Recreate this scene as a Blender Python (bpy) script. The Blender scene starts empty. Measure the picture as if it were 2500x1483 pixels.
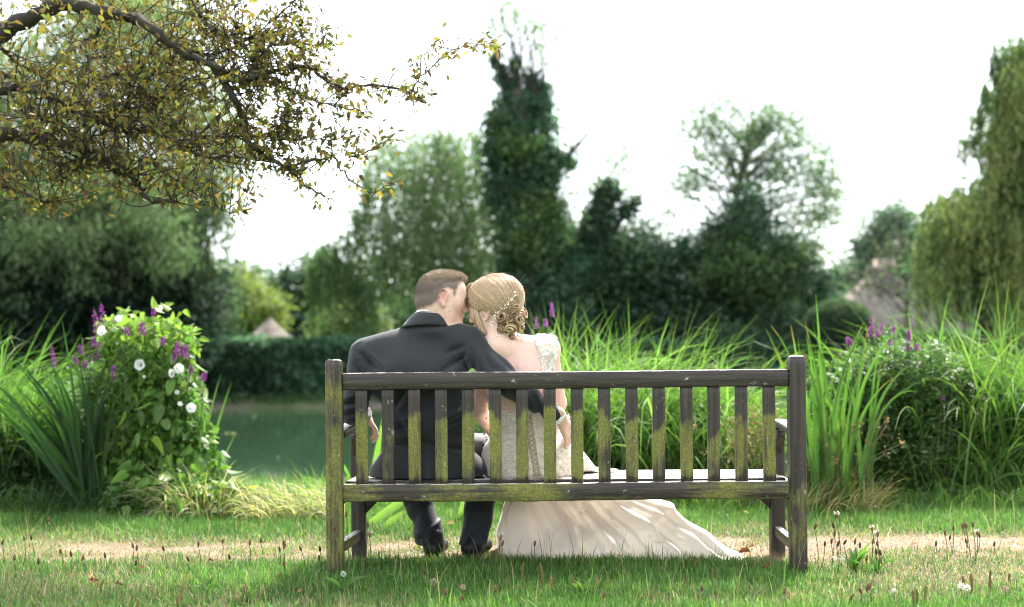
import bpy, bmesh, math, random
import numpy as np
from mathutils import Vector, Matrix

SC = bpy.context.scene
COL = SC.collection
R = math.radians
random.seed(7)
RNG = np.random.default_rng(7)

# ---------------------------------------------------------------- camera, light, exposure
FPX, CX, CY, HC, ROLL = 3100.0, 1250.0, 880.0, 0.86, R(0.5)
CA, SA = math.cos(ROLL), math.sin(ROLL)
cam = bpy.data.cameras.new('camera')
cam.sensor_width = 36.0
cam.lens = FPX / 2500.0 * 36.0
cam.shift_y = (CY - 741.5) / 2500.0
cam.clip_start = 0.1
cam.clip_end = 3000
cam.dof.use_dof = True
cam.dof.focus_distance = 5.06
cam.dof.aperture_fstop = 1.75
camo = bpy.data.objects.new('camera', cam)
COL.objects.link(camo)
camo.matrix_world = Matrix(((CA, SA, 0, 0), (0, 0, -1, 0), (-SA, CA, 0, HC), (0, 0, 0, 1)))
SC.camera = camo

world = bpy.data.worlds.new('World')
SC.world = world
world.use_nodes = True
wn, wl = world.node_tree.nodes, world.node_tree.links
wn.clear()
wo = wn.new('ShaderNodeOutputWorld')
wb = wn.new('ShaderNodeBackground')
wb.inputs['Strength'].default_value = 0.10
sky = wn.new('ShaderNodeTexSky')
sky.sky_type = 'NISHITA'
sky.sun_disc = False
SUN_EL, SUN_AZ = R(52), R(24)          # azimuth measured from +Y towards +X
sky.sun_elevation = SUN_EL
sky.sun_rotation = SUN_AZ
sky.air_density = 1.0
sky.dust_density = 3.0
wmix = wn.new('ShaderNodeMixRGB')
wmix.inputs[0].default_value = 0.80      # thin bright overcast over the clear sky
wmix.inputs[2].default_value = (4.3, 4.6, 4.8, 1)
wl.new(sky.outputs[0], wmix.inputs[1])
wl.new(wmix.outputs[0], wb.inputs['Color'])
wl.new(wb.outputs[0], wo.inputs[0])

sun = bpy.data.lights.new('sun', 'SUN')
sun.energy = 2.6
sun.angle = R(7)
sun.color = (1.0, 0.95, 0.86)
suno = bpy.data.objects.new('sun', sun)
COL.objects.link(suno)
_sd = Vector((math.sin(SUN_AZ) * math.cos(SUN_EL), math.cos(SUN_AZ) * math.cos(SUN_EL), math.sin(SUN_EL)))
suno.rotation_euler = _sd.to_track_quat('Z', 'Y').to_euler()
suno.location = (4, 12, 14)

SC.render.engine = 'CYCLES'
SC.cycles.use_denoising = True
SC.cycles.filter_width = 1.1
SC.cycles.max_bounces = 8
SC.cycles.transparent_max_bounces = 8
SC.view_settings.view_transform = 'Standard'
SC.view_settings.look = 'None'
SC.view_settings.gamma = 1.0
SC.view_settings.use_curve_mapping = False
SC.view_settings.exposure = 2.7

# ---------------------------------------------------------------- helpers
def at(px, py, d):
    """point at distance d that stands where the photograph shows (px, py)"""
    u = (px - CX) / FPX * d
    v = -(py - CY) / FPX * d
    return Vector((u * CA + v * SA, d, HC - u * SA + v * CA))

def atn(px, py, d):
    px, py, d = np.broadcast_arrays(np.asarray(px, float), np.asarray(py, float), np.asarray(d, float))
    u = (px - CX) / FPX * d
    v = -(py - CY) / FPX * d
    return np.stack([u * CA + v * SA, d, HC - u * SA + v * CA], -1)

def on_ground(px, d, z=0.0):
    p = at(px, 1300, d)
    return Vector((p.x, d, z))

ORG = {}
def org(o):
    return ORG.get(o.name, Vector((0, 0, 0))) if o else Vector((0, 0, 0))

def tag(o, label=None, cat=None, group=None, kind=None):
    if label: o['label'] = label
    if cat: o['category'] = cat
    if group: o['group'] = group
    if kind: o['kind'] = kind
    return o

def thing(name, label, cat, loc=(0, 0, 0), group=None):
    o = bpy.data.objects.new(name, None)
    COL.objects.link(o)
    o.location = loc
    o.empty_display_size = 0.1
    ORG[o.name] = Vector(loc)
    return tag(o, label, cat, group)

class MB:
    def __init__(s):
        s.v, s.f, s.c, s.n = [], [], [], 0
        s.extra = {}
    def add(s, v, faces, col=(1, 1, 1), **extra):
        v = np.asarray(v, float).reshape(-1, 3)
        s.v.append(v)
        c = np.asarray(col, float)
        if c.ndim == 1:
            c = np.broadcast_to(c, (len(v), 3))
        s.c.append(c)
        for k, e in extra.items():
            e = np.asarray(e, float)
            s.extra.setdefault(k, []).append(e)
        if not isinstance(faces, (list, tuple)) or (len(faces) and not isinstance(faces[0], np.ndarray)):
            faces = [faces]
        for f in faces:
            f = np.asarray(f, np.int64)
            if f.size: s.f.append(f + s.n)
        s.n += len(v)
    def build(s, name, mat, parent=None, smooth=False, origin=None, kind=None):
        v = np.concatenate(s.v) if s.v else np.zeros((0, 3))
        o0 = Vector(origin) if origin is not None else org(parent)
        v = v - np.array(o0)
        me = bpy.data.meshes.new(name)
        me.vertices.add(len(v))
        me.vertices.foreach_set('co', v.astype(np.float32).ravel())
        li = np.concatenate([f.ravel() for f in s.f])
        lt = np.concatenate([np.full(len(f), f.shape[1]) for f in s.f])
        ls = np.concatenate([[0], np.cumsum(lt)[:-1]])
        me.loops.add(len(li))
        me.loops.foreach_set('vertex_index', li.astype(np.int32))
        me.polygons.add(len(lt))
        me.polygons.foreach_set('loop_start', ls.astype(np.int32))
        if smooth:
            me.polygons.foreach_set('use_smooth', np.ones(len(lt), bool))
        c = np.concatenate(s.c)
        a = me.attributes.new('col', 'FLOAT_COLOR', 'POINT')
        a.data.foreach_set('color', np.concatenate([c, np.ones((len(c), 1))], 1).astype(np.float32).ravel())
        for k, es in s.extra.items():
            e = np.concatenate(es)
            if e.ndim == 1:
                a = me.attributes.new(k, 'FLOAT', 'POINT'); a.data.foreach_set('value', e.astype(np.float32))
            else:
                a = me.attributes.new(k, 'FLOAT_VECTOR', 'POINT'); a.data.foreach_set('vector', e.astype(np.float32).ravel())
        me.update(calc_edges=True)
        me.validate()
        if mat: me.materials.append(mat)
        o = bpy.data.objects.new(name, me)
        COL.objects.link(o)
        if parent is not None:
            o.parent = parent
            ORG[o.name] = o0
        else:
            o.location = o0
            ORG[o.name] = o0
        if kind: o['kind'] = kind
        return o

def link_copy(o, parent, loc, rot=None, scale=None):
    c = o.copy()
    COL.objects.link(c)
    c.parent = parent
    c.location = loc
    if rot is not None: c.rotation_euler = rot
    if scale is not None: c.scale = scale
    return c

def nrmz(a):
    return a / np.maximum(np.linalg.norm(a, axis=-1, keepdims=True), 1e-9)

def smooth01(x):
    x = np.clip(x, 0, 1)
    return x * x * (3 - 2 * x)

def vnoise(x, y, seed=0):
    x = np.asarray(x, float); y = np.asarray(y, float)
    xi = np.floor(x).astype(np.int64); yi = np.floor(y).astype(np.int64)
    fx = smooth01(x - xi); fy = smooth01(y - yi)
    def h(a, b):
        n = (a * 374761393 + b * 668265263 + seed * 974634777) & 0xffffffff
        n = ((n ^ (n >> 13)) * 1274126177) & 0xffffffff
        n = n ^ (n >> 16)
        return (n & 0xffff) / 65535.0
    return (h(xi, yi) * (1 - fx) + h(xi + 1, yi) * fx) * (1 - fy) + (h(xi, yi + 1) * (1 - fx) + h(xi + 1, yi + 1) * fx) * fy

def fnoise(x, y, seed=0, o=3):
    t, a, s = 0, 0.5, 0
    for i in range(o):
        t = t + a * vnoise(x * 2 ** i, y * 2 ** i, seed + i * 17); s += a; a *= .5
    return t / s

def catmull(pts, n):
    pts = [np.array(p, float) for p in pts]
    P = [2 * pts[0] - pts[1]] + pts + [2 * pts[-1] - pts[-2]]
    m = len(pts) - 1
    out = []
    for t in np.linspace(0, m - 1e-6, n):
        i = int(t); u = t - i
        a, b, c, d = P[i], P[i + 1], P[i + 2], P[i + 3]
        out.append(.5 * ((2 * b) + (c - a) * u + (2 * a - 5 * b + 4 * c - d) * u * u + (3 * b - a - 3 * c + d) * u ** 3))
    return np.array(out)

def tube(mb, pts, radii, sides=6, col=(1, 1, 1), cap=True):
    pts = np.asarray(pts, float)
    n = len(pts)
    radii = np.broadcast_to(np.asarray(radii, float), (n,))
    t = nrmz(np.gradient(pts, axis=0))
    ref = np.array([0, 0, 1.0]) if abs(t[0][2]) < .9 else np.array([1.0, 0, 0])
    a = np.cross(t, ref); a = nrmz(a + 1e-7)
    b = np.cross(t, a)
    th = np.linspace(0, 2 * np.pi, sides, endpoint=False)
    ring = (pts[:, None] + radii[:, None, None] * (np.cos(th)[None, :, None] * a[:, None] + np.sin(th)[None, :, None] * b[:, None]))
    idx = np.arange(n * sides).reshape(n, sides)
    q = np.stack([idx[:-1], np.roll(idx[:-1], -1, 1), np.roll(idx[1:], -1, 1), idx[1:]], -1).reshape(-1, 4)
    fs = [q]
    if cap and sides >= 3:
        for r_, rev in ((idx[0], True), (idx[-1], False)):
            r2 = r_[::-1] if rev else r_
            fs.append(np.stack([np.full(sides - 2, r2[0]), r2[1:-1], r2[2:]], -1))
    if isinstance(col, np.ndarray) and col.ndim == 2:
        col = np.repeat(col, sides, 0)
    mb.add(ring.reshape(-1, 3), fs, col)

def leaves(mb, pos, ax, nr, L, W, col, fold=.25, wide=.45):
    """folded diamond leaves: base, two sides, tip"""
    n = len(pos)
    ax = nrmz(ax)
    sd = nrmz(np.cross(ax, nr))
    up = np.cross(sd, ax)
    L = np.broadcast_to(np.asarray(L, float), (n,))[:, None]
    W = np.broadcast_to(np.asarray(W, float), (n,))[:, None]
    b = pos
    m = pos + ax * L * wide + up * W * fold
    v = np.stack([b, m + sd * W * .5, pos + ax * L, m - sd * W * .5], 1).reshape(-1, 3)
    i = np.arange(n)[:, None] * 4
    f = np.concatenate([i + np.array([[0, 1, 2]]), i + np.array([[0, 2, 3]])])
    mb.add(v, f, np.repeat(np.broadcast_to(col, (n, 3)), 4, 0))

def rand_dirs(n):
    return nrmz(RNG.normal(size=(n, 3)))

def pick(cols, n, jit=.18):
    cols = np.array(cols, float)
    i = RNG.integers(0, len(cols), n)
    return cols[i] * np.exp(RNG.normal(0, jit, (n, 1))) * np.exp(RNG.normal(0, jit * .3, (n, 3)))

def blades(mb, base, az, h, lean0, bend, width, col, segs=7, kink=None, tipcol=None, twist=.0, power=1.6, roll=.8):
    """arching ribbons; lean0 = start angle from vertical, bend = added angle at the tip"""
    n = len(base)
    s = np.linspace(0, 1, segs + 1)
    ang = lean0[:, None] + bend[:, None] * s[None] ** power
    if kink is not None:
        kp, ka = kink
        ang = ang + ka[:, None] * smooth01((s[None] - kp[:, None]) / .12 + .5)
    am = .5 * (ang[:, 1:] + ang[:, :-1])
    dl = (h / segs)[:, None]
    r = np.concatenate([np.zeros((n, 1)), np.cumsum(np.sin(am) * dl, 1)], 1)
    z = np.concatenate([np.zeros((n, 1)), np.cumsum(np.cos(am) * dl, 1)], 1)
    dx, dy = np.cos(az)[:, None], np.sin(az)[:, None]
    c = np.stack([base[:, :1] + r * dx, base[:, 1:2] + r * dy, base[:, 2:3] + z], -1)
    wv = width[:, None] * np.clip(np.minimum(1.0, .55 + 1.2 * s) * (1 - s ** 2.5), .04, 1)[None]
    ta = az[:, None] + np.pi / 2 + twist * (s[None] - .3) * RNG.normal(0, 1, (n, 1))
    sd = np.stack([np.cos(ta), np.sin(ta), np.zeros_like(ta)], -1)
    nrm = np.stack([-np.cos(ang) * dx, -np.cos(ang) * dy, np.sin(ang)], -1)
    ph_ = (RNG.normal(0, roll, n) if np.isscalar(roll) else roll)[:, None, None]
    sd, nrm = sd * np.cos(ph_) + nrm * np.sin(ph_), nrm * np.cos(ph_) - sd * np.sin(ph_)
    lft = c + sd * wv[..., None] * .5 + nrm * wv[..., None] * .18
    rgt = c - sd * wv[..., None] * .5 + nrm * wv[..., None] * .18
    v = np.stack([lft, c, rgt], 2)                   # n, S, 3, 3
    S = segs + 1
    idx = np.arange(n * S * 3).reshape(n, S, 3)
    q1 = np.stack([idx[:, :-1, 0], idx[:, :-1, 1], idx[:, 1:, 1], idx[:, 1:, 0]], -1).reshape(-1, 4)
    q2 = np.stack([idx[:, :-1, 1], idx[:, :-1, 2], idx[:, 1:, 2], idx[:, 1:, 1]], -1).reshape(-1, 4)
    cc = np.broadcast_to(col, (n, 3))[:, None, :] * np.ones((1, S, 1))
    if tipcol is not None:
        tc, tw = tipcol                                # browned tips
        w = (np.clip((s[None] - (1 - tw[:, None])) / .12, 0, 1))[..., None]
        cc = cc * (1 - w) + np.array(tc) * w
    mb.add(v.reshape(-1, 3), [q1, q2], np.repeat(cc.reshape(-1, 3), 3, 0))

# ---------------------------------------------------------------- materials
def new_mat(name):
    m = bpy.data.materials.new(name)
    m.use_nodes = True
    n, l = m.node_tree.nodes, m.node_tree.links
    n.clear()
    out = n.new('ShaderNodeOutputMaterial')
    return m, n, l, out

def mat_leaf(name, trans=.35, rough=.45, spec=.35, tint=(1.0, 1.0, .55), rnd=0.0, color=None, level=.84):
    m, n, l, out = new_mat(name)
    p = n.new('ShaderNodeBsdfPrincipled'); p.inputs['Roughness'].default_value = rough
    p.inputs['Specular IOR Level'].default_value = spec
    t = n.new('ShaderNodeBsdfTranslucent')
    mx = n.new('ShaderNodeMixShader'); mx.inputs[0].default_value = trans
    if color is None:
        a = n.new('ShaderNodeAttribute'); a.attribute_name = 'col'; src = a.outputs['Color']
    else:
        a = n.new('ShaderNodeRGB'); a.outputs[0].default_value = (*color, 1); src = a.outputs[0]
    if rnd:
        oi = n.new('ShaderNodeObjectInfo')
        mr = n.new('ShaderNodeMapRange'); mr.inputs['To Min'].default_value = 1 - rnd; mr.inputs['To Max'].default_value = 1 + rnd
        l.new(oi.outputs['Random'], mr.inputs['Value'])
        mm = n.new('ShaderNodeVectorMath'); mm.operation = 'SCALE'
        l.new(src, mm.inputs[0]); l.new(mr.outputs[0], mm.inputs['Scale']); src = mm.outputs[0]
    if color is None:
        lv = n.new('ShaderNodeVectorMath'); lv.operation = 'SCALE'; lv.inputs['Scale'].default_value = level
        l.new(src, lv.inputs[0]); src = lv.outputs[0]
    mt = n.new('ShaderNodeMixRGB'); mt.blend_type = 'MULTIPLY'; mt.inputs[0].default_value = 1
    mt.inputs[2].default_value = (tint[0] * 1.6, tint[1] * 1.9, tint[2] * 1.6, 1)
    l.new(src, mt.inputs[1]); l.new(src, p.inputs['Base Color']); l.new(mt.outputs[0], t.inputs['Color'])
    l.new(p.outputs[0], mx.inputs[1]); l.new(t.outputs[0], mx.inputs[2]); l.new(mx.outputs[0], out.inputs[0])
    return m

def mat_plain(name, color=None, rough=.6, spec=.4, nscale=None, namt=.25, bump=0.0, bscale=200, sss=0, stretch=None, metal=0, sheen=0, coat=0):
    m, n, l, out = new_mat(name)
    p = n.new('ShaderNodeBsdfPrincipled')
    p.inputs['Roughness'].default_value = rough
    p.inputs['Specular IOR Level'].default_value = spec
    p.inputs['Metallic'].default_value = metal
    if sheen:
        p.inputs['Sheen Weight'].default_value = sheen
    if coat:
        p.inputs['Coat Weight'].default_value = coat
    if sss:
        p.inputs['Subsurface Weight'].default_value = sss
        p.inputs['Subsurface Radius'].default_value = (.006, .0026, .0016)
        p.inputs['Subsurface Scale'].default_value = 1.0
    if color is None:
        a = n.new('ShaderNodeAttribute'); a.attribute_name = 'col'; src = a.outputs['Color']
    else:
        a = n.new('ShaderNodeRGB'); a.outputs[0].default_value = (*color, 1); src = a.outputs[0]
    tc = n.new('ShaderNodeTexCoord')
    vec = tc.outputs['Object']
    if stretch:
        mp = n.new('ShaderNodeMapping'); mp.inputs['Scale'].default_value = stretch
        l.new(vec, mp.inputs['Vector']); vec = mp.outputs[0]
    if nscale:
        nz = n.new('ShaderNodeTexNoise'); nz.inputs['Scale'].default_value = nscale; nz.inputs['Detail'].default_value = 5
        l.new(vec, nz.inputs['Vector'])
        mr = n.new('ShaderNodeMapRange'); mr.inputs['From Min'].default_value = .3; mr.inputs['From Max'].default_value = .7
        mr.inputs['To Min'].default_value = 1 - namt; mr.inputs['To Max'].default_value = 1 + namt
        l.new(nz.outputs[0], mr.inputs['Value'])
        mm = n.new('ShaderNodeVectorMath'); mm.operation = 'SCALE'
        l.new(src, mm.inputs[0]); l.new(mr.outputs[0], mm.inputs['Scale']); src = mm.outputs[0]
    if bump:
        nb = n.new('ShaderNodeTexNoise'); nb.inputs['Scale'].default_value = bscale; nb.inputs['Detail'].default_value = 4
        l.new(vec, nb.inputs['Vector'])
        bp = n.new('ShaderNodeBump'); bp.inputs['Strength'].default_value = bump; bp.inputs['Distance'].default_value = .004
        l.new(nb.outputs[0], bp.inputs['Height']); l.new(bp.outputs[0], p.inputs['Normal'])
    l.new(src, p.inputs['Base Color']); l.new(p.outputs[0], out.inputs[0])
    return m

M_FAR = mat_leaf('distant_foliage', .42, .6, .2, tint=(.92, .9, .82))
M_BLADE = mat_leaf('blade_leaves', .40, .45, .25, tint=(1.0, 1.0, .62))
M_GRASS = mat_leaf('lawn_grass', .35, .5, .2, tint=(1.0, .90, .72))
M_BARK = mat_plain('bark', None, .9, .2, 9, .35, .8, 30)
M_BUSH = mat_leaf('bush_leaves', .38, .42, .28, rnd=.4)
M_APPLE = mat_leaf('bronze_leaves', .42, .6, .12, tint=(1.0, .85, .5))
# ---------------------------------------------------------------- setting: ground, pond
def pond_sd(x, y):
    w = 0.5 * (fnoise(x * .35, y * .35, 5) - .5)
    return np.minimum(np.minimum(y - 9.3, 31.2 - y), np.minimum(x + 15, 19 - x)) + w

def ground_z(x, y):
    sd = pond_sd(x, y)
    z = -.75 * smooth01(sd / 1.3)
    z = z + .018 * (fnoise(x * 1.3, y * 1.3, 3) - .5)
    return z

def dryness(x, y):
    yc = 5.78 + .10 * (fnoise(x * .8, x * 0 + 2, 9) - .5)
    band = np.exp(-(np.abs((y - yc) / (.35 + .14 * (fnoise(x * 1.5, y, 12) - .5)))) ** 3)
    patch = smooth01((fnoise(x * 1.6, y * 2.2, 21, 4) - .50) / .2) * .26 * (y < 6.6)
    side = .5 * smooth01((x - .75) / .6) * np.exp(-((y - 5.1) / .4) ** 2) + .36 * smooth01((-x - 1.0) / .6) * np.exp(-((y - 4.8) / .5) ** 2)
    shade = np.exp(-((x - .2) / 1.1) ** 4) * np.exp(-((y - 5.0) / .35) ** 2)
    return np.clip(band * (.45 + .65 * smooth01((fnoise(x * 5, y * 7, 66, 3) - .3) / .3)) + (patch + side) * (1 - shade) - .25 * shade * (1 - band), 0, 1)

GREEN = np.array([.096, .205, .048]); STRAW = np.array([.335, .235, .172])
def axis(fine, coarse):
    return np.unique(np.round(np.concatenate([fine, coarse]), 4))
gx = axis(np.arange(-3.6, 3.6, .06), np.concatenate([np.arange(-24, 24, .6), np.linspace(-900, 900, 41)]))
gy = axis(np.arange(3.0, 10.6, .06), np.concatenate([np.arange(-4, 36, .4), np.linspace(-40, 1500, 41)]))
X, Y = np.meshgrid(gx, gy)
Z = ground_z(X, Y)
D = dryness(X, Y)[..., None]
C = GREEN * .46 * (1 - D) + np.array([.200, .142, .106]) * D
C = C * (.75 + .5 * fnoise(X * 9, Y * 9, 31, 4))[..., None]
earth = smooth01((-Z - .10) / .06)[..., None]
C = C * (1 - earth) + np.array([.17, .135, .11]) * earth
nx, ny = len(gx), len(gy)
idx = np.arange(nx * ny).reshape(ny, nx)
q = np.stack([idx[:-1, :-1], idx[:-1, 1:], idx[1:, 1:], idx[1:, :-1]], -1).reshape(-1, 4)
mb = MB(); mb.add(np.stack([X, Y, Z], -1), q, C.reshape(-1, 3))
lawn = mb.build('lawn', mat_plain('lawn_soil', None, .95, .1, 40, .35, .6, 60), smooth=True)
lawn['kind'] = 'structure'

mw, n, l, out = new_mat('pond_water')
p = n.new('ShaderNodeBsdfPrincipled')
p.inputs['Base Color'].default_value = (.020, .042, .022, 1)
p.inputs['Roughness'].default_value = .05
p.inputs['IOR'].default_value = 1.33
tc = n.new('ShaderNodeTexCoord'); mp = n.new('ShaderNodeMapping'); mp.inputs['Scale'].default_value = (1.2, 2.2, 1)
nz = n.new('ShaderNodeTexNoise'); nz.inputs['Scale'].default_value = 2.2; nz.inputs['Detail'].default_value = 3
bp = n.new('ShaderNodeBump'); bp.inputs['Strength'].default_value = .03; bp.inputs['Distance'].default_value = .02
l.new(tc.outputs['Object'], mp.inputs[0]); l.new(mp.outputs[0], nz.inputs['Vector']); l.new(nz.outputs[0], bp.inputs['Height'])
l.new(bp.outputs[0], p.inputs['Normal']); l.new(p.outputs[0], out.inputs[0])
mb = MB(); mb.add([(-17, 8.8, -.25), (21, 8.8, -.25), (21, 32, -.25), (-17, 32, -.25)], np.array([[0, 1, 2, 3]]))
pond = mb.build('pond_water', mw); pond['kind'] = 'structure'

# floating leaf flecks on the pond
N = 16
fx = np.concatenate([at(0, 0, 1).x * 0 + RNG.uniform(-6.4, -2.2, N)]); fy = RNG.uniform(12.5, 27, N)
mb = MB()
leaves(mb, np.stack([fx, fy, np.full(N, -.243)], -1), np.stack([RNG.normal(size=N), RNG.normal(size=N), np.zeros(N)], -1), np.tile([0, 0, 1.0], (N, 1)), RNG.uniform(.04, .09, N), RNG.uniform(.025, .05, N), pick([(.30, .28, .18), (.22, .26, .12), (.34, .32, .26)], N))
o = mb.build('floating_leaves', M_BLADE)
tag(o, 'pale fallen leaves scattered over the green pond water', 'leaves', kind='stuff')

# lawn grass
def grass(n, ylo, yhi, name, label, hmul=1.0):
    y = ylo + (yhi - ylo) * RNG.random(n) ** 1.25
    x = RNG.uniform(-.425, .425, n) * y
    d = dryness(x, y)
    keep = RNG.random(n) > d * .45
    x, y, d = x[keep], y[keep], d[keep]
    n = len(x)
    z = ground_z(x, y) - .004
    clump = fnoise(x * 7, y * 7, 44, 3)
    h = (.026 + .034 * RNG.random(n) ** 1.5 + .040 * np.clip(clump - .45, 0, 1)) * (1 - .55 * d) * hmul
    tall = RNG.random(n) < .012
    h = np.where(tall, h * RNG.uniform(1.8, 2.7, n), h)
    az = RNG.uniform(0, 2 * np.pi, n)
    lean = np.abs(RNG.normal(.40, .38, n)) + d * .45
    w = RNG.uniform(.0026, .0056, n)
    dd = (RNG.random(n) < (d * 1.0 + .035)).astype(float)[:, None] * RNG.uniform(.6, 1, (n, 1))
    hue = fnoise(x * 2.4, y * 2.4, 71, 3)[:, None]
    g = GREEN * (.85 + .5 * (hue - .5)) + np.array([.020, .010, 0]) * np.clip(hue - .4, 0, 1)
    g = g * np.exp(RNG.normal(0, .25, (n, 1))) * np.where(RNG.random((n, 1)) < .06, np.array([[2.1, 1.7, 1.6]]), 1.0)
    c = g * (1 - dd) + STRAW * np.exp(RNG.normal(0, .2, (n, 1))) * dd
    s = np.array([0, .55, 1.0])
    ang = lean[:, None] * (1 + 1.2 * s[None])
    r1 = h * .55 * np.sin(ang[:, 0]); z1 = h * .55 * np.cos(ang[:, 0])
    r2 = r1 + h * .5 * np.sin(ang[:, 1]); z2 = z1 + h * .5 * np.cos(ang[:, 1])
    dx, dy = np.cos(az), np.sin(az)
    sx, sy = -dy * w * .5, dx * w * .5
    v = np.stack([np.stack([x + sx, y + sy, z], -1), np.stack([x - sx, y - sy, z], -1),
                  np.stack([x + r1 * dx - sx * .8, y + r1 * dy - sy * .8, z + z1], -1), np.stack([x + r1 * dx + sx * .8, y + r1 * dy + sy * .8, z + z1], -1),
                  np.stack([x + r2 * dx, y + r2 * dy, z + z2], -1)], 1)
    i = np.arange(n)[:, None] * 5
    mb = MB()
    mb.add(v.reshape(-1, 3), [i + np.array([[0, 1, 2, 3]]), i + np.array([[3, 2, 4]])], np.repeat(c, 5, 0))
    o = mb.build(name, M_GRASS)
    return tag(o, label, 'grass', kind='stuff')
grass(240000, 4.1, 8.0, 'lawn_grass', 'short mown grass blades covering the lawn with a dry straw path')
grass(30000, 7.6, 9.7, 'bank_grass', 'rough grass growing along the near pond edge', 1.1)
# ---------------------------------------------------------------- bench
mwd, n, l, out = new_mat('weathered_painted_wood')
p = n.new('ShaderNodeBsdfPrincipled')
ga = n.new('ShaderNodeAttribute'); ga.attribute_name = 'grain'
al = n.new('ShaderNodeAttribute'); al.attribute_name = 'alg'
def mapn(scale, ns, det=6, rough=.6):
    mp = n.new('ShaderNodeMapping'); mp.inputs['Scale'].default_value = scale
    l.new(ga.outputs['Vector'], mp.inputs[0])
    z = n.new('ShaderNodeTexNoise'); z.inputs['Scale'].default_value = ns; z.inputs['Detail'].default_value = det; z.inputs['Roughness'].default_value = rough
    l.new(mp.outputs[0], z.inputs['Vector'])
    return z.outputs[0]
def mth(op, a, b=None, c=None, clamp=False):
    m = n.new('ShaderNodeMath'); m.operation = op; m.use_clamp = clamp
    for i, v in enumerate((a, b, c)):
        if v is None: continue
        if isinstance(v, (int, float)): m.inputs[i].default_value = v
        else: l.new(v, m.inputs[i])
    return m.outputs[0]
def mixc(f, a, b):
    m = n.new('ShaderNodeMixRGB')
    l.new(f, m.inputs[0]) if not isinstance(f, float) else None
    for i, v in ((1, a), (2, b)):
        if isinstance(v, tuple): m.inputs[i].default_value = (*v, 1)
        else: l.new(v, m.inputs[i])
    return m.outputs[0]
streak = mapn((2.0, 45, 45), 1.6, 5)
fine = mapn((14, 150, 150), 1.5, 4)
blot = mapn((5, 14, 14), 1.0, 7, .68)
speck = mapn((120, 150, 150), 1.0, 3)
wood = mixc(mth('MULTIPLY_ADD', streak, 2.2, -.6, True), (.0150, .0098, .0074), (.048, .034, .0265))
mid = mixc(mth('MULTIPLY_ADD', fine, 2.4, -.7, True), wood, (.074, .055, .043))
woodc = mixc(mth('MULTIPLY', mth('MULTIPLY_ADD', streak, 3.0, -1.3, True), .55), wood, mid)
# algae: threshold on layered noise
an = mth('ADD', mth('MULTIPLY', blot, .60), mth('ADD', mth('MULTIPLY', streak, .42), mth('MULTIPLY', fine, .22)))
thr = mth('ADD', an, mth('MULTIPLY_ADD', al.outputs['Fac'], .62, -.975))
amask = mth('MULTIPLY', mth('MULTIPLY_ADD', thr, 5.5, .25, True), .92)
alg = mixc(mth('MULTIPLY_ADD', blot, 2.5, -.75, True), (.150, .140, .028), (.330, .335, .062))
alg2 = mixc(mth('MULTIPLY_ADD', speck, 2.2, -.75, True), (.100, .092, .030), alg)
c1 = mixc(amask, woodc, alg2)
# flaked pale edges on upward faces and a few chips
geo = n.new('ShaderNodeNewGeometry'); sx = n.new('ShaderNodeSeparateXYZ'); l.new(geo.outputs['Normal'], sx.inputs[0])
upf = mth('MULTIPLY_ADD', sx.outputs['Z'], 2.0, -1.0, True)
chipn = mapn((22, 40, 40), 1.0, 6, .7)
chip = mth('MULTIPLY_ADD', mth('ADD', chipn, mth('MULTIPLY', upf, .26)), 9.0, -5.75, True)
c2 = mixc(chip, c1, (.46, .43, .38))
# bare red-brown rotted ends
rt = n.new('ShaderNodeAttribute'); rt.attribute_name = 'rot'
c3 = mixc(mth('MULTIPLY_ADD', mth('ADD', blot, rt.outputs['Fac']), 4.0, -3.6, True), c2, (.17, .10, .075))
l.new(c3, p.inputs['Base Color'])
rg = n.new('ShaderNodeMapRange'); rg.inputs['To Min'].default_value = .42; rg.inputs['To Max'].default_value = .9
l.new(amask, rg.inputs['Value']); l.new(rg.outputs[0], p.inputs['Roughness'])
p.inputs['Specular IOR Level'].default_value = .35
bp = n.new('ShaderNodeBump'); bp.inputs['Strength'].default_value = .55; bp.inputs['Distance'].default_value = .0025
l.new(mth('ADD', mth('ADD', fine, mth('MULTIPLY', speck, .5)), mth('MULTIPLY', chip, .6)), bp.inputs['Height'])
l.new(bp.outputs[0], p.inputs['Normal']); l.new(p.outputs[0], out.inputs[0])
M_WOOD = mwd

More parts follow.
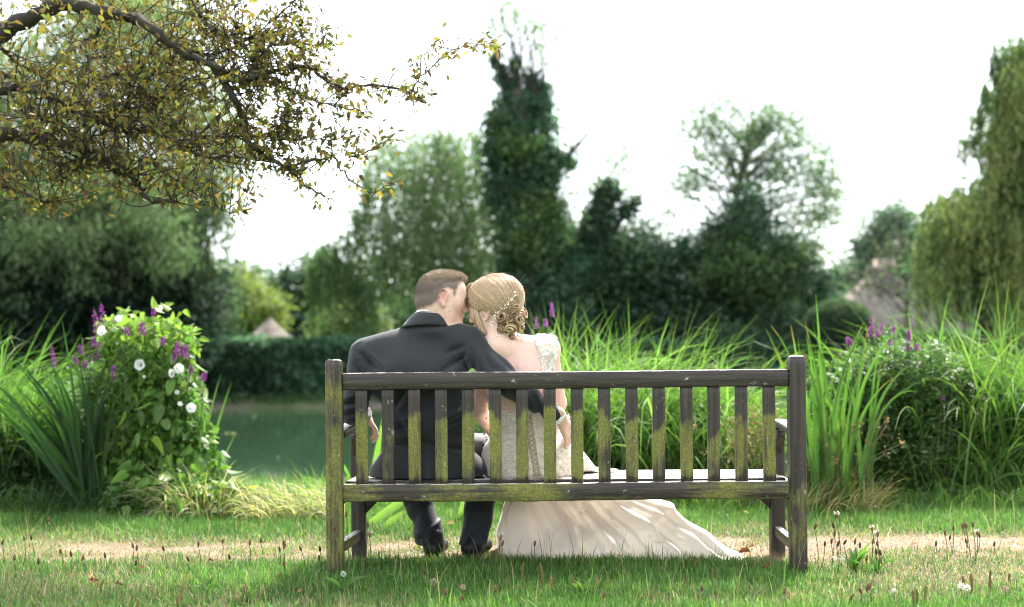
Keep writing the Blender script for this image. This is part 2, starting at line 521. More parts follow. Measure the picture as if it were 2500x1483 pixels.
bench = thing('park_bench', 'long weathered wooden garden bench with green algae on its slatted back', 'bench', (at(1382, 1200, 5.25).x, 5.25, 0))
SEEDN = [0]
def plank(name, x0, x1, y0, y1, z0, z1, axis_, alg=.0, bev=.005, rot=None, shape=None, wob=.0012, roundtop=0):
    """one timber: bevelled box cut into segments along its length, with pigment attributes"""
    SEEDN[0] += 1
    sd = SEEDN[0] * 3.7
    lo, hi = np.array([x0, y0, z0]), np.array([x1, y1, z1])
    a = axis_; b, c = [i for i in range(3) if i != a]
    segs = max(6, int((hi[a] - lo[a]) / .03))
    t = np.linspace(lo[a], hi[a], segs + 1)
    t = np.sort(np.concatenate([t, [lo[a] + bev, hi[a] - bev]]))
    hb, hc = (hi[b] - lo[b]) / 2, (hi[c] - lo[c]) / 2
    mbk, mck = (hi[b] + lo[b]) / 2, (hi[c] + lo[c]) / 2
    prof = []
    k = bev * .35
    for sb, scn in ((1, 1), (-1, 1), (-1, -1), (1, -1)):
        pts = [(sb * hb, scn * (hc - bev)), (sb * (hb - k), scn * (hc - k)), (sb * (hb - bev), scn * hc)]
        if sb * scn < 0: pts = pts[::-1]
        prof += pts
    prof = np.array(prof)
    m = len(prof)
    V = np.zeros((len(t), m, 3))
    for i, tt in enumerate(t):
        e = min(tt - lo[a], hi[a] - tt)
        sh = 1 - (1 - min(1, e / bev)) * .0
        inset = bev * .6 if e < 1e-9 else 0
        pb = prof[:, 0] - np.sign(prof[:, 0]) * inset
        pc = prof[:, 1] - np.sign(prof[:, 1]) * inset
        if roundtop:
            top = hi[a] - tt
            if top < roundtop:
                f = 1 - (1 - math.sqrt(max(0, 1 - (1 - top / roundtop) ** 2))) * .32
                pb = pb * f; pc = pc * f
        V[i, :, a] = tt
        V[i, :, b] = mbk + pb + wob * math.sin(tt * 7 + sd) * .7
        V[i, :, c] = mck + pc + wob * math.sin(tt * 5 + sd * 2)
    if shape is not None: V = shape(V)
    n_, idx = len(t), np.arange(len(t) * m).reshape(len(t), m)
    qq = np.stack([idx[:-1], np.roll(idx[:-1], -1, 1), np.roll(idx[1:], -1, 1), idx[1:]], -1).reshape(-1, 4)
    caps = []
    for r_ in (idx[0][::-1], idx[-1]):
        caps.append(np.stack([np.full(m - 2, r_[0]), r_[1:-1], r_[2:]], -1))
    Vf = V.reshape(-1, 3)
    gr = np.stack([Vf[:, a] + sd, Vf[:, b] - mbk + sd * .37, Vf[:, c] - mck], -1)
    A = alg(Vf) if callable(alg) else np.full(len(Vf), float(alg))
    Rr = rot(Vf) if callable(rot) else np.zeros(len(Vf))
    mb = MB(); mb.add(Vf, [qq] + caps, (1, 1, 1), grain=gr, alg=A, rot=Rr)
    # outward check: flip when the volume is negative
    o = mb.build(name, M_WOOD, bench)
    bmx = bmesh.new(); bmx.from_mesh(o.data); bmesh.ops.recalc_face_normals(bmx, faces=bmx.faces); bmx.to_mesh(o.data); bmx.free()
    return o

XL, XR = at(815, 1140, 5.0).x, at(1950, 1135, 5.0).x
ZT = at(812, 878, 5.0).z
PW = .0325
zt1, zt0 = at(1380, 907, 5.01).z, at(1380, 949, 5.01).z
zb1, zb0 = at(1380, 1180, 5.01).z, at(1380, 1223, 5.01).z
foot = lambda V: .62 * np.exp(-V[:, 2] / .04)
left_alg = lambda V: .70 - .35 * smooth01((V[:, 2] - .74) / .1) - .5 * np.exp(-V[:, 2] / .05)
right_alg = lambda V: .62 - .62 * smooth01((V[:, 2] - .28) / .25) - .35 * np.exp(-V[:, 2] / .05)
plank('leg', XL - PW, XL + PW, 5.0, 5.062, -.03, ZT, 2, left_alg, .006, foot, roundtop=.02)
plank('leg', XR - PW, XR + PW, 5.0, 5.062, -.03, ZT, 2, right_alg, .006, foot, roundtop=.02)
plank('top_rail', XL + PW, XR - PW, 5.008, 5.05, zt0, zt1, 0, lambda V: .36 - .3 * smooth01((V[:, 0] - XL) / .5) + .06 * np.sin(V[:, 0] * 9), .006)
plank('bottom_rail', XL + PW, XR - PW, 5.010, 5.05, zb0, zb1, 0, lambda V: .64 + .14 * np.sin(V[:, 0] * 7.3 + 1.2) - .10 * smooth01((V[:, 0] - .2) / .8) + .10 * np.sin(V[:, 0] * 17), .005)
slat_x = [883, 947, 1012, 1077, 1143, 1210, 1275, 1343, 1409, 1476, 1543, 1609, 1677, 1743, 1811, 1879]
amt = [.80, .46, .78, .64, .70, .72, .74, .84, .80, .64, .62, .54, .74, .58, .60, .64]
brk = [.17, .30, .16, .22, .14, .20, .16, .15, .20, .20, .26, .32, .22, .45, .26, .22]
for sx_, am_, bk_ in zip(slat_x, amt, brk):
    xc = at(sx_, 1065, 5.02).x
    L_ = zt0 - zb1
    fa = lambda V, am_=am_, bk_=bk_, xc=xc, ph=RNG.uniform(0, 6, 3): (am_ + .10 * np.sin(V[:, 2] * 21 + ph[0])) * smooth01((zt0 - V[:, 2] - bk_ * L_ + .02 + .022 * np.sin((V[:, 0] - xc) * 90 + ph[1])) / .07) * (1 - .75 * np.exp(-(V[:, 2] - zb1) / .018)) + .16 * (np.abs(V[:, 0] - xc) > .021) * smooth01((zt0 - V[:, 2]) / .2)
    plank('slat', xc - .0242, xc + .0242, 5.018, 5.042, zb1 - .003, zt0 + .003, 2, fa, .003, wob=.0008)
# front legs, arms, seat
fl, fr = at(877, 1300, 5.53).x, at(1897, 1300, 5.53).x
for xf, a_ in ((fl, .1), (fr, .1)):
    plank('front_leg', xf - .031, xf + .031, 5.50, 5.555, -.03, .555, 2, a_, .005, foot)
ysl = [5.075, 5.172, 5.269, 5.366, 5.463]
for k, ys in enumerate(ysl):
    zz = .383 - .003 * k + (.004 if k == 4 else 0)
    plank('seat_slat', XL + .035, XR - .035 + .02 * (k > 2), ys, ys + .085, zz - .022, zz, 0, .06, .005)
for xa, xb in ((XL, fl), (XR, fr)):
    off = xb - xa
    def shp(V, off=off):
        V = V.copy(); V[..., 0] += off * (V[..., 1] - 5.03) / .5
        return V
    def arm(V, off=off):
        V = shp(V, off); t_ = (V[..., 1] - 5.06) / .54
        V[..., 2] += .010 * np.sin(t_ * 3.1) + .008 * t_
        return V
    plank('armrest', xa - .034, xa + .034, 5.063, 5.60, .553, .583, 1, .05, .007, shape=arm)
    plank('stretcher', xa - .016, xa + .016, 5.063, 5.499, .088, .130, 1, .12, .004, shape=shp)
    plank('seat_rail', xa - .018, xa + .018, 5.063, 5.499, .285, .352, 1, .08, .004, shape=shp)
plank('apron', fl + .031, fr - .031, 5.512, 5.54, .285, .352, 0, .05, .004)
for xf, sgn in ((fl, 1), (fr, -1)):
    def brc(V, sgn=sgn, xf=xf):
        V = V.copy(); f = np.abs(V[..., 0] - (xf + sgn * .031)) / .06
        lowm = V[..., 2] < .25
        V[..., 2] = np.where(lowm, V[..., 2] + np.clip(f, 0, 1) * .06, V[..., 2])
        return V
    a0, a1 = sorted((xf + sgn * .031, xf + sgn * .091))
    plank('corner_brace', a0, a1, 5.508, 5.545, .20, .284, 0, .02, .003, shape=brc)
    def brc2(V):
        V = V.copy(); f = np.clip((V[..., 1] - 5.43) / .068, 0, 1)
        V[..., 2] = np.where(V[..., 2] < .5, .45 + (1 - f) * .07, V[..., 2])
        return V
    plank('arm_brace', xf - .018, xf + .018, 5.43, 5.498, .45, .548, 1, .02, .003, shape=brc2)
# iron bolts seen from under the seat
mb = MB(); pc = at(1563, 1228, 5.30)
tube(mb, [(pc.x - .02, 5.30, .330), (pc.x + .03, 5.30, .330)], .012, 8, (.02, .02, .02))
mb.build('support_batten', M_WOOD, bench)
# ---------------------------------------------------------------- background trees, hedges, roofs
def lobe_points(lobes, n, surf=2.2, dep=None):
    """n points in lobes given as (px, py, rx, ry, d[, weight])"""
    w = np.array([(lb[5] if len(lb) > 5 else 1.0) * lb[2] * lb[3] for lb in lobes], float)
    pickl = RNG.choice(len(lobes), n, p=w / w.sum())
    L = np.array([lb[:5] for lb in lobes], float)[pickl]
    dirn = rand_dirs(n)
    r = RNG.random(n) ** (1 / surf)
    e = dirn * r[:, None]
    s = L[:, 4] / FPX
    ry = np.minimum(L[:, 2], L[:, 3]) * s * (dep or .9)
    d = L[:, 4] + e[:, 1] * np.minimum(ry, 2.6)
    px = L[:, 0] + e[:, 0] * L[:, 2] * L[:, 4] / d
    py = L[:, 1] - e[:, 2] * L[:, 3] * L[:, 4] / d
    return atn(px, py, d), e

def crown(lobes, n, per, sigma, leaf, cols, parent, name='crown', mat=None, asp=.5, droop=.2, jit=.2, squash=.7, surf=2.2, up=.35, dep=None):
    n = int(n * 1.7); per = int(per * 1.4); leaf = leaf * .76
    nc = max(1, n // per)
    cp, ce = lobe_points(lobes, nc, surf, dep)
    tint = np.exp(RNG.normal(0, jit, (nc, 1)))
    cc = pick(cols, nc, .1) * tint
    k = RNG.integers(0, nc, n)
    off = RNG.normal(size=(n, 3)) * sigma * np.array([1, 1, squash])
    pos = cp[k] + off
    ax = nrmz(rand_dirs(n) + nrmz(off) * .5 + np.array([0, 0, -droop * 2]))
    nr = nrmz(rand_dirs(n) + np.array([0, 0, up * 3]))
    L = leaf * RNG.uniform(.7, 1.35, n)
    mb = MB()
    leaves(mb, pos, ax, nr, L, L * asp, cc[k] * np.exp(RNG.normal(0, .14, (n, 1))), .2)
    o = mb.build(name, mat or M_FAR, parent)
    o['kind'] = 'stuff'
    return cp

def limbs(parent, trunk, radii, tips, n=40, col=(.055, .045, .035), r=.035, name='branches'):
    """one tapered trunk mesh and one mesh of limbs running to leaf clumps"""
    mb = MB()
    T = catmull(trunk, 18)
    rr = np.interp(np.linspace(0, 1, 18), np.linspace(0, 1, len(radii)), radii)
    tube(mb, T, rr, 8, col)
    mb.build('trunk', M_BARK, parent, True)
    if tips is None or not len(tips): return
    sel = tips[RNG.choice(len(tips), min(n, len(tips)), replace=False)]
    mb = MB()
    for e in sel:
        dz = e[2] - T[:, 2]
        dist = np.linalg.norm(T - e, axis=1) + np.where(dz < .2, 5, 0)
        i = int(np.argmin(dist))
        i = max(2, i - RNG.integers(0, 4))
        a = T[i]; m = (a + e) / 2 + np.array([0, 0, .12 * np.linalg.norm(e - a)]) + RNG.normal(0, .08, 3)
        P = catmull([a, m, e], 7)
        tube(mb, P, np.linspace(min(r, rr[i] * .7), r * .18, 7), 5, col)
    o = mb.build(name, M_BARK, parent, True); o['kind'] = 'stuff'

def hang(lobes, ns, Lr, leaf, cols, parent, step=.07, mat=None, asp=.22, out=.35, jit=.16, name='crown', top=True, shake=.02, gap=.0):
    """hanging willow strands carrying narrow leaves"""
    p, e = lobe_points(lobes, ns, 3.0)
    L = RNG.uniform(*Lr, ns)
    M = int(Lr[1] / step)
    t = np.arange(M) * step
    az = np.arctan2(e[:, 1], e[:, 0]) + RNG.normal(0, .5, ns)
    f = 1 - np.exp(-t[None] / .35)
    ww = out * f * L[:, None] * .35
    sw = RNG.normal(0, .06, (ns, 2))
    pos = np.stack([p[:, :1] + np.cos(az)[:, None] * ww + sw[:, :1] * t[None], p[:, 1:2] + np.sin(az)[:, None] * ww + sw[:, 1:] * t[None], p[:, 2:3] - t[None] + .25 * f * 0 + np.zeros((ns, M))], -1)
    keep = (t[None] < L[:, None]) & (pos[..., 2] > .05) & (RNG.random((ns, M)) > gap)
    cc = pick(cols, ns, .08) * np.exp(RNG.normal(0, jit, (ns, 1)))
    C = np.repeat(cc[:, None], M, 1)[keep]
    P = pos[keep] + RNG.normal(0, shake, (keep.sum(), 3))
    n = len(P)
    ax = nrmz(np.stack([RNG.normal(0, .4, n), RNG.normal(0, .4, n), -np.ones(n)], -1))
    mb = MB()
    l_ = leaf * RNG.uniform(.7, 1.3, n)
    leaves(mb, P, ax, rand_dirs(n), l_, l_ * asp, C * np.exp(RNG.normal(0, .12, (n, 1))), .2)
    # the thin stems
    for i in range(0, ns, 3):
        k = keep[i]
        if k.sum() > 3: tube(mb, pos[i][k][::3] if k.sum() > 9 else pos[i][k], .004, 3, (.10, .085, .03), cap=False)
    o = mb.build(name, mat or M_FAR, parent); o['kind'] = 'stuff'
    return p

G_DARK = [(.038, .072, .046), (.052, .092, .054), (.070, .112, .060)]
G_IVY = [(.040, .088, .056), (.062, .122, .070), (.092, .156, .082)]
G_MID = [(.092, .162, .066), (.118, .186, .076), (.076, .136, .064)]
G_PALE = [(.165, .235, .108), (.200, .262, .122), (.140, .210, .102)]
G_WIL = [(.092, .142, .046), (.120, .170, .054), (.150, .160, .052)]
G_YEL = [(.150, .190, .040), (.185, .205, .055), (.125, .165, .040)]
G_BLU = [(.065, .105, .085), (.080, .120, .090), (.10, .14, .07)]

def tree(name, label, cat, base, group=None):
    return thing(name, label, cat, base, group)

# dark far wood behind everything
mbw = [(x, y, 150, h, d) for x, y, h, d in ((120, 800, 120, 62), (420, 800, 110, 62), (1050, 760, 130, 66), (1300, 770, 120, 66), (1700, 800, 90, 66), (2000, 780, 90, 68), (2250, 790, 100, 66), (2480, 780, 120, 64), (-160, 780, 150, 60))]
crown(mbw, 9000, 30, .9, .8, G_DARK, None, 'far_wood')
tag(bpy.data.objects['far_wood'], 'dark far-off wood closing the view beyond the garden trees', 'wood')

# dark conifers beyond the hut
t = tree('conifer_tree', 'dark conifers with an uneven top behind the yellow tree and hut roof', 'tree', on_ground(700, 52))
c_ = crown([(700, 760, 55, 85, 52), (660, 780, 40, 100, 53), (745, 755, 45, 95, 52), (790, 745, 45, 115, 53), (620, 790, 45, 70, 54), (840, 780, 60, 90, 53), (590, 668, 22, 18, 56, 2.2), (588, 740, 16, 60, 56)], 9000, 30, .45, .42, G_DARK, t)
limbs(t, [on_ground(700, 52), at(700, 800, 52), at(702, 700, 52)], [.3, .2, .06], c_, 20)

# yellow-green tree over the hut
t = tree('garden_tree', 'yellow green leafy tree rising above the conical thatched roof', 'tree', on_ground(600, 41))
c_ = crown([(610, 735, 55, 55, 41), (575, 770, 45, 60, 41), (655, 760, 32, 28, 40), (560, 705, 35, 35, 42), (585, 680, 25, 18, 42), (640, 790, 30, 35, 41)], 5200, 26, .26, .20, G_YEL, t, up=.5)
limbs(t, [on_ground(600, 41), at(600, 810, 41), at(602, 720, 41)], [.14, .10, .03], c_, 24)

# silvery shrub between willow and yellow tree
t = tree('willow_shrub', 'grey green shrub below the yellow green tree, above the hedge end', 'shrub', on_ground(505, 36))
c_ = crown([(510, 770, 45, 90, 36), (530, 700, 35, 50, 37), (480, 820, 45, 60, 36)], 3600, 26, .28, .2, [(.085, .125, .065), (.06, .10, .045), (.04, .07, .03)], t)
limbs(t, [on_ground(505, 36), at(507, 830, 36), at(510, 740, 36)], [.12, .08, .03], c_, 18)

# hedge along the far bank
def hedge(name, label, px0, px1, ytop, d, depth, n, cols, leaf, ybot=990, wav=6):
    a, b = at(px0, ytop, d), at(px1, ytop, d)
    root = thing(name, label, 'hedge', ((a.x + b.x) / 2, d, 0))
    m = int(abs(b.x - a.x) / .35) + 2
    xs = np.linspace(a.x, b.x, m)
    h = a.z + (b.z - a.z) * (xs - a.x) / (b.x - a.x) + .05 * (fnoise(xs * .9, xs * 0, 7) - .5)
    mb = MB()
    V = []
    for x, z in zip(xs, h):
        V += [(x, d + .18, -.05), (x, d + .22, z - .16), (x, d + depth - .2, z - .16), (x, d + depth - .15, -.05)]
    idx = np.arange(m * 4).reshape(m, 4)
    q = np.stack([idx[:-1], np.roll(idx[:-1], -1, 1), np.roll(idx[1:], -1, 1), idx[1:]], -1).reshape(-1, 4)
    mb.add(V, [q, idx[:1], idx[-1:][:, ::-1]], (.012, .018, .010))
    mb.build('twig_core', M_BARK, root)
    ar = h.mean() * abs(b.x - a.x)
    k = RNG.random(n)
    x = RNG.uniform(a.x, b.x, n); hz = np.interp(x, xs, h)
    front = k < .72
    y = np.where(front, d + RNG.normal(.08, .09, n), d + RNG.uniform(0, depth, n))
    z = np.where(front, RNG.uniform(.0, 1, n) * hz, hz + RNG.normal(-.05, .05, n))
    cl = fnoise(x * 1.4, z * 1.6 + y * .3, 13, 3)
    y = y - .30 * (cl - .5) * front
    c = pick(cols, n, .2) * np.exp((cl[:, None] - .5) * 1.2)
    mb = MB()
    leaves(mb, np.stack([x, y, z], -1), nrmz(rand_dirs(n) + np.array([0, -.6, -.2])), nrmz(rand_dirs(n) + np.array([0, -.7, .8])), leaf * RNG.uniform(.7, 1.3, n), leaf * .6, c, .2)
    o = mb.build('foliage', M_FAR, root); o['kind'] = 'stuff'
    return root
hedge('hedge', 'clipped dark green hedge standing along the far pond bank below the hut', 380, 1260, 832, 31.6, 1.4, 34000, [(.048, .100, .060), (.068, .130, .072), (.095, .165, .090)], .15)
hedge('bank_hedge', 'dark shaggy hedge behind the central reeds, across the pond', 1240, 2080, 838, 32.2, 1.3, 22000, G_IVY, .17)
hedge('clipped_hedge', 'low dark hedge end at the far corner behind the flowering loosestrife', 1990, 2560, 815, 33.5, 1.3, 11000, G_IVY, .17)
n = 5000
fx_ = RNG.uniform(-9.5, 9.5, n); fd_ = RNG.uniform(30.6, 31.6, n)
fh_ = .05 + .34 * fnoise(fx_ * .9, fd_, 23, 3)
mb = MB(); leaves(mb, np.stack([fx_, fd_, -.12 + fh_ * RNG.random(n)], -1), nrmz(rand_dirs(n) + np.array([0, -.3, .3])), nrmz(rand_dirs(n) + np.array([0, -.5, 1])), .13 * RNG.uniform(.6, 1.4, n), .06, pick([(.03, .06, .028), (.05, .095, .038), (.07, .12, .04)], n), .2)
tag(mb.build('bank_weeds', M_FAR), 'low green weeds along the foot of the far hedge above the pond', 'weeds', kind='stuff')
# pale bushes behind the hedge below the birch
t = tree('hedge_bush', 'pale yellow green bush behind the hedge, below the drooping birch', 'bush', on_ground(850, 35.5))
crown([(850, 800, 50, 45, 35.5), (815, 815, 35, 28, 35.5), (890, 790, 45, 55, 36)], 2600, 24, .26, .2, [(.13, .17, .055), (.10, .145, .05), (.155, .19, .075)], t)

# conical thatched hut
def thatch_mat(name, c0, c1):
    return mat_plain(name, None, .95, .1, 5, .35, .9, 25, stretch=(1, 1, .3))
M_THATCH = thatch_mat('thatch', 0, 0)
hp = at(659, 780, 35)
hut = thing('thatched_hut', 'small round hut with a conical thatched roof showing above the hedge', 'hut', (hp.x, 35, 0))
mb = MB(); k = 28
th = np.linspace(0, 2 * np.pi, k, endpoint=False)
rows = []
zt_, zb_ = at(659, 779, 35).z, at(659, 829, 35).z
for i, s in enumerate(np.linspace(0, 1, 8)):
    r_ = .04 + .60 * s ** 1.06 + (.03 * np.sin(th * 5 + i) + RNG.normal(0, .012, k)) * s
    rows.append(np.stack([hp.x + r_ * np.cos(th), 35 + r_ * np.sin(th), zt_ + (zb_ - zt_) * s + RNG.normal(0, .012, k) * s], -1))
rows.append(np.stack([hp.x + .5 * np.cos(th), 35 + .5 * np.sin(th), np.full(k, zb_ - .03)], -1))
V = np.concatenate(rows); idx = np.arange(len(rows) * k).reshape(len(rows), k)
mb.add(V, [np.stack([idx[:-1], idx[1:], np.roll(idx[1:], -1, 1), np.roll(idx[:-1], -1, 1)], -1).reshape(-1, 4), np.stack([np.full(k - 2, 0), np.arange(1, k - 1), np.arange(2, k)], -1)], (.185, .158, .142))
mb.build('thatched_roof', M_THATCH, hut, True)
mb = MB(); tube(mb, [(hp.x, 35, 0), (hp.x, 35, zb_ + .02)], .47, 20, (.25, .2, .15)); mb.build('wall', M_BARK, hut)
mb = MB(); tube(mb, [(hp.x, 35, zt_ - .05), (hp.x + .005, 35, zt_ + .05)], [.07, .03], 8, (.2, .15, .12)); mb.build('finial', M_THATCH, hut, True)

# big willow on the near side of the pond corner, its crown reaching behind the bronze tree
bw = on_ground(250, 27)
t = tree('willow_tree', 'large dark green willow behind the flower mound, with drooping foliage', 'willow', bw)
L_ = [(80, 560, 190, 150, 27), (300, 560, 190, 140, 26.5), (440, 600, 90, 120, 27), (-60, 450, 160, 260, 27), (200, 470, 200, 90, 27)]
L_ = [(80, 470, 190, 120, 27), (300, 470, 170, 110, 26.5), (440, 560, 80, 90, 27), (430, 430, 110, 70, 27.4), (520, 430, 60, 60, 27.6, .5), (-60, 420, 160, 200, 27), (200, 470, 200, 80, 27)]
hang(L_, 2300, (.5, 1.7), .17, [(.072, .110, .052), (.092, .135, .062), (.120, .160, .074), (.052, .086, .042)], t, .085, asp=.30, out=.5, jit=.28, shake=.06)
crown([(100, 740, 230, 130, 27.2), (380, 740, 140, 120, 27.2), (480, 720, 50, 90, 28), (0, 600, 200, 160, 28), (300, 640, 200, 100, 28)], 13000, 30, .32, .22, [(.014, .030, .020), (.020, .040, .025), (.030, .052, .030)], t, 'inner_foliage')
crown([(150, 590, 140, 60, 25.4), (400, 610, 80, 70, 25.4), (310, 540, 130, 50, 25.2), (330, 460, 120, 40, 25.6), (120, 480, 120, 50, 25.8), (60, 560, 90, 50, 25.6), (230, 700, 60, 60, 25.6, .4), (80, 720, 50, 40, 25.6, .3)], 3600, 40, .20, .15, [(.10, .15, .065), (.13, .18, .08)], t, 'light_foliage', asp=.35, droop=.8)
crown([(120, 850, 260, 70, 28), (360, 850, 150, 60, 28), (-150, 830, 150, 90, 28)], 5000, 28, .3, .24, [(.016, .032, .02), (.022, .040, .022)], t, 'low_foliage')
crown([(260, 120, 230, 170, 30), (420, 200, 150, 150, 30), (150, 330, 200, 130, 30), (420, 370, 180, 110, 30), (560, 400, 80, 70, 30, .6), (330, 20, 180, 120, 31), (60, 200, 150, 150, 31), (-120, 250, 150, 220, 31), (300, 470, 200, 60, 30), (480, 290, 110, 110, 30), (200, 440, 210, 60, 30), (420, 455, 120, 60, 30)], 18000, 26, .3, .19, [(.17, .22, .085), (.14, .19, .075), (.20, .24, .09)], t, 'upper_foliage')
crown([(500, 540, 60, 55, 28, .8), (470, 470, 60, 50, 28, .8)], 700, 16, .3, .17, G_MID, t, 'side_foliage')
limbs(t, [bw, at(260, 780, 27), at(330, 620, 27), at(400, 560, 27), at(470, 500, 27.2), at(520, 440, 27.6)], [.42, .36, .26, .17, .10, .05], None)
mb = MB(); tube(mb, catmull([at(330, 620, 27), at(300, 500, 27.5), at(270, 300, 29), at(250, 60, 30)], 12), np.linspace(.22, .06, 12), 7, (.05, .042, .03)); mb.build('limb', M_BARK, t, True)

# weeping birch
bb = on_ground(1050, 34)
t = tree('birch_tree', 'tall light green weeping birch with hanging twigs behind the groom', 'birch', bb)
L_ = [(1040, 370, 120, 100, 34), (960, 420, 75, 120, 34), (1120, 390, 90, 120, 34), (1190, 350, 40, 60, 34, .6), (970, 310, 60, 40, 34, .6), (920, 370, 40, 70, 34, .7), (1090, 310, 70, 40, 34, .6), (880, 500, 30, 80, 33.8, .8), (1010, 560, 110, 100, 34), (1140, 560, 90, 110, 34), (1070, 330, 60, 50, 34, .5), (940, 340, 30, 30, 34, .5), (915, 560, 45, 80, 33.6), (1180, 470, 60, 110, 34.4)]
c_ = hang(L_, 1000, (.6, 1.9), .145, G_PALE, t, .075, asp=.42, out=.45, jit=.2, shake=.07, gap=.22)
hang([(800, 590, 34, 28, 33), (775, 625, 26, 20, 33), (840, 575, 22, 26, 33), (880, 520, 26, 30, 33), (845, 640, 48, 25, 33), (900, 420, 22, 40, 33, .4), (800, 650, 50, 35, 33), (870, 690, 50, 30, 33), (770, 690, 26, 25, 33)], 300, (.5, 1.5), .14, G_MID + [(.12, .17, .05)], t, .07, asp=.42, out=.15, jit=.15, shake=.06, name='hanging_foliage')
crown([(1050, 680, 160, 90, 34.6), (920, 690, 70, 60, 34.4), (1160, 640, 90, 110, 35), (1000, 610, 110, 90, 34.5), (1080, 520, 100, 110, 34.8, .7)], 3600, 24, .32, .20, G_MID + G_PALE, t)
limbs(t, [on_ground(1050, 35.4), at(1050, 780, 35.4), at(1048, 600, 35.2), at(1060, 460, 34.8), at(1075, 370, 34.4)], [.20, .16, .09, .04, .01], c_, 60, r=.03)

# ivy-clad tall tree
bi = on_ground(1290, 33)
t = tree('ivy_tree', 'tall bare-topped tree with its trunk wrapped in dark ivy', 'tree', bi)
limbs(t, [bi, at(1290, 700, 33), at(1280, 500, 33), at(1265, 300, 33), at(1262, 220, 33)], [.50, .48, .42, .34, .22], None)
mb = MB()
for P, r0 in (([(1262, 260), (1245, 205), (1222, 165), (1205, 128)], .17), ([(1262, 240), (1258, 190), (1256, 145)], .13), ([(1280, 260), (1295, 205), (1310, 178)], .12), ([(1290, 280), (1318, 220), (1332, 182)], .15)):
    q = catmull([at(a, b, 33) for a, b in P], 10); tube(mb, q, np.linspace(r0, .03, 10), 6, (.03, .028, .022))
mb.build('stub', M_BARK, t, True)
mb = MB()
q = catmull([at(1340, 400, 33), at(1385, 380, 32.8), (at(1412, 350, 32.7)), at(1442, 318, 32.6)], 10); tube(mb, q, np.linspace(.09, .02, 10), 6, (.03, .026, .022))
q = catmull([at(1405, 358, 32.7), at(1432, 352, 32.7)], 4); tube(mb, q, np.linspace(.035, .01, 4), 5, (.03, .026, .022))
mb.build('dead_branch', M_BARK, t, True)
iv = [(1255, 245, 36, 26, 33, 1.4), (1320, 260, 26, 50, 33), (1240, 285, 42, 50, 33, 1.3), (1325, 320, 26, 50, 33), (1275, 300, 30, 60, 33, .6), (1235, 380, 50, 70, 33, 1.3), (1310, 400, 50, 60, 33, 1.2), (1380, 385, 18, 12, 33, 1.5), (1275, 470, 78, 80, 33, 1.2), (1300, 570, 92, 80, 33, 1.2), (1320, 660, 110, 80, 33), (1340, 740, 110, 80, 33), (1222, 330, 25, 40, 33)]
crown(iv, 17000, 30, .17, .17, G_IVY, t, 'ivy', asp=.8, droop=.5, squash=.9, jit=.25)
crown([(1206, 150, 6, 22, 33), (1220, 185, 9, 30, 33), (1240, 215, 14, 24, 33), (1256, 170, 8, 30, 33), (1298, 195, 9, 26, 33), (1328, 210, 9, 32, 33)], 1300, 16, .06, .13, G_IVY[:2], t, 'spire_ivy', asp=.8, droop=.3)
crown([(1270, 360, 60, 40, 32.4), (1220, 300, 30, 25, 32.4), (1330, 500, 60, 60, 32.4), (1290, 590, 80, 60, 32.4)], 1400, 22, .2, .17, [(.07, .12, .04), (.09, .14, .045)], t, 'spring_ivy', asp=.8)
w_ = crown([(1270, 60, 150, 80, 33, .8), (1220, 20, 70, 60, 33, .5), (1350, 110, 90, 70, 33, .5), (1430, 330, 50, 60, 33, .5), (1180, 320, 30, 60, 33, .4), (1410, 440, 50, 50, 33, .5), (1380, 540, 50, 50, 33, .7), (1180, 190, 30, 60, 33, .3)], 1300, 8, .24, .16, G_PALE, t)
mb = MB()
for e in w_[::2]:
    a = np.array(at(1262 + RNG.uniform(-40, 60), 230 + RNG.uniform(-30, 60), 33))
    if e[2] < a[2]: a = np.array(at(1320, 480, 33))
    tube(mb, catmull([a, (a + e) / 2 + RNG.normal(0, .12, 3), e], 7), np.linspace(.018, .005, 7), 4, (.06, .05, .04))
o = mb.build('twigs', M_BARK, t, True); o['kind'] = 'stuff'

# ivy stump with fork
bs = on_ground(1470, 33.5)
t = tree('ivy_stump', 'broken ivy-covered stump sticking up above the dark yew', 'tree', bs)
limbs(t, [on_ground(1470, 36), at(1470, 700, 36), at(1465, 570, 34.5), at(1480, 470, 33.5), at(1488, 440, 33.5)], [.3, .26, .18, .13, .06], None)
crown([(1482, 465, 20, 32, 33.5), (1465, 515, 24, 30, 33.5), (1455, 560, 34, 40, 33.5)], 2600, 26, .13, .16, G_DARK + G_IVY[:1], t, 'ivy', asp=.8, droop=.5)
mb = MB(); q = catmull([at(1480, 600, 33.5), at(1520, 530, 33.4), at(1562, 478, 33.3), at(1585, 462, 33.2)], 9); tube(mb, q, np.linspace(.10, .02, 9), 6, (.03, .027, .02)); mb.build('fork', M_BARK, t, True)
crown([(1530, 515, 20, 18, 33.3), (1552, 488, 10, 10, 33.3)], 350, 18, .1, .15, G_DARK, t, 'fork_ivy', asp=.8)

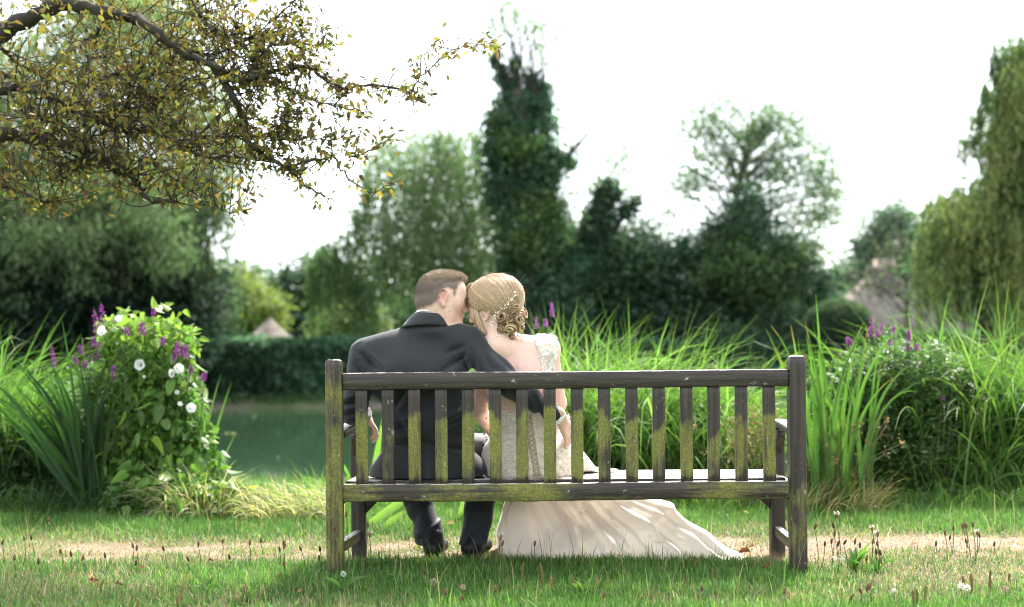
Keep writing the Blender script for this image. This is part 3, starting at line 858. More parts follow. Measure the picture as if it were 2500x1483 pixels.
# yew masses
t = tree('yew_tree', 'dark broad yew behind the bride, between the ivy tree and the gap', 'yew', on_ground(1500, 34.5))
c_ = crown([(1500, 640, 120, 90, 34.5), (1440, 640, 90, 90, 34.3), (1570, 600, 60, 60, 34.5), (1590, 680, 70, 70, 34.6), (1450, 750, 140, 90, 34.5), (1600, 770, 70, 80, 35), (1540, 800, 130, 70, 34.5)], 13500, 30, .32, .21, G_DARK + G_IVY, t, jit=.3)
crown([(1420, 690, 90, 40, 33.6), (1560, 640, 60, 30, 33.8), (1480, 610, 70, 25, 33.8)], 1500, 24, .26, .2, [(.05, .095, .045), (.06, .11, .05)], t, 'light_foliage')
limbs(t, [on_ground(1500, 34.5), at(1500, 800, 34.5), at(1500, 620, 34.5)], [.4, .3, .1], c_, 30)
t = tree('holly_tree', 'dark holly and ivy thicket under the airy ash tree', 'holly', on_ground(1810, 34.5))
c_ = crown([(1830, 500, 34, 40, 34.5, 1.4), (1790, 560, 60, 50, 34.5, 1.2), (1850, 580, 60, 60, 34.5), (1730, 640, 100, 75, 34.5), (1880, 660, 100, 80, 34.5), (1700, 760, 90, 90, 34.6), (1800, 740, 120, 90, 34.5), (1920, 760, 90, 80, 34.5), (1990, 720, 45, 60, 35), (1800, 830, 170, 60, 34.2), (1655, 620, 25, 40, 34.5)], 17000, 30, .30, .21, G_DARK + G_IVY, t, jit=.32)
crown([(1800, 660, 90, 60, 33.6), (1880, 720, 80, 50, 33.6), (1790, 600, 60, 40, 33.8), (1930, 640, 50, 50, 34)], 2300, 24, .24, .2, [(.055, .10, .035), (.075, .12, .04)], t, 'light_foliage')
crown([(1800, 850, 130, 50, 32.6), (1900, 800, 60, 60, 33)], 1600, 22, .26, .2, [(.045, .075, .04), (.055, .09, .05)], t, 'lower_foliage')
limbs(t, [on_ground(1810, 34.5), at(1810, 800, 34.5), at(1830, 540, 34.5)], [.35, .28, .08], c_, 30)

# airy ash
ba = on_ground(1790, 36)
t = tree('ash_tree', 'airy light green ash with thin open crown against the white sky', 'ash', ba)
la = [(1865, 262, 60, 34, 36, .7), (1790, 240, 45, 36, 36, .55), (1940, 285, 50, 40, 36, .7), (1700, 275, 40, 40, 36, .45), (2040, 500, 50, 80, 36, .6), (1560, 300, 50, 50, 36, .35), (1500, 400, 50, 60, 36, .35), (1900, 330, 110, 65, 36), (1820, 300, 110, 60, 36, .6), (1720, 330, 90, 70, 36, .7), (1990, 400, 85, 80, 36, .8), (1690, 440, 90, 90, 36, .75), (1800, 400, 100, 70, 36, .7), (1900, 430, 80, 80, 36, .7), (2000, 520, 60, 90, 36, .9), (1960, 620, 80, 70, 36, 1.0), (1640, 480, 60, 60, 36, .4), (1570, 360, 50, 60, 36, .25), (1540, 440, 45, 40, 36, .25), (1620, 560, 50, 50, 36, .4), (2020, 440, 50, 60, 36, .45), (1720, 260, 80, 40, 36, .25), (1920, 540, 70, 60, 36, .8), (1960, 690, 80, 50, 36)]
c_ = crown(la, 8200, 13, .20, .16, G_PALE + G_MID, t, asp=.5, droop=.35, jit=.15)
trunk_ = [ba, at(1790, 760, 36), at(1785, 600, 36), at(1800, 470, 36), at(1830, 360, 36), at(1880, 300, 36)]
limbs(t, trunk_, [.26, .2, .15, .10, .06, .02], c_, 150, (.06, .055, .045), .032)

# distant bluish tree, thatched house and round bush
t = tree('oak_tree', 'distant hazy blue green oak behind the thatched house', 'oak', on_ground(2170, 55))
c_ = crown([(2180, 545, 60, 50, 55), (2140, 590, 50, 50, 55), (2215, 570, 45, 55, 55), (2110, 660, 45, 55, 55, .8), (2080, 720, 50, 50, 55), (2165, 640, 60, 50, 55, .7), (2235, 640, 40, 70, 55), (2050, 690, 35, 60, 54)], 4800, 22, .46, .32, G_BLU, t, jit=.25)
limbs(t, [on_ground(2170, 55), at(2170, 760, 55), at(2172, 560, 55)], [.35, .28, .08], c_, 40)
def house():
    d = 46
    P = lambda x, y, dd=d: np.array(at(x, y, dd))
    c0 = P(2235, 700)
    h = thing('thatched_house', 'old cottage with a steep grey thatched roof beside the weeping willow', 'house', (c0[0], d, 0))
    eL, eR = P(2046, 790), P(2440, 815); rL, rR = P(2168, 655), P(2330, 640)
    n1, n2 = 16, 8
    V = []
    for j in range(n2 + 1):
        s = j / n2
        for i in range(n1 + 1):
            u = i / n1
            lo = eL + (eR - eL) * u; hi = rL + (rR - rL) * u
            p = lo + (hi - lo) * s
            p[1] += (s) * 2.2 - .12 * math.sin(s * 3.14)
            p[2] += RNG.normal(0, .02)
            V.append(p)
    idx = np.arange((n1 + 1) * (n2 + 1)).reshape(n2 + 1, n1 + 1)
    q = np.stack([idx[:-1, :-1], idx[:-1, 1:], idx[1:, 1:], idx[1:, :-1]], -1).reshape(-1, 4)
    mb = MB(); mb.add(V, q, (.105, .094, .084))
    # hipped end, rear slope
    b0 = len(V)
    eLb, eRb = eL + np.array([0, 4.4, 0]), eR + np.array([0, 4.4, 0])
    rl, rr = rL + np.array([0, 2.2, 0]), rR + np.array([0, 2.2, 0])
    mb.add([eL, eLb, rl, eR, eRb, rr], [np.array([[1, 0, 2], [3, 4, 5]]), np.array([[4, 1, 2, 5]])], (.115, .10, .085))
    mb.build('thatched_roof', M_THATCH, h, True)
    mb = MB()
    tube(mb, [rl + np.array([-.1, 0, .04]), rr + np.array([.1, 0, .04])], .16, 8, (.10, .085, .07)); mb.build('ridge', M_THATCH, h, True)
    mb = MB()
    x0, x1 = eL[0] + .35, eR[0] - .35; z1 = eL[2] + .1
    y0, y1 = d + .35, d + 4
    mb.add([(x0, y0, 0), (x1, y0, 0), (x1, y1, 0), (x0, y1, 0), (x0, y0, z1), (x1, y0, z1), (x1, y1, z1), (x0, y1, z1)], np.array([[0, 1, 5, 4], [1, 2, 6, 5], [2, 3, 7, 6], [3, 0, 4, 7]]), (.50, .42, .36))
    mb.build('wall', mat_plain('plaster', None, .9, .2, 3, .15), h)
    cp = P(2208, 655)
    mb = MB(); w = .34
    x, y, z0_, z1_ = cp[0], d + 2.4, P(0, 735)[2], P(0, 640)[2]
    mb.add([(x - w, y - w, z0_), (x + w, y - w, z0_), (x + w, y + w, z0_), (x - w, y + w, z0_), (x - w, y - w, z1_), (x + w, y - w, z1_), (x + w, y + w, z1_), (x - w, y + w, z1_)], np.array([[0, 1, 5, 4], [1, 2, 6, 5], [2, 3, 7, 6], [3, 0, 4, 7], [4, 5, 6, 7]]), (.30, .23, .20))
    mb.build('chimney', mat_plain('chimney_brick', None, .9, .2, 8, .25), h)
house()
t = tree('thin_tree', 'thin leafed dark tree in front of the cottage roof', 'tree', on_ground(2205, 42))
c_ = crown([(2200, 620, 50, 45, 42, .8), (2130, 690, 50, 25, 42, .5), (2225, 690, 25, 50, 42, .6)], 700, 14, .3, .19, [(.07, .075, .05), (.05, .06, .04)], t)
limbs(t, [on_ground(2205, 42), at(2215, 760, 42), at(2205, 640, 42)], [.1, .08, .03], c_, 30, r=.03)
# round clipped bush
cb = at(2066, 790, 31)
t = tree('clipped_bush', 'round clipped bush with pale sunlit top below the cottage roof', 'bush', (cb.x, 31, 0))
mb = MB()
n = 9000
dv = rand_dirs(n); rr_ = 1 + .05 * (fnoise(dv[:, 0] * 4 + 9, dv[:, 2] * 4 + 3, 19, 3) - .5)
sx_ = 78 * 31 / FPX; sz_ = 58 * 31 / FPX
pos = np.array([cb.x, 31.7, cb.z]) + dv * np.array([sx_, .7, sz_]) * rr_[:, None] * RNG.uniform(.9, 1.02, (n, 1))
leaves(mb, pos, nrmz(rand_dirs(n) + dv * .5), nrmz(dv + rand_dirs(n) * .6), .09 * RNG.uniform(.7, 1.3, n), .055, pick([(.075, .10, .045), (.10, .125, .06), (.05, .08, .035)], n), .2)
leaves(mb, pos * 1.0 + np.array([0, 0, -.02]), rand_dirs(n), rand_dirs(n), .12, .09, pick(G_DARK, n), .2)
o = mb.build('foliage', M_FAR, t); o['kind'] = 'stuff'
mb = MB(); tube(mb, [(cb.x, 31.7, 0), (cb.x, 31.7, cb.z)], [.12, .08], 7, (.05, .04, .03)); mb.build('trunk', M_BARK, t, True)

# weeping willow at the edge
br = on_ground(2440, 23)
t = tree('weeping_willow', 'tall weeping willow with long hanging yellow green curtains beside the cottage', 'willow', br)
hang([(2408, 215, 16, 24, 22.8), (2385, 270, 20, 24, 22.8), (2358, 340, 24, 18, 22.8), (2430, 130, 14, 30, 22.8), (2395, 330, 24, 24, 22.8)], 150, (.2, .62), .14, G_WIL[:2] + [(.075, .12, .05)], t, .07, asp=.26, out=.12, jit=.2, shake=.03, name='upper_strands')
L_ = [(2470, 120, 40, 50, 23), (2520, 100, 60, 60, 23), (2460, 240, 34, 60, 23), (2500, 260, 80, 100, 23.4), (2450, 330, 30, 40, 23), (2480, 400, 80, 90, 23.3), (2400, 470, 55, 40, 22.8), (2290, 500, 38, 32, 22.6), (2340, 490, 55, 40, 22.8), (2440, 520, 80, 50, 22.8), (2540, 420, 80, 160, 23), (2260, 560, 28, 30, 22.6), (2500, 560, 80, 60, 22.6)]
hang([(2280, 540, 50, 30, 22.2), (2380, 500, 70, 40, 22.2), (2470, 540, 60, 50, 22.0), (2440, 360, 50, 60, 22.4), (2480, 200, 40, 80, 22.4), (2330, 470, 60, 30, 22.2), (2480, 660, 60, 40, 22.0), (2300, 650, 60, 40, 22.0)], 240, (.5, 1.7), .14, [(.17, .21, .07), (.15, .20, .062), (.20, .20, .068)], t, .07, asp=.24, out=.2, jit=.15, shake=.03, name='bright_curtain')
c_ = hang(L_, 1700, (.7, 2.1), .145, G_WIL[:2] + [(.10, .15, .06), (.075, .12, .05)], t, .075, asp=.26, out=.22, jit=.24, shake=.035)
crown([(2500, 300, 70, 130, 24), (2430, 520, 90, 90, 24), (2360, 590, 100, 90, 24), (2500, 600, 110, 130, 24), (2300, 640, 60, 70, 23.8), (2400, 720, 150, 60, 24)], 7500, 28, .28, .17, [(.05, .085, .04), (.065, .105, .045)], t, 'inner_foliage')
limbs(t, [br, at(2445, 700, 23.6), at(2460, 450, 23.6), at(2490, 250, 23.6), at(2490, 110, 23.6)], [.4, .34, .24, .14, .04], c_, 50, r=.05)
# ---------------------------------------------------------------- near plants along the bank
def clump(name, label, cat, px0, px1, d0, d1, n, hpx, cols, lean=.12, bend=1.2, w=.012, kinkp=.25, base_cols=None, hs=.22, seg=8, part='blades', az_bias=None, tip=None, group=None, power=1.6, edge=True):
    xc = (px0 + px1) / 2; dc = (d0 + d1) / 2
    root = thing(name, label, cat, on_ground(xc, dc), group)
    d = RNG.uniform(d0, d1, n)
    px = RNG.uniform(px0, px1, n)
    b = atn(px, np.full(n, 1300.0), d); b[:, 2] = ground_z(b[:, 0], b[:, 1]) - .01
    H = (CY - hpx) / FPX * dc + HC
    h = H * 1.10 * np.exp(RNG.normal(-.16, hs, n))
    h = np.minimum(h, H * 1.22)
    az = RNG.uniform(0, 2 * np.pi, n)
    if edge:                                          # outer blades lean outwards
        u = (px - xc) / ((px1 - px0) / 2)
        az = np.where(RNG.random(n) < np.abs(u) * .8, np.where(u > 0, 0, np.pi) + RNG.normal(0, .6, n), az)
    if az_bias is not None: az = az_bias + RNG.normal(0, .7, n)
    l0 = np.abs(RNG.normal(0, lean, n)); be = np.abs(RNG.normal(bend, bend * .45, n))
    kp = RNG.uniform(.5, .85, n); ka = np.where(RNG.random(n) < kinkp, RNG.uniform(.9, 2.0, n), 0)
    ww = w * RNG.uniform(.6, 1.35, n)
    c = pick(cols, n, .2)
    tp = None
    if tip is not None: tp = (tip[0], np.where(RNG.random(n) < tip[1], RNG.uniform(.03, .2, n), 0))
    mb = MB(); blades(mb, b, az, h, l0, be, ww, c, seg, (kp, ka), tp, .25, power)
    o = mb.build(part, M_BLADE, root, False); o['kind'] = 'stuff'
    return root

SEDGE = [(.130, .230, .050), (.165, .275, .065), (.205, .310, .090), (.100, .180, .042)]
SEDGE_D = [(.065, .130, .030), (.085, .160, .036), (.110, .185, .045)]
DRY = [(.42, .35, .22), (.50, .43, .29), (.32, .27, .15), (.24, .24, .11)]

# undergrowth: dark weeds at the feet of the clumps
def weeds(label, px0, px1, d0, d1, n, hmax, cols, leaf=.06):
    d = RNG.uniform(d0, d1, n); px = RNG.uniform(px0, px1, n)
    b = atn(px, np.full(n, 1300.0), d)
    hm = hmax * (.55 + .8 * fnoise(b[:, 0] * 2.2, b[:, 1] * 2.2, 51))
    b[:, 2] = RNG.random(n) * hm
    mb = MB()
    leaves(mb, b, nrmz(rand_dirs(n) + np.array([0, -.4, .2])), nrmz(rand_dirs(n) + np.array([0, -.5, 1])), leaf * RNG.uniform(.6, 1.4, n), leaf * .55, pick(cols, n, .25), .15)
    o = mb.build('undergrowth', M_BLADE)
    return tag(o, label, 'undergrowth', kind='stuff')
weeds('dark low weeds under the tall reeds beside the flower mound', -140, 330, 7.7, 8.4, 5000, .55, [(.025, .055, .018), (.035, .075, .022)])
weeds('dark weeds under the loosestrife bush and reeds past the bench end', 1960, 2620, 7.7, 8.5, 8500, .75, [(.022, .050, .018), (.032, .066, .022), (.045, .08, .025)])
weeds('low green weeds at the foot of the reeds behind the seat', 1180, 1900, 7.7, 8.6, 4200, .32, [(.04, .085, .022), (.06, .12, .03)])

clump('reed_clump', 'pale arching reeds at the frame edge beside the dark iris', 'reeds', -330, 70, 7.8, 8.7, 1700, 790, SEDGE[3:] + SEDGE[:1] + SEDGE_D, .22, 1.6, .013, .25)
clump('reed_clump', 'low bright sedge filling the gap between frame edge reeds and iris', 'reeds', 40, 215, 8.1, 8.6, 260, 960, SEDGE, .3, 1.8, .012, .25)
clump('reed_clump', 'bright green reed bed with folded tips directly behind the bench back', 'reeds', 1330, 1660, 7.8, 8.8, 2100, 795, SEDGE + SEDGE_D, .16, 1.5, .012, .42)
clump('reed_clump', 'reeds just behind the bride with arching bright blades', 'reeds', 1260, 1420, 8.0, 8.7, 700, 785, SEDGE, .2, 1.6, .012, .35)
clump('reed_clump', 'looser reeds ending the bed behind the last bench slats', 'reeds', 1600, 1810, 7.7, 8.5, 1100, 855, SEDGE + SEDGE_D, .24, 1.6, .012, .35)
clump('reed_clump', 'tall dense green reeds at the far edge past the loosestrife', 'reeds', 2270, 2700, 7.7, 8.7, 2900, 770, SEDGE[3:] + SEDGE[:1] + SEDGE_D, .16, 1.5, .013, .36)
clump('reed_clump', 'arching pale reeds above the pink loosestrife bush', 'reeds', 2120, 2400, 8.3, 8.8, 700, 800, SEDGE[:2], .2, 1.8, .012, .35)
clump('reed_clump', 'dark drooping reeds at the foot of the tall far reeds', 'reeds', 2230, 2640, 7.45, 7.8, 240, 1010, SEDGE_D, .3, 1.7, .013, .15)

# single broad leaves (iris): every leaf its own piece
def iris(name, label, px0, px1, d0, d1, specs, cols, w=.03, tips=None):
    xc, dc = (px0 + px1) / 2, (d0 + d1) / 2
    root = thing(name, label, 'iris', on_ground(xc, dc))
    for (bx, hp, leanx, bend, wm) in specs:
        d = RNG.uniform(d0, d1)
        p = on_ground(bx, d)
        H = (CY - hp) / FPX * d + HC
        lean = abs(leanx); az = 0 if leanx > 0 else math.pi
        az += RNG.normal(0, .35)
        L = H / max(.45, math.cos(lean) * (1 - .12 * bend))
        mb = MB()
        tc = ((.30, .17, .05), np.array([RNG.uniform(.04, .14)])) if tips and RNG.random() < tips else None
        blades(mb, np.array([[p.x, p.y, -.01]]), np.array([az]), np.array([L]), np.array([lean]), np.array([bend]), np.array([w * wm]), pick(cols, 1, .12), 12, None, tc, .0, 2.2, np.array([RNG.normal(1.35, .25)]))
        mb.build('leaf', M_BLADE, root, True)
    return root
IR_D = [(.018, .050, .014), (.027, .068, .018), (.038, .085, .021)]
IR_B = [(.070, .145, .028), (.090, .180, .033), (.055, .115, .024)]
sp = [(205, 770, -.08, .12, 1.1), (215, 860, -.22, .25, 1.0)]
for i in range(44):
    a = RNG.uniform(-.62, .10)
    sp.append((RNG.uniform(185, 260), RNG.uniform(800, 960) + abs(a) * 90, a, RNG.uniform(.1, .7) * (1 + abs(a)), RNG.uniform(.7, 1.1)))
iris('iris_clump', 'dark green iris fan of long sword leaves in front of the flower mound', 185, 260, 7.25, 7.65, sp, IR_D, .036)
sp = [(2020, 722, -.03, .05, 1.1), (1990, 800, -.1, .1, 1), (2060, 805, .12, .1, 1), (2045, 815, .04, .3, 1), (2085, 900, .16, 1.5, .9), (2100, 930, .12, 1.7, .9), (1975, 830, -.05, .05, .9), (1962, 880, -.02, .1, .9), (2040, 790, -.12, .1, .8), (1998, 850, -.2, .15, .9)]
for i in range(54):
    a = RNG.normal(0, .10)
    sp.append((RNG.uniform(1958, 2120), RNG.uniform(800, 1010), a, min(1.3, abs(RNG.normal(.35, .5))), RNG.uniform(.7, 1.1)))
iris('iris_clump', 'upright bright green iris leaves with browned tips beside the bench post', 1965, 2110, 6.95, 7.45, sp, IR_B, .028, .4)
sp = [(918, 985, .04, .2, 1.0), (930, 1010, .2, .6, .9), (895, 1040, -.1, .3, .8), (905, 1000, .10, .3, 1.1), (940, 1060, .3, .8, .8), (880, 1090, -.25, .7, .8), (912, 1075, .16, .4, .9), (955, 1120, .35, .9, .8)]
iris('iris_clump', 'few bright iris leaves seen through the slats beside the groom', 880, 950, 7.3, 7.7, sp, [(.12, .22, .035), (.15, .26, .05)], .036)
sp = [(880, 1130, .95, .5, 1.3), (930, 1160, .8, .4, 1.0), (1120, 1120, .35, .6, 1.2), (1165, 1130, -.35, .5, 1.1)]
iris('iris_clump', 'pale green sword leaves seen between the legs of the groom', 900, 1170, 6.5, 6.9, sp, [(.16, .25, .06), (.19, .28, .08)], .04)
sp = [(468, 905, .20, .12, .9), (480, 925, .26, .10, .9), (500, 1045, .40, .1, .8)]
iris('iris_clump', 'stray iris leaves slanting out of the mound over the pond', 420, 470, 7.6, 7.9, sp, [(.09, .16, .05)], .026)

# bindweed mound
HEART = [(0, 0), (.16, .10), (.34, .06), (.46, -.10), (.44, -.34), (.30, -.62), (.14, -.86), (0, -1.0)]
def heart_mesh():
    V = []; F = []
    for sgn in (1, -1):
        for (x, y) in HEART[1:-1]:
            V.append((sgn * x * .78, .10 * abs(x) * 3.0 - .22 * (y * y), y))
    V += [(0, 0, 0), (0, -.03, -.33), (0, -.10, -.66), (0, -.22, -1.0)]
    k = len(HEART) - 2
    a, m1, m2, tip = 2 * k, 2 * k + 1, 2 * k + 2, 2 * k + 3
    for s in (0, 1):
        o = s * k
        tri = [(a, o, o + 1), (a, o + 1, m1), (o + 1, o + 2, m1), (o + 2, o + 3, m1), (m1, o + 3, m2), (o + 3, o + 4, m2), (o + 4, o + 5, m2), (m2, o + 5, tip)]
        F += [t if s == 0 else t[::-1] for t in tri]
    mb = MB(); mb.add(np.array(V), np.array(F), (.120, .225, .048))
    return mb
bp_ = on_ground(370, 7.55)
mound = thing('bindweed_mound', 'tall mound of bright heart-shaped bindweed leaves with white trumpet flowers', 'bindweed', bp_)
lf = heart_mesh().build('leaf', M_BUSH, mound, True, origin=(0, 0, 0))
YL = heart_mesh()
YL.c = [np.broadcast_to(np.array([.22, .32, .065]), c.shape) for c in YL.c]
lfy = YL.build('leaf', M_BUSH, mound, True, origin=(0, 0, 0))
def orient(nv, roll=0.0):
    """rotation whose -Y axis faces nv with the leaf tip hanging down"""
    y = -Vector(nv).normalized()
    z = Vector((0, 0, 1)); z = (z - y * z.dot(y))
    if z.length < .1: z = Vector((1, 0, .3)); z = z - y * z.dot(y)
    z.normalize(); x = y.cross(z)
    M = Matrix((x, y, z)).transposed() @ Matrix.Rotation(roll, 3, 'Y')
    return M.to_euler()
# mound envelope in photograph columns: (py, x centre, half width)
ENV = [(775, 345, 92), (800, 358, 116), (840, 362, 112), (860, 358, 104), (920, 375, 112), (1000, 385, 118), (1080, 395, 128), (1150, 400, 150), (1210, 420, 190)]
ey = np.array([e[0] for e in ENV]); ex = np.array([e[1] for e in ENV]); ew = np.array([e[2] for e in ENV])
def mound_pt(py, th, r=1.0, d=7.55):
    c = np.interp(py, ey, ex); w = np.interp(py, ey, ew) * r
    px = c + w * math.sin(th)
    dd = d - .26 * r * math.cos(th) * (w / 110)
    return at(px, py, dd), Vector((math.sin(th), -math.cos(th), .15))
first = [lf, lfy]
cnt = 0
for i in range(285):
    py = RNG.uniform(775, 1225)
    th = RNG.uniform(-1.7, 1.7)
    p, nv = mound_pt(py, th, RNG.uniform(.78, 1.16))
    nv = nv + Vector(RNG.normal(0, .75, 3))
    if py < 830: nv += Vector((0, 0, .5))
    s = RNG.uniform(.042, .088) * (1.1 if py > 900 else .85)
    young = (py < 850 and RNG.random() < .8) or RNG.random() < .12
    src = lfy if young else lf
    if i < 1 or (young and lfy in first):
        pass
    e = orient(nv, RNG.normal(0, .5))
    if src in first:
        first.remove(src); o = src
        o.location = p - bp_; o.rotation_euler = e; o.scale = (s, s, s * 1.15)
    else:
        link_copy(src, mound, p - bp_, e, (s, s, s * 1.15))
for i in range(46):                                        # young shoots poking out of the top and the overhanging shoulder
    if i < 30: p = at(RNG.uniform(265, 455), RNG.uniform(742, 792), RNG.uniform(7.35, 7.7))
    else: p = at(RNG.uniform(455, 500), RNG.uniform(785, 880), RNG.uniform(7.35, 7.6))
    s = RNG.uniform(.025, .055)
    link_copy(lfy, mound, p - bp_, orient(Vector(RNG.normal(0, .6, 3)) + Vector((0, -1, .4)), RNG.normal(0, 1.2)), (s, s, s * 1.2))
# stuff foliage inside
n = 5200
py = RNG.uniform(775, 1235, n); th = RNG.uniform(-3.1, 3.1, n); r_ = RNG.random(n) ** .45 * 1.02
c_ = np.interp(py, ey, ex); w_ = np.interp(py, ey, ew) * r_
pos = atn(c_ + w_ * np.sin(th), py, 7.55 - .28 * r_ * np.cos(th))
mb = MB()
leaves(mb, pos, nrmz(rand_dirs(n) + np.array([0, -.3, -.8])), nrmz(rand_dirs(n) + np.array([0, -1, .4])), RNG.uniform(.03, .075, n), RNG.uniform(.02, .05, n), np.where((py < 840)[:, None], pick([(.20, .30, .06), (.15, .24, .05)], n), pick([(.065, .135, .032), (.095, .18, .04), (.14, .23, .05)], n)), .15)  # yellow young leaves on top; shade lower down is put into the leaf colour
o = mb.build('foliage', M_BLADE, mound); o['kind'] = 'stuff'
mb = MB()
for i in range(26):
    a = on_ground(RNG.uniform(330, 430), RNG.uniform(7.4, 7.7))
    b, _ = mound_pt(RNG.uniform(790, 950), RNG.uniform(-1.5, 1.5), .8)
    tube(mb, catmull([a, (a + b) / 2 + Vector(RNG.normal(0, .04, 3)), b], 8), .005, 4, (.10, .12, .04))
o = mb.build('stems', M_BARK, mound); o['kind'] = 'stuff'

# white trumpet flowers, each a piece of the mound
def trumpet():
    mb = MB(); k = 20
    th = np.linspace(0, 2 * np.pi, k, endpoint=False)
    rows = []
    for (r, y) in ((.05, .75), (.09, .5), (.16, .28), (.32, .10), (.46, .02), (.5, .03)):
        rr = r * (1 + (.05 * np.cos(5 * th) if r > .3 else 0))
        rows.append(np.stack([rr * np.cos(th), np.full(k, y) + (.02 * np.cos(5 * th) if r > .3 else 0), rr * np.sin(th)], -1))
    V = np.concatenate(rows); idx = np.arange(len(V)).reshape(len(rows), k)
    mb.add(V, [np.stack([idx[:-1], np.roll(idx[:-1], -1, 1), np.roll(idx[1:], -1, 1), idx[1:]], -1).reshape(-1, 4)], (.82, .82, .80))
    return mb
M_PETAL = mat_leaf('white_petals', .3, .5, .2, tint=(.62, .53, .6))
fl0 = None
for (x, y, s, nx_, nz_) in ((340, 891, .064, -.15, .1), (247, 808, .062, -.5, .15), (437, 900, .058, .45, .0), (418, 912, .05, -.7, -.1), (467, 996, .058, .5, .1), (289, 778, .044, .3, .5), (352, 920, .018, 0, .2), (432, 958, .026, .4, .3), (440, 986, .030, .6, .5)):
    p = at(x, y, 7.22)
    e = orient((nx_, -1, nz_), RNG.uniform(0, 1))
    if fl0 is None:
        fl0 = trumpet().build('flower', M_PETAL, mound, True, origin=(0, 0, 0)); o = fl0
        o.location = p - bp_; o.rotation_euler = e; o.scale = (s, s, s)
    else:
        link_copy(fl0, mound, p - bp_, e, (s, s, s))

# creeping bindweed at the foot of the mound
cp_ = on_ground(520, 7.2)
creep = thing('creeping_bindweed', 'low creeping bindweed trailing over the grass at the foot of the mound', 'bindweed', cp_)
for i in range(170):
    px = RNG.uniform(280, 640); d = RNG.uniform(6.95, 7.5)
    hmax = np.interp(px, [280, 400, 560, 640], [1190, 1150, 1165, 1200])
    py = RNG.uniform(hmax, 1275)
    p = at(px, py, d); p.z = max(.02, p.z)
    src = lf if RNG.random() < .6 else lfy
    s = RNG.uniform(.04, .08)
    link_copy(src, creep, p - cp_, orient(Vector(RNG.normal(0, .5, 3)) + Vector((0, -1, .7)), RNG.normal(0, .8)), (s, s, s * 1.1))
n = 3200
px = RNG.uniform(250, 650, n); hm = np.interp(px, [250, 400, 560, 650], [1210, 1140, 1175, 1225]); py = hm + (1280 - hm) * RNG.random(n)
pos = atn(px, py, RNG.uniform(7.0, 7.7, n)); pos[:, 2] = np.maximum(pos[:, 2], .01)
mb = MB(); leaves(mb, pos, rand_dirs(n), nrmz(rand_dirs(n) + np.array([0, -.5, 1])), RNG.uniform(.025, .06, n), RNG.uniform(.015, .04, n), pick([(.06, .12, .028), (.09, .16, .035), (.045, .09, .022)], n), .15)
o = mb.build('foliage', M_BLADE, creep); o['kind'] = 'stuff'

# dry arching tussocks
clump('dry_sedge', 'dry buff sedge arching over the creeping bindweed', 'sedge', 390, 560, 6.95, 7.25, 420, 1105, DRY + SEDGE[:1], .5, 2.1, .006, 0, part='blades')
clump('dry_sedge', 'pale dry grass tussock drooping beside the bench, by the water', 'sedge', 600, 840, 6.8, 7.3, 1000, 1150, DRY + SEDGE[:1], .4, 2.3, .0065, 0, az_bias=2.9)
clump('dry_sedge', 'thin green rushes leaning in from the bench post over the water', 'sedge', 760, 860, 7.2, 7.8, 90, 1120, SEDGE, .5, .8, .006, .1)

# brown flowering rush
def rush(label, px0, px1, d0, d1, n, hp, az0, group):
    root = thing('flowering_rush', label, 'rush', on_ground((px0 + px1) / 2, (d0 + d1) / 2), group)
    mb = MB(); heads = []
    for i in range(n):
        p = on_ground(RNG.uniform(px0, px1), RNG.uniform(d0, d1))
        H = ((CY - hp) / FPX * p.y + HC) * RNG.uniform(.5, 1.1)
        az = az0 + RNG.normal(0, .9); le = abs(RNG.normal(.35, .22))
        s = np.linspace(0, 1, 7)
        r = H * np.tan(min(le, .95)) * s ** 1.7 * .9
        P = np.stack([p.x + r * math.cos(az), p.y + r * math.sin(az), H * s * (1 - .15 * s * le)], -1)
        tube(mb, P, np.linspace(.0032, .0014, 7), 3, pick([(.10, .13, .045), (.22, .18, .09), (.14, .16, .05)], 1)[0])
        heads.append(P[-2 if RNG.random() < .5 else -1])
    o = mb.build('stalks', M_BLADE, root); o['kind'] = 'stuff'
    hc = np.array(heads); k = np.repeat(np.arange(len(hc)), 9)
    pos = hc[k] + RNG.normal(0, 1, (len(k), 3)) * np.array([.010, .010, .022])
    mb = MB(); leaves(mb, pos, nrmz(rand_dirs(len(k)) + np.array([0, 0, .6])), rand_dirs(len(k)), .022, .010, pick([(.20, .115, .065), (.25, .15, .085), (.15, .09, .05)], len(k)), .2)
    o = mb.build('flower_heads', M_BLADE, root); o['kind'] = 'stuff'
rush('brown tipped rushes leaning behind the end of the seat', 1800, 1930, 7.0, 7.5, 60, 1000, 2.6, None)
rush('brown flowering rushes sprawling below the iris beside the bench leg', 1950, 2110, 6.95, 7.4, 70, 1040, .2, None)
clump('dry_sedge', 'dry reddish sedge lying out over the lawn below the iris', 'sedge', 1950, 2150, 6.85, 7.2, 330, 1150, [(.30, .22, .11), (.22, .20, .08), (.13, .16, .05), (.36, .28, .16)], .7, 1.1, .005, 0, az_bias=.1)
clump('grass_tuft', 'longer green grass fringe below the reeds behind the seat', 'grass', 1180, 1900, 7.1, 7.7, 900, 1150, SEDGE_D + SEDGE, .35, 1.3, .005, 0, edge=False)
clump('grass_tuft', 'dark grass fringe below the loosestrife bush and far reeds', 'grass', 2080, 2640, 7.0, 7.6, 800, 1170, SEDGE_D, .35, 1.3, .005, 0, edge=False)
clump('grass_tuft', 'dark grass fringe below the iris and frame edge reeds', 'grass', -160, 340, 7.1, 7.6, 700, 1150, [(.03, .065, .02), (.045, .09, .024)], .35, 1.3, .006, 0, edge=False)

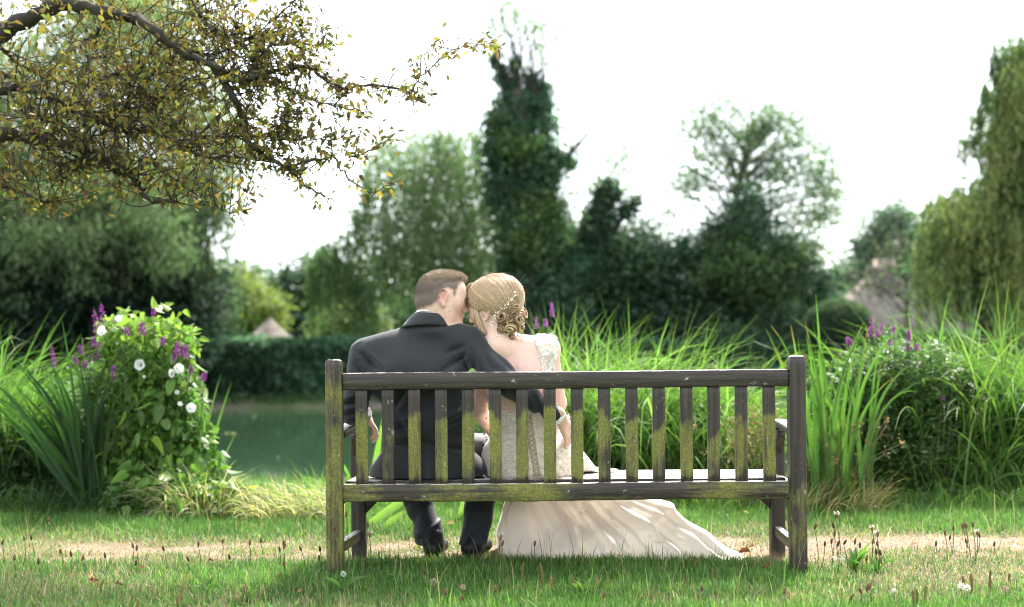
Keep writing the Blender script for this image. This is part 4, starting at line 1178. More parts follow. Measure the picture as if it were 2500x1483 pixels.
# purple loosestrife
M_FLOR = mat_leaf('purple_florets', .3, .5, .2, tint=(.6, .4, .65))
def loose(label, tip, d, basepx, spike, group, thick=1.0, col=((.32, .055, .33), (.40, .09, .40), (.26, .04, .25)), stempy=None, leafcol=None, nl=60):
    T = at(*tip, d); B = on_ground(basepx, d + .38)
    root = thing('purple_loosestrife', label, 'loosestrife', B, group)
    P = catmull([B, B * .45 + T * .55 + Vector((RNG.normal(0, .02), 0, 0)), T], 12)
    mb = MB(); tube(mb, P, np.linspace(.005, .0018, 12), 4, (.07, .09, .035)); mb.build('stem', M_BARK, root)
    L = spike / FPX * d
    ax = np.array((T - B).normalized())
    n = int(130 * thick)
    s = RNG.random(n)
    pos = np.array(T) - ax * L * (.1 + .9 * s)[:, None] + nrmz(RNG.normal(size=(n, 3)) * np.array([1, 1, .1])) * (.003 + .008 * s[:, None] ** .5) * thick
    out = nrmz(pos - (np.array(T) - ax * L * s[:, None]) * 1.0 + rand_dirs(n) * .008)
    mb = MB(); leaves(mb, pos, out, rand_dirs(n), RNG.uniform(.008, .014, n), RNG.uniform(.005, .009, n), pick(col, n, .2), .2)
    mb.build('flower_spike', M_FLOR, root)
    n = nl
    s = RNG.uniform(.25, .95, n)
    q = np.array(T) - ax * (L + s[:, None] * .4)
    az = RNG.uniform(0, 6.28, n)
    dr = np.stack([np.cos(az), np.sin(az), np.full(n, .5)], -1)
    mb = MB(); leaves(mb, q, dr, np.tile([0, 0, 1.0], (n, 1)), RNG.uniform(.03, .06, n), RNG.uniform(.008, .013, n), pick(leafcol or [(.07, .14, .04), (.10, .18, .05)], n), .1)
    mb.build('leaves', M_BLADE, root)
    return root
G1 = 'loosestrife spikes in the bindweed mound'
for (x, y, bx, sp_, th_, lab) in (
    (229, 750, 300, 75, 1.25, 'thick magenta spike beside the topmost white trumpet, at the mound edge'),
    (246, 738, 305, 52, .9, 'tall magenta spike just above the topmost white trumpet'),
    (284, 765, 330, 45, 1.1, 'magenta spike in front of the small white flower on the mound top'),
    (309, 796, 340, 24, .8, 'tiny magenta spike low in the mound top leaves'),
    (346, 784, 360, 38, 1.1, 'short fat magenta spike in the middle of the mound top'),
    (375, 742, 375, 52, 1.0, 'slender magenta spike standing highest in the middle of the mound'),
    (398, 822, 390, 22, .7, 'small dark magenta spike under the mound top'),
    (434, 830, 420, 40, 1.0, 'first of two magenta spikes above the paired white trumpets'),
    (453, 838, 430, 40, 1.1, 'second magenta spike above the paired white trumpets'),
    (425, 862, 420, 20, .7, 'small magenta spike just above the paired white trumpets'),
    (275, 888, 310, 42, .8, 'dark purple spike in shade beside the central white trumpet'),
    (468, 890, 440, 24, .6, 'thin violet spike at the mound flank over the paired trumpets'),
    (500, 905, 450, 28, .9, 'violet spike leaning out over the hedge side of the mound'),
    (228, 822, 290, 28, .8, 'magenta spike just below the topmost white trumpet')):
    loose(lab, (x, y), 7.18 if y > 770 else 7.4, bx, sp_, G1, th_)
G2 = 'loosestrife spikes beside the iris fan'
for (x, y, bx, sp_, lab) in (
    (124, 840, 190, 60, 'leaning magenta spike between frame edge reeds and iris fan'),
    (194, 842, 240, 24, 'small pink spike over the iris fan, uppermost of the loose group'),
    (182, 868, 235, 20, 'small pink spike over the iris fan, lowest of the loose group'),
    (240, 858, 270, 20, 'small pink spike between iris fan and bindweed mound'),
    (206, 880, 250, 18, 'faint pink spike behind the iris leaves'),
    (238, 950, 270, 16, 'lone pink spike low among the shaded leaves by the iris fan')):
    loose(lab, (x, y), 7.7, bx, sp_, G2, .8)
G3 = 'loosestrife spikes in the reeds behind the bride'
for (x, y, bx, sp_, th_, lab) in (
    (1346, 735, 1360, 40, .75, 'tall magenta spike behind the lace shoulder of the bride'),
    (1309, 768, 1330, 34, .5, 'faded pink spike between the hair bun and the lace shoulder'),
    (1332, 778, 1345, 20, .5, 'small magenta spike right over the lace shoulder')):
    loose(lab, (x, y), 7.9, bx, sp_, G3, th_, ((.42, .09, .46), (.50, .16, .50)))

# leafy loosestrife stems at the flank of the mound
lsb = on_ground(268, 7.85)
ls_ = thing('loosestrife_bush', 'thin-leaved dark loosestrife stems between the iris fan and the bindweed mound', 'loosestrife', lsb)
n = 5200
pxx = 262 + 62 * RNG.normal(0, .55, n); tp_ = 800 + 110 * fnoise(pxx * .045, pxx * 0 + 3, 63) + np.abs(pxx - 275) * .7
pyy = tp_ + (1190 - tp_) * RNG.random(n)
pos = atn(pxx, pyy, RNG.uniform(7.65, 8.05, n)); az = RNG.uniform(0, 6.28, n)
mb = MB(); leaves(mb, pos, np.stack([np.cos(az), np.sin(az), RNG.normal(.3, .5, n)], -1), nrmz(rand_dirs(n) + np.array([0, 0, 1.2])), RNG.uniform(.03, .06, n), RNG.uniform(.008, .016, n), pick([(.045, .095, .03), (.065, .13, .038), (.035, .075, .026), (.10, .17, .05)], n, .2), .1)
o = mb.build('foliage', M_BLADE, ls_); o['kind'] = 'stuff'
mb = MB()
for i in range(26):
    a = on_ground(RNG.uniform(240, 300), RNG.uniform(7.7, 8.0)); b = at(RNG.uniform(200, 320), RNG.uniform(810, 930), RNG.uniform(7.7, 8.0))
    tube(mb, [a, a * .5 + b * .5, b], [.004, .003, .0015], 4, (.10, .11, .05))
o = mb.build('stems', M_BARK, ls_); o['kind'] = 'stuff'

# loosestrife bush past the bench
lbp = on_ground(2230, 7.9)
lb = thing('loosestrife_bush', 'dense leafy loosestrife bush below the arching reeds', 'loosestrife', lbp)
n = 15000
th = RNG.uniform(0, 6.28, n); rr = RNG.random(n) ** .5
dd = 7.85 + .42 * rr * np.sin(th)
pxx = 2215 + 165 * rr * np.cos(th)
tp_ = 832 + 70 * (fnoise(pxx * .03, dd * 4, 61) - .45) * 2 + 60 * (np.abs((pxx - 2215) / 165) ** 2)
pyy = tp_ + (1225 - tp_) * RNG.random(n) ** 1.0
pos = atn(pxx, pyy, dd)
az = RNG.uniform(0, 6.28, n)
mb = MB(); leaves(mb, pos, np.stack([np.cos(az), np.sin(az), RNG.normal(.2, .5, n)], -1), nrmz(rand_dirs(n) + np.array([0, 0, 1.2])), RNG.uniform(.035, .075, n), RNG.uniform(.011, .022, n), pick([(.065, .125, .042), (.090, .160, .055), (.05, .10, .036), (.125, .195, .070)], n, .2), .1)
o = mb.build('foliage', M_BLADE, lb); o['kind'] = 'stuff'
mb = MB()
for i in range(60):
    x = RNG.uniform(2080, 2360); d = RNG.uniform(7.5, 8.2)
    a = on_ground(2215 + (x - 2215) * .7, d); b = at(x, RNG.uniform(830, 960), d)
    tube(mb, catmull([a, a * .5 + b * .5 + Vector((RNG.normal(0, .02), 0, 0)), b], 6), np.linspace(.005, .002, 6), 4, (.11, .10, .05))
o = mb.build('stems', M_BARK, lb); o['kind'] = 'stuff'
G4 = 'pink loosestrife spikes on the bush past the bench'
for (x, y, sp_, lab) in (
    (2127, 770, 38, 'tallest pink spike of the bush, just under the clipped bush'),
    (2122, 800, 26, 'pink spike just below the tallest one on the bush'),
    (2152, 785, 34, 'pale pink spike beside the tallest one on the bush'),
    (2139, 802, 20, 'small pink spike between the two tallest on the bush'),
    (2076, 828, 20, 'violet spike low over the iris, apart from the bush top'),
    (2070, 822, 18, 'violet bud spike close to the iris leaves'),
    (2181, 795, 22, 'pink spike on the crest of the bush, in the open middle'),
    (2218, 802, 24, 'pink spike on the bush crest, towards the tall reeds'),
    (2219, 814, 22, 'second pink spike on the bush crest, towards the tall reeds'),
    (2172, 826, 18, 'small pink spike on the bush face under the crest'),
    (2239, 838, 18, 'pink spike low on the bush face near the tall reeds'),
    (2216, 838, 18, 'dull pink spike on the bush face above the stems'),
    (2302, 968, 12, 'tiny magenta bloom low among the tall far reeds')):
    loose(lab, (x, y), 7.5, 2215 + (x - 2215) * .7, sp_, G4, .75, ((.36, .12, .31), (.42, .17, .38), (.28, .09, .24)))
# ---------------------------------------------------------------- bronze-leaved apple tree reaching in overhead
apb = Vector((-4.1, 6.6, 0))
apple = thing('apple_tree', 'lichened apple tree arching in overhead with bronze and yellow leaves', 'tree', apb)
BK = (.040, .033, .026)
mb = MB(); tube(mb, catmull([apb, apb + Vector((.05, 0, 1.0)), apb + Vector((.25, -.05, 1.9)), apb + Vector((.6, -.05, 2.4))], 14), np.linspace(.19, .12, 14), 10, BK)
mb.build('trunk', M_BARK, apple, True)
D0 = 6.3
MAIN = [
 # (pixel path, distance start/end, radius start/end)
 ([(-330, 330), (-150, 190), (0, 82), (60, 50), (140, 14), (215, 20), (300, 40), (360, 60), (430, 120), (520, 160), (565, 188)], 6.5, 6.1, .056, .012),
 ([(510, 152), (565, 225), (597, 300), (612, 352), (655, 385), (700, 410), (740, 450), (792, 482)], 6.15, 5.9, .019, .005),
 ([(555, 182), (620, 192), (680, 168), (740, 163), (790, 190), (838, 215), (900, 210), (960, 213), (1012, 236), (1042, 252)], 6.1, 5.9, .012, .004),
 ([(1000, 225), (1045, 172), (1105, 122), (1160, 112), (1214, 104)], 5.9, 5.85, .004, .0018),
 ([(-260, 380), (-100, 250), (0, 225), (50, 213), (120, 232), (180, 268), (260, 302), (330, 330)], 6.6, 6.3, .035, .008),
 ([(-280, 400), (-120, 350), (0, 328), (90, 342), (200, 362), (262, 392), (320, 428), (360, 485), (432, 492)], 6.6, 6.2, .045, .010),
 ([(105, 345), (140, 395), (152, 452)], 6.4, 6.3, .014, .006),
 ([(215, 366), (195, 400), (180, 420)], 6.4, 6.3, .010, .005),
 ([(-200, 420), (0, 452), (60, 474), (112, 492), (180, 500)], 6.5, 6.3, .016, .004),
 ([(285, 295), (320, 235), (350, 200), (420, 140), (455, 95)], 6.4, 6.6, .008, .003),
 ([(290, 295), (340, 262), (385, 240), (452, 222), (525, 232)], 6.4, 6.5, .009, .003),
 ([(200, 200), (225, 130), (240, 70), (270, 0), (280, -60)], 6.6, 6.9, .010, .004),
 ([(300, 290), (330, 200), (365, 130), (400, 60), (420, -30)], 6.5, 6.8, .008, .003),
 ([(430, -60), (478, 20), (500, 50), (535, 82), (620, 82), (690, 76), (740, 60)], 6.5, 6.2, .011, .003),
 ([(535, 82), (600, 115), (640, 190), (720, 222), (800, 256), (905, 276)], 6.3, 6.0, .010, .003),
 ([(640, 330), (700, 330), (780, 341), (845, 338), (880, 330)], 6.1, 5.9, .006, .002),
 ([(700, 410), (790, 388), (812, 384), (850, 432), (905, 470), (980, 438)], 5.95, 5.85, .008, .002),
 ([(850, 385), (890, 375), (930, 350), (965, 325)], 5.9, 5.85, .004, .002),
 ([(320, 430), (280, 420), (240, 380), (130, 300), (60, 290)], 6.3, 6.2, .010, .004),
 ([(300, 310), (400, 330), (480, 375), (560, 385), (640, 388)], 6.3, 6.1, .010, .004),
 ([(370, 390), (430, 440), (500, 490), (560, 520), (600, 500)], 6.3, 6.2, .007, .002),
 ([(-60, 150), (40, 200), (90, 300), (110, 360)], 6.7, 6.5, .012, .006),
 ([(-60, 40), (40, 150), (150, 200), (260, 190), (340, 160)], 6.8, 6.6, .012, .004),
 ([(420, 120), (520, 130), (600, 100), (690, 30), (760, -40)], 6.4, 6.2, .008, .003),
 ([(620, 190), (640, 130), (700, 100), (780, 110), (800, 60)], 6.1, 5.9, .006, .002),
 ([(600, 300), (540, 330), (470, 330), (400, 300)], 6.1, 6.2, .006, .002),
 ([(720, 222), (700, 280), (680, 330), (650, 370)], 6.0, 6.0, .004, .002),
]
segs = []
for k, (path, d0, d1, r0, r1) in enumerate(MAIN):
    n_ = max(10, len(path) * 5)
    pp = catmull([(*p_, d0 + (d1 - d0) * i / (len(path) - 1)) for i, p_ in enumerate(path)], n_)
    P = atn(pp[:, 0], pp[:, 1], pp[:, 2] + .05 * np.sin(np.arange(n_) * .6 + k))
    P += RNG.normal(0, .004, P.shape)
    rr = np.linspace(r0 ** .7, r1 ** .7, n_) ** (1 / .7)
    rr = rr * (1 + .12 * np.sin(np.arange(n_) * 1.3 + k) + RNG.normal(0, .06, n_))
    mb = MB(); tube(mb, P, rr, 8 if r0 > .01 else 5, BK)
    mb.build('branch', M_BARK, apple, True)
    segs.append((P, rr))
# region in the photograph where the crown is thick: weights for leaves
def dens(px, py):
    lim = np.interp(px, [-200, 0, 250, 420, 560, 640, 720, 800, 900, 1000, 1240], [530, 540, 520, 500, 520, 500, 440, 420, 330, 300, 250])
    top = np.interp(px, [600, 700, 800, 1000], [-100, -100, -60, 60])
    w = np.interp(px, [-200, 200, 520, 640, 760, 900, 1240], [1, 1, 1, .62, .38, .2, .1])
    return w * (py < lim) * (py > top) * np.clip((lim - py) / 60, .15, 1)
tw = MB(); tips = []; tipw = []
allP = np.concatenate([s[0] for s in segs]); allR = np.concatenate([s[1] for s in segs])
sel = np.flatnonzero((allR < .03))
for i in RNG.choice(sel, 1600):
    a = allP[i]
    ppx = CX + a[0] / a[1] * FPX; ppy = CY - (a[2] - HC) / a[1] * FPX
    inside = ppx < 600
    L = RNG.uniform(.10, .42) if inside else RNG.uniform(.04, .16)
    dv = nrmz(rand_dirs(1)[0] + np.array([.35, -.1, .15]))
    b = a + dv * L
    m = (a + b) / 2 + RNG.normal(0, .025, 3) + np.array([0, 0, -.01])
    bx = CX + b[0] / b[1] * FPX; by = CY - (b[2] - HC) / b[1] * FPX
    if RNG.random() > dens(bx, by) * 2.4: continue
    P = catmull([a, m, b], 6)
    tube(tw, P, np.linspace(min(.0042, allR[i]), .0015, 6), 4, (.040, .033, .024))
    for q in (P[2], P[4], P[5], P[5]):
        tips.append(q)
o = tw.build('twigs', M_BARK, apple); o['kind'] = 'stuff'
# leaves: clusters at twig nodes plus sprays through the crown
tips = np.array(tips)
k = RNG.integers(0, len(tips), 5400)
pos = tips[k] + RNG.normal(0, .015, (5400, 3))
# along main thin branches
k2 = RNG.choice(np.flatnonzero(allR < .011), 1800)
pos = np.concatenate([pos, allP[k2] + RNG.normal(0, .022, (1800, 3))])
m_ = 4600
fp = np.stack([RNG.uniform(-200, 640, m_), RNG.uniform(-100, 540, m_)], -1)
fp = fp[RNG.random(m_) < dens(fp[:, 0], fp[:, 1]) * smooth01((fnoise(fp[:, 0] * .012, fp[:, 1] * .012, 77, 3) - .25) / .3)]
pos = np.concatenate([pos, atn(fp[:, 0], fp[:, 1], RNG.uniform(5.9, 7.0, len(fp)))])
n = len(pos)
ppx = CX + pos[:, 0] / pos[:, 1] * FPX
colr = pick([(.150, .140, .042), (.115, .092, .036), (.200, .165, .046), (.115, .140, .042), (.080, .058, .032), (.140, .100, .045), (.140, .155, .046), (.095, .074, .036), (.230, .195, .05)], n, .16)
L = RNG.uniform(.024, .050, n)
ax = nrmz(rand_dirs(n) + np.array([.1, -.1, -.45])); nr = nrmz(rand_dirs(n) + np.array([0, -.3, .5]))
# six-point leaves, curled
ax = nrmz(ax); sd = nrmz(np.cross(ax, nr)); up = np.cross(sd, ax)
W = L * RNG.uniform(.34, .52, n); cu = RNG.uniform(-.25, .35, n)
l_, w_, c_ = L[:, None], W[:, None], (cu * L)[:, None]
V = np.stack([pos, pos + ax * l_ * .35 + sd * w_ * .5 + up * (w_ * .22), pos + ax * l_ * .7 + sd * w_ * .38 + up * (w_ * .16 - c_ * .5), pos + ax * l_ - up * c_,
              pos + ax * l_ * .7 - sd * w_ * .38 + up * (w_ * .16 - c_ * .5), pos + ax * l_ * .35 - sd * w_ * .5 + up * (w_ * .22), pos + ax * l_ * .55 - up * c_ * .3], 1)
i = np.arange(n)[:, None] * 7
F = [i + np.array([[0, 1, 6, 5]]), i + np.array([[1, 2, 3, 6]]), i + np.array([[6, 3, 4, 5]])]
mb = MB(); mb.add(V.reshape(-1, 3), F, np.repeat(colr, 7, 0))
o = mb.build('leaves', M_APPLE, apple); o['kind'] = 'stuff'
# small dark fruits and a few pinkish ones
n = 160
q = tips[RNG.integers(0, len(tips), n)] + np.array([0, 0, -.015])
mb = MB()
for p_ in q:
    r_ = RNG.uniform(.004, .008)
    tube(mb, [p_ + np.array([0, 0, s * r_]) for s in (1, .6, 0, -.6, -1)], np.array([.15, .8, 1, .8, .15]) * r_, 6, pick([(.10, .05, .03), (.22, .06, .05), (.13, .08, .03)], 1)[0])
o = mb.build('fruits', M_BARK, apple, True); o['kind'] = 'stuff'

# ---------------------------------------------------------------- lawn weeds, flowers, fallen leaves
M_SEED = mat_plain('seed_head_brown', None, .9, .15, 300, .35, .6, 500)
def plantain_proto(stamens, col, fat=1.0):
    st = MB(); tube(st, catmull([(0, 0, 0), (.006, .003, .5), (0, 0, 1)], 8), .0016, 5, (.10, .14, .045))
    hd = MB()
    hs = np.linspace(0, 1, 9); prof = np.array([.2, .75, .95, 1, 1, .95, .8, .55, .1])
    th = np.linspace(0, 6.283, 8, endpoint=False)
    L, r = .026, .0045 * fat
    rows = [np.stack([(r * pf * (1 + .22 * ((i + j_) % 2)) * np.cos(th + .4 * i))for j_ in (0,)][0:1] + [r * pf * (1 + .2 * (i % 2)) * np.sin(th + .4 * i), np.full(8, -.002 + L * s)], -1) for i, (s, pf) in enumerate(zip(hs, prof))]
    V = np.concatenate(rows); idx = np.arange(72).reshape(9, 8)
    hd.add(V, [np.stack([idx[:-1], np.roll(idx[:-1], -1, 1), np.roll(idx[1:], -1, 1), idx[1:]], -1).reshape(-1, 4)], col)
    sm = None
    if stamens:
        sm = MB(); n = 40
        a = RNG.uniform(0, 6.28, n); zz = RNG.uniform(.012, .024, n)
        base = np.stack([r * np.cos(a), r * np.sin(a), zz], -1)
        leaves(sm, base, np.stack([np.cos(a), np.sin(a), RNG.uniform(.2, .9, n)], -1), rand_dirs(n), .009, .003, (.80, .78, .70), .1)
    return st, hd, sm
PROTO = {}
def plantain(kind, loc, h, label, group):
    root = thing('ribwort_plantain', label, 'plantain', loc, group)
    if kind not in PROTO:
        st, hd, sm = plantain_proto(kind == 'w', {'w': (.20, .11, .055), 'b': (.13, .065, .04), 'd': (.07, .045, .030)}[kind], 1.15 if kind == 'w' else 1.0)
        s_ = st.build('stalk', M_BLADE, root, True, origin=(0, 0, 0)); h_ = hd.build('seed_head', M_SEED, root, False, origin=(0, 0, 0))
        f_ = sm.build('stamens', M_PETAL, root, False, origin=(0, 0, 0)) if sm else None
        PROTO[kind] = (s_, h_, f_)
    else:
        s0, h0, f0 = PROTO[kind]
        s_ = link_copy(s0, root, (0, 0, 0)); h_ = link_copy(h0, root, (0, 0, 0)); f_ = link_copy(f0, root, (0, 0, 0)) if f0 else None
    lx, ly = RNG.normal(0, .09, 2)
    s_.location = (0, 0, 0); s_.scale = (1, 1, h); s_.rotation_euler = (lx, ly, 0)
    top = Matrix.Rotation(ly, 3, 'Y') @ Matrix.Rotation(lx, 3, 'X') @ Vector((0, 0, h))
    s_.rotation_euler = (Matrix.Rotation(ly, 3, 'Y') @ Matrix.Rotation(lx, 3, 'X')).to_euler()
    for q in (h_, f_):
        if q: q.location = top; q.rotation_euler = (lx * 1.6 + RNG.normal(0, .1), ly * 1.6 + RNG.normal(0, .12), RNG.uniform(0, 6))
HEADS = {
 'post': [(2003, 1288, 'b'), (2033, 1288, 'd'), (2055, 1263, 'w'), (2048, 1308, 'b'), (2002, 1328, 'b'), (2033, 1327, 'b'), (2045, 1333, 'd'), (2070, 1329, 'd'), (2084, 1328, 'b'), (2109, 1337, 'd'), (2125, 1327, 'b'), (2135, 1294, 'w'), (2145, 1309, 'w'), (2145, 1333, 'b'), (2140, 1354, 'd'), (2154, 1356, 'd'), (2107, 1369, 'b'), (2138, 1372, 'b')],
 'far': [(2316, 1320, 'd'), (2318, 1308, 'b'), (2323, 1297, 'b'), (2355, 1292, 'b'), (2361, 1293, 'b'), (2367, 1289, 'b'), (2381, 1290, 'b'), (2381, 1309, 'w'), (2282, 1335, 'd'), (2392, 1314, 'd'), (2373, 1328, 'd'), (2426, 1340, 'd')],
 'front': [(2098, 1447, 'b'), (2105, 1442, 'b'), (2120, 1437, 'b'), (1910, 1450, 'b'), (1720, 1440, 'b'), (1480, 1455, 'b')],
 'left': [(55, 1300, 'b'), (80, 1300, 'd'), (122, 1257, 'b'), (4, 1310, 'b'), (253, 1345, 'd'), (313, 1322, 'b'), (323, 1365, 'd'), (449, 1354, 'd'), (541, 1313, 'b'), (641, 1311, 'b'), (608, 1317, 'b'), (692, 1319, 'd'), (675, 1334, 'b'), (697, 1325, 'b'), (747, 1331, 'b'), (772, 1334, 'd'), (779, 1354, 'b'), (691, 1371, 'b'), (165, 1342, 'd'), (148, 1334, 'b'), (205, 1351, 'b'), (335, 1328, 'b'), (395, 1330, 'd'), (560, 1352, 'd'), (480, 1320, 'b'), (36, 1350, 'd'), (100, 1360, 'd')],
 'bench': [(850, 1252, 'b'), (875, 1274, 'b'), (898, 1301, 'w'), (830, 1280, 'b')],
 'dress': [(1210, 1308, 'w'), (1224, 1326, 'b'), (1292, 1326, 'b'), (1206, 1353, 'd')],
 'centre': [(1036, 1393, 'd'), (1088, 1444, 'b'), (1204, 1437, 'b'), (1130, 1459, 'b'), (1050, 1452, 'd')],
}
LAB = {'post': ('sideways from the bare bench leg, in the leafy patch', 'plantains by the bench leg', 1400), 'far': ('away from the bench in the little group on the path', 'plantains on the dry path past the bench', 1372),
 'front': ('from the bare bench leg, low in short grass', 'plantains in the short grass', 1500), 'left': ('from the mossy bench leg along the dry path', 'plantains on the dry path by the mound', 0),
 'bench': ('from the mossy leg, in front of the bench end', 'plantains at the mossy bench leg', 1425), 'dress': ('from the black shoe, at the dress hem', 'plantains at the dress hem', 1412), 'centre': ('from the black shoe in the shaded front grass', 'plantains in the shade of the bench', 1490)}
KN = {'w': 'white-ringed plantain flower, ', 'b': 'brown plantain head, ', 'd': 'dark plantain head, '}
ORD = 'nearest,second,third,fourth,fifth,sixth,seventh,eighth,ninth,tenth,eleventh,twelfth,thirteenth,fourteenth,fifteenth,sixteenth,seventeenth,eighteenth,nineteenth,twentieth,twenty-first,twenty-second,twenty-third,twenty-fourth,twenty-fifth,twenty-sixth,twenty-seventh,last'.split(',')
REF = {'post': 1950, 'far': 1950, 'front': 1950, 'left': 815, 'bench': 815, 'dress': 1160, 'centre': 1160}
for key, lst in HEADS.items():
    tail, grp, by = LAB[key]
    for (hx, hy, kd) in lst:
        b = by if by else hy + RNG.uniform(45, 75)
        b = b + RNG.uniform(-14, 14)
        d = HC * FPX / (b - CY)
        p = on_ground(hx + RNG.normal(0, 4), d)
        h = max(.03, HC - (hy + 8 - CY) / FPX * d)
        rank = sorted(lst, key=lambda q: abs(q[0] - REF[key])).index((hx, hy, kd))
        plantain(kd, p, h, KN[kd] + ORD[rank] + ' ' + tail, grp)
# greater plantain spikes: a single tall rough spike
GP = [(2341, 1412, 1462), (2365, 1405, 1466), (2416, 1400, 1455), (2470, 1409, 1450), (2257, 1435, 1490), (2235, 1445, 1500), (2224, 1448, 1500), (247, 1405, 1450), (441, 1415, 1480), (425, 1445, 1490), (330, 1450, 1492), (591, 1420, 1460), (689, 1388, 1430), (1280, 1370, 1440), (1327, 1375, 1450), (1350, 1405, 1460), (1405, 1405, 1455), (1690, 1360, 1395), (1745, 1392, 1430), (2075, 1455, 1495), (1240, 1405, 1450)]
gp0 = None
GP.sort(key=lambda q: abs(q[0] - 1380))
def zn(x): return 'in the grass past the bench' if x > 2000 else ('in the corner grass before the mound' if x < 500 else ('near the mossy bench leg' if x < 800 else 'in the grass before the seat'))
for gi, (x, y0, y1) in enumerate(GP):
    d = HC * FPX / (y1 - CY); p = on_ground(x, d); h = (y1 - y0) / FPX * d
    zone = zn(x)
    root = thing('greater_plantain', 'upright rough plantain spike ' + zone + ', ' + ORD[sum(1 for q in GP[:gi] if zn(q[0]) == zone)].replace('nearest', 'first') + ' from its bench side', 'plantain', p, 'plantain spikes ' + zone)
    if gp0 is None:
        mb = MB(); m = 20
        zz = np.linspace(.12, 1, m); rr = .0042 * np.clip(np.minimum(1, (1 - zz) * 6 + .15), 0, 1) * (1 + .25 * (np.arange(m) % 2))
        tube(mb, np.stack([.008 * np.sin(zz * 3), np.zeros(m), zz], -1), rr, 6, (.17, .115, .05))
        a_ = mb.build('seed_spike', M_SEED, root, False, origin=(0, 0, 0))
        mb = MB(); tube(mb, [(0, 0, 0), (0, 0, .16)], .0022, 5, (.12, .15, .05)); b_ = mb.build('stalk', M_BLADE, root, False, origin=(0, 0, 0))
        gp0 = (a_, b_)
    else:
        a_, b_ = (link_copy(q, root, (0, 0, 0)) for q in gp0)
    e = (RNG.normal(0, .08), RNG.normal(0, .1), RNG.uniform(0, 6))
    for q in (a_, b_): q.scale = (1, 1, h); q.rotation_euler = e
# white clover
cl0 = None
for (x, y, r_, lab, c) in ((838, 1398, .017, 'small white clover flower against the mossy bench leg', 0), (2347, 1442, .020, 'fluffy white clover flower, first of a touching pair in the grass', 0), (2360, 1446, .018, 'fluffy white clover flower, second of a touching pair in the grass', 0), (2454, 1448, .016, 'pinkish fading clover head near the frame corner', 1), (1057, 1420, .020, 'brownish clover head before the shoes of the groom', 1), (1129, 1433, .016, 'pale pink clover head in the grass before the bench', 1), (2143, 1428, .014, 'pinkish clover head in front of the plantain leaves', 1), (2182, 1449, .010, 'tiny white clover bud in the grass', 0), (320, 1428, .014, 'pale pink clover head by the frame edge grass', 1)):
    d = HC * FPX / (y + 40 - CY); h = 40 / FPX * d; p = on_ground(x, d)
    root = thing('clover', lab, 'clover', p, 'clover flowers in the lawn')
    r_ *= .66
    mb = MB(); n = 70
    dv = nrmz(RNG.normal(size=(n, 3)) + np.array([0, 0, .35]))
    leaves(mb, np.array([p.x, p.y, h]) + dv * r_ * .45, dv + rand_dirs(n) * .25, rand_dirs(n), r_ * .7, r_ * .3, pick([(.78, .76, .68), (.82, .80, .74)] if not c else [(.52, .36, .30), (.58, .44, .36), (.40, .26, .2)], n, .06), .2)
    mb.build('flower', M_PETAL, root)
    mb = MB(); tube(mb, [p, (p.x, p.y, h)], .0014, 4, (.1, .16, .05)); mb.build('stalk', M_BLADE, root)
# rosettes of broad leaves
def rosette(label, px, py, n, L, cols, w=.035, up=.6):
    d = HC * FPX / (py - CY); p = on_ground(px, d)
    root = thing('leaf_rosette', label, 'weed', p)
    for i in range(n):
        mb = MB()
        az = 6.283 * i / n + RNG.normal(0, .3)
        blades(mb, np.array([[p.x, p.y, .0]]), np.array([az]), np.array([L * RNG.uniform(.7, 1.2)]), np.array([RNG.uniform(.2, up)]), np.array([RNG.uniform(.6, 1.3)]), np.array([w * RNG.uniform(.7, 1.2)]), pick(cols, 1, .15), 8, None, None, .2, 1.2)
        mb.build('leaf', M_BLADE, root, True)
RC = [(.065, .150, .028), (.085, .180, .032), (.05, .12, .024)]
rosette('broad green plantain leaves in a tuft beside the bench leg', 2085, 1405, 13, .14, RC, .022, .7)
rosette('plantain leaf tuft just in front of the larger tuft by the bench leg', 2140, 1410, 9, .10, RC, .018, .9)
rosette('dandelion leaves at the foot of the front leg behind the mossy post', 925, 1392, 8, .10, RC, .020, .8)
rosette('flat dandelion leaves in the grass below the dress', 1420, 1455, 9, .09, [(.09, .17, .04)], .026, 1.2)
rosette('pale young leaves close to the shoes of the groom', 990, 1385, 7, .07, [(.12, .2, .04)], .02, .9)
rosette('pair of broad leaves leaning at the mossy bench leg', 835, 1445, 4, .11, RC, .022, .6)
rosette('small leafy weed in the lawn towards the frame corner', 505, 1440, 7, .06, RC, .022, 1.1)
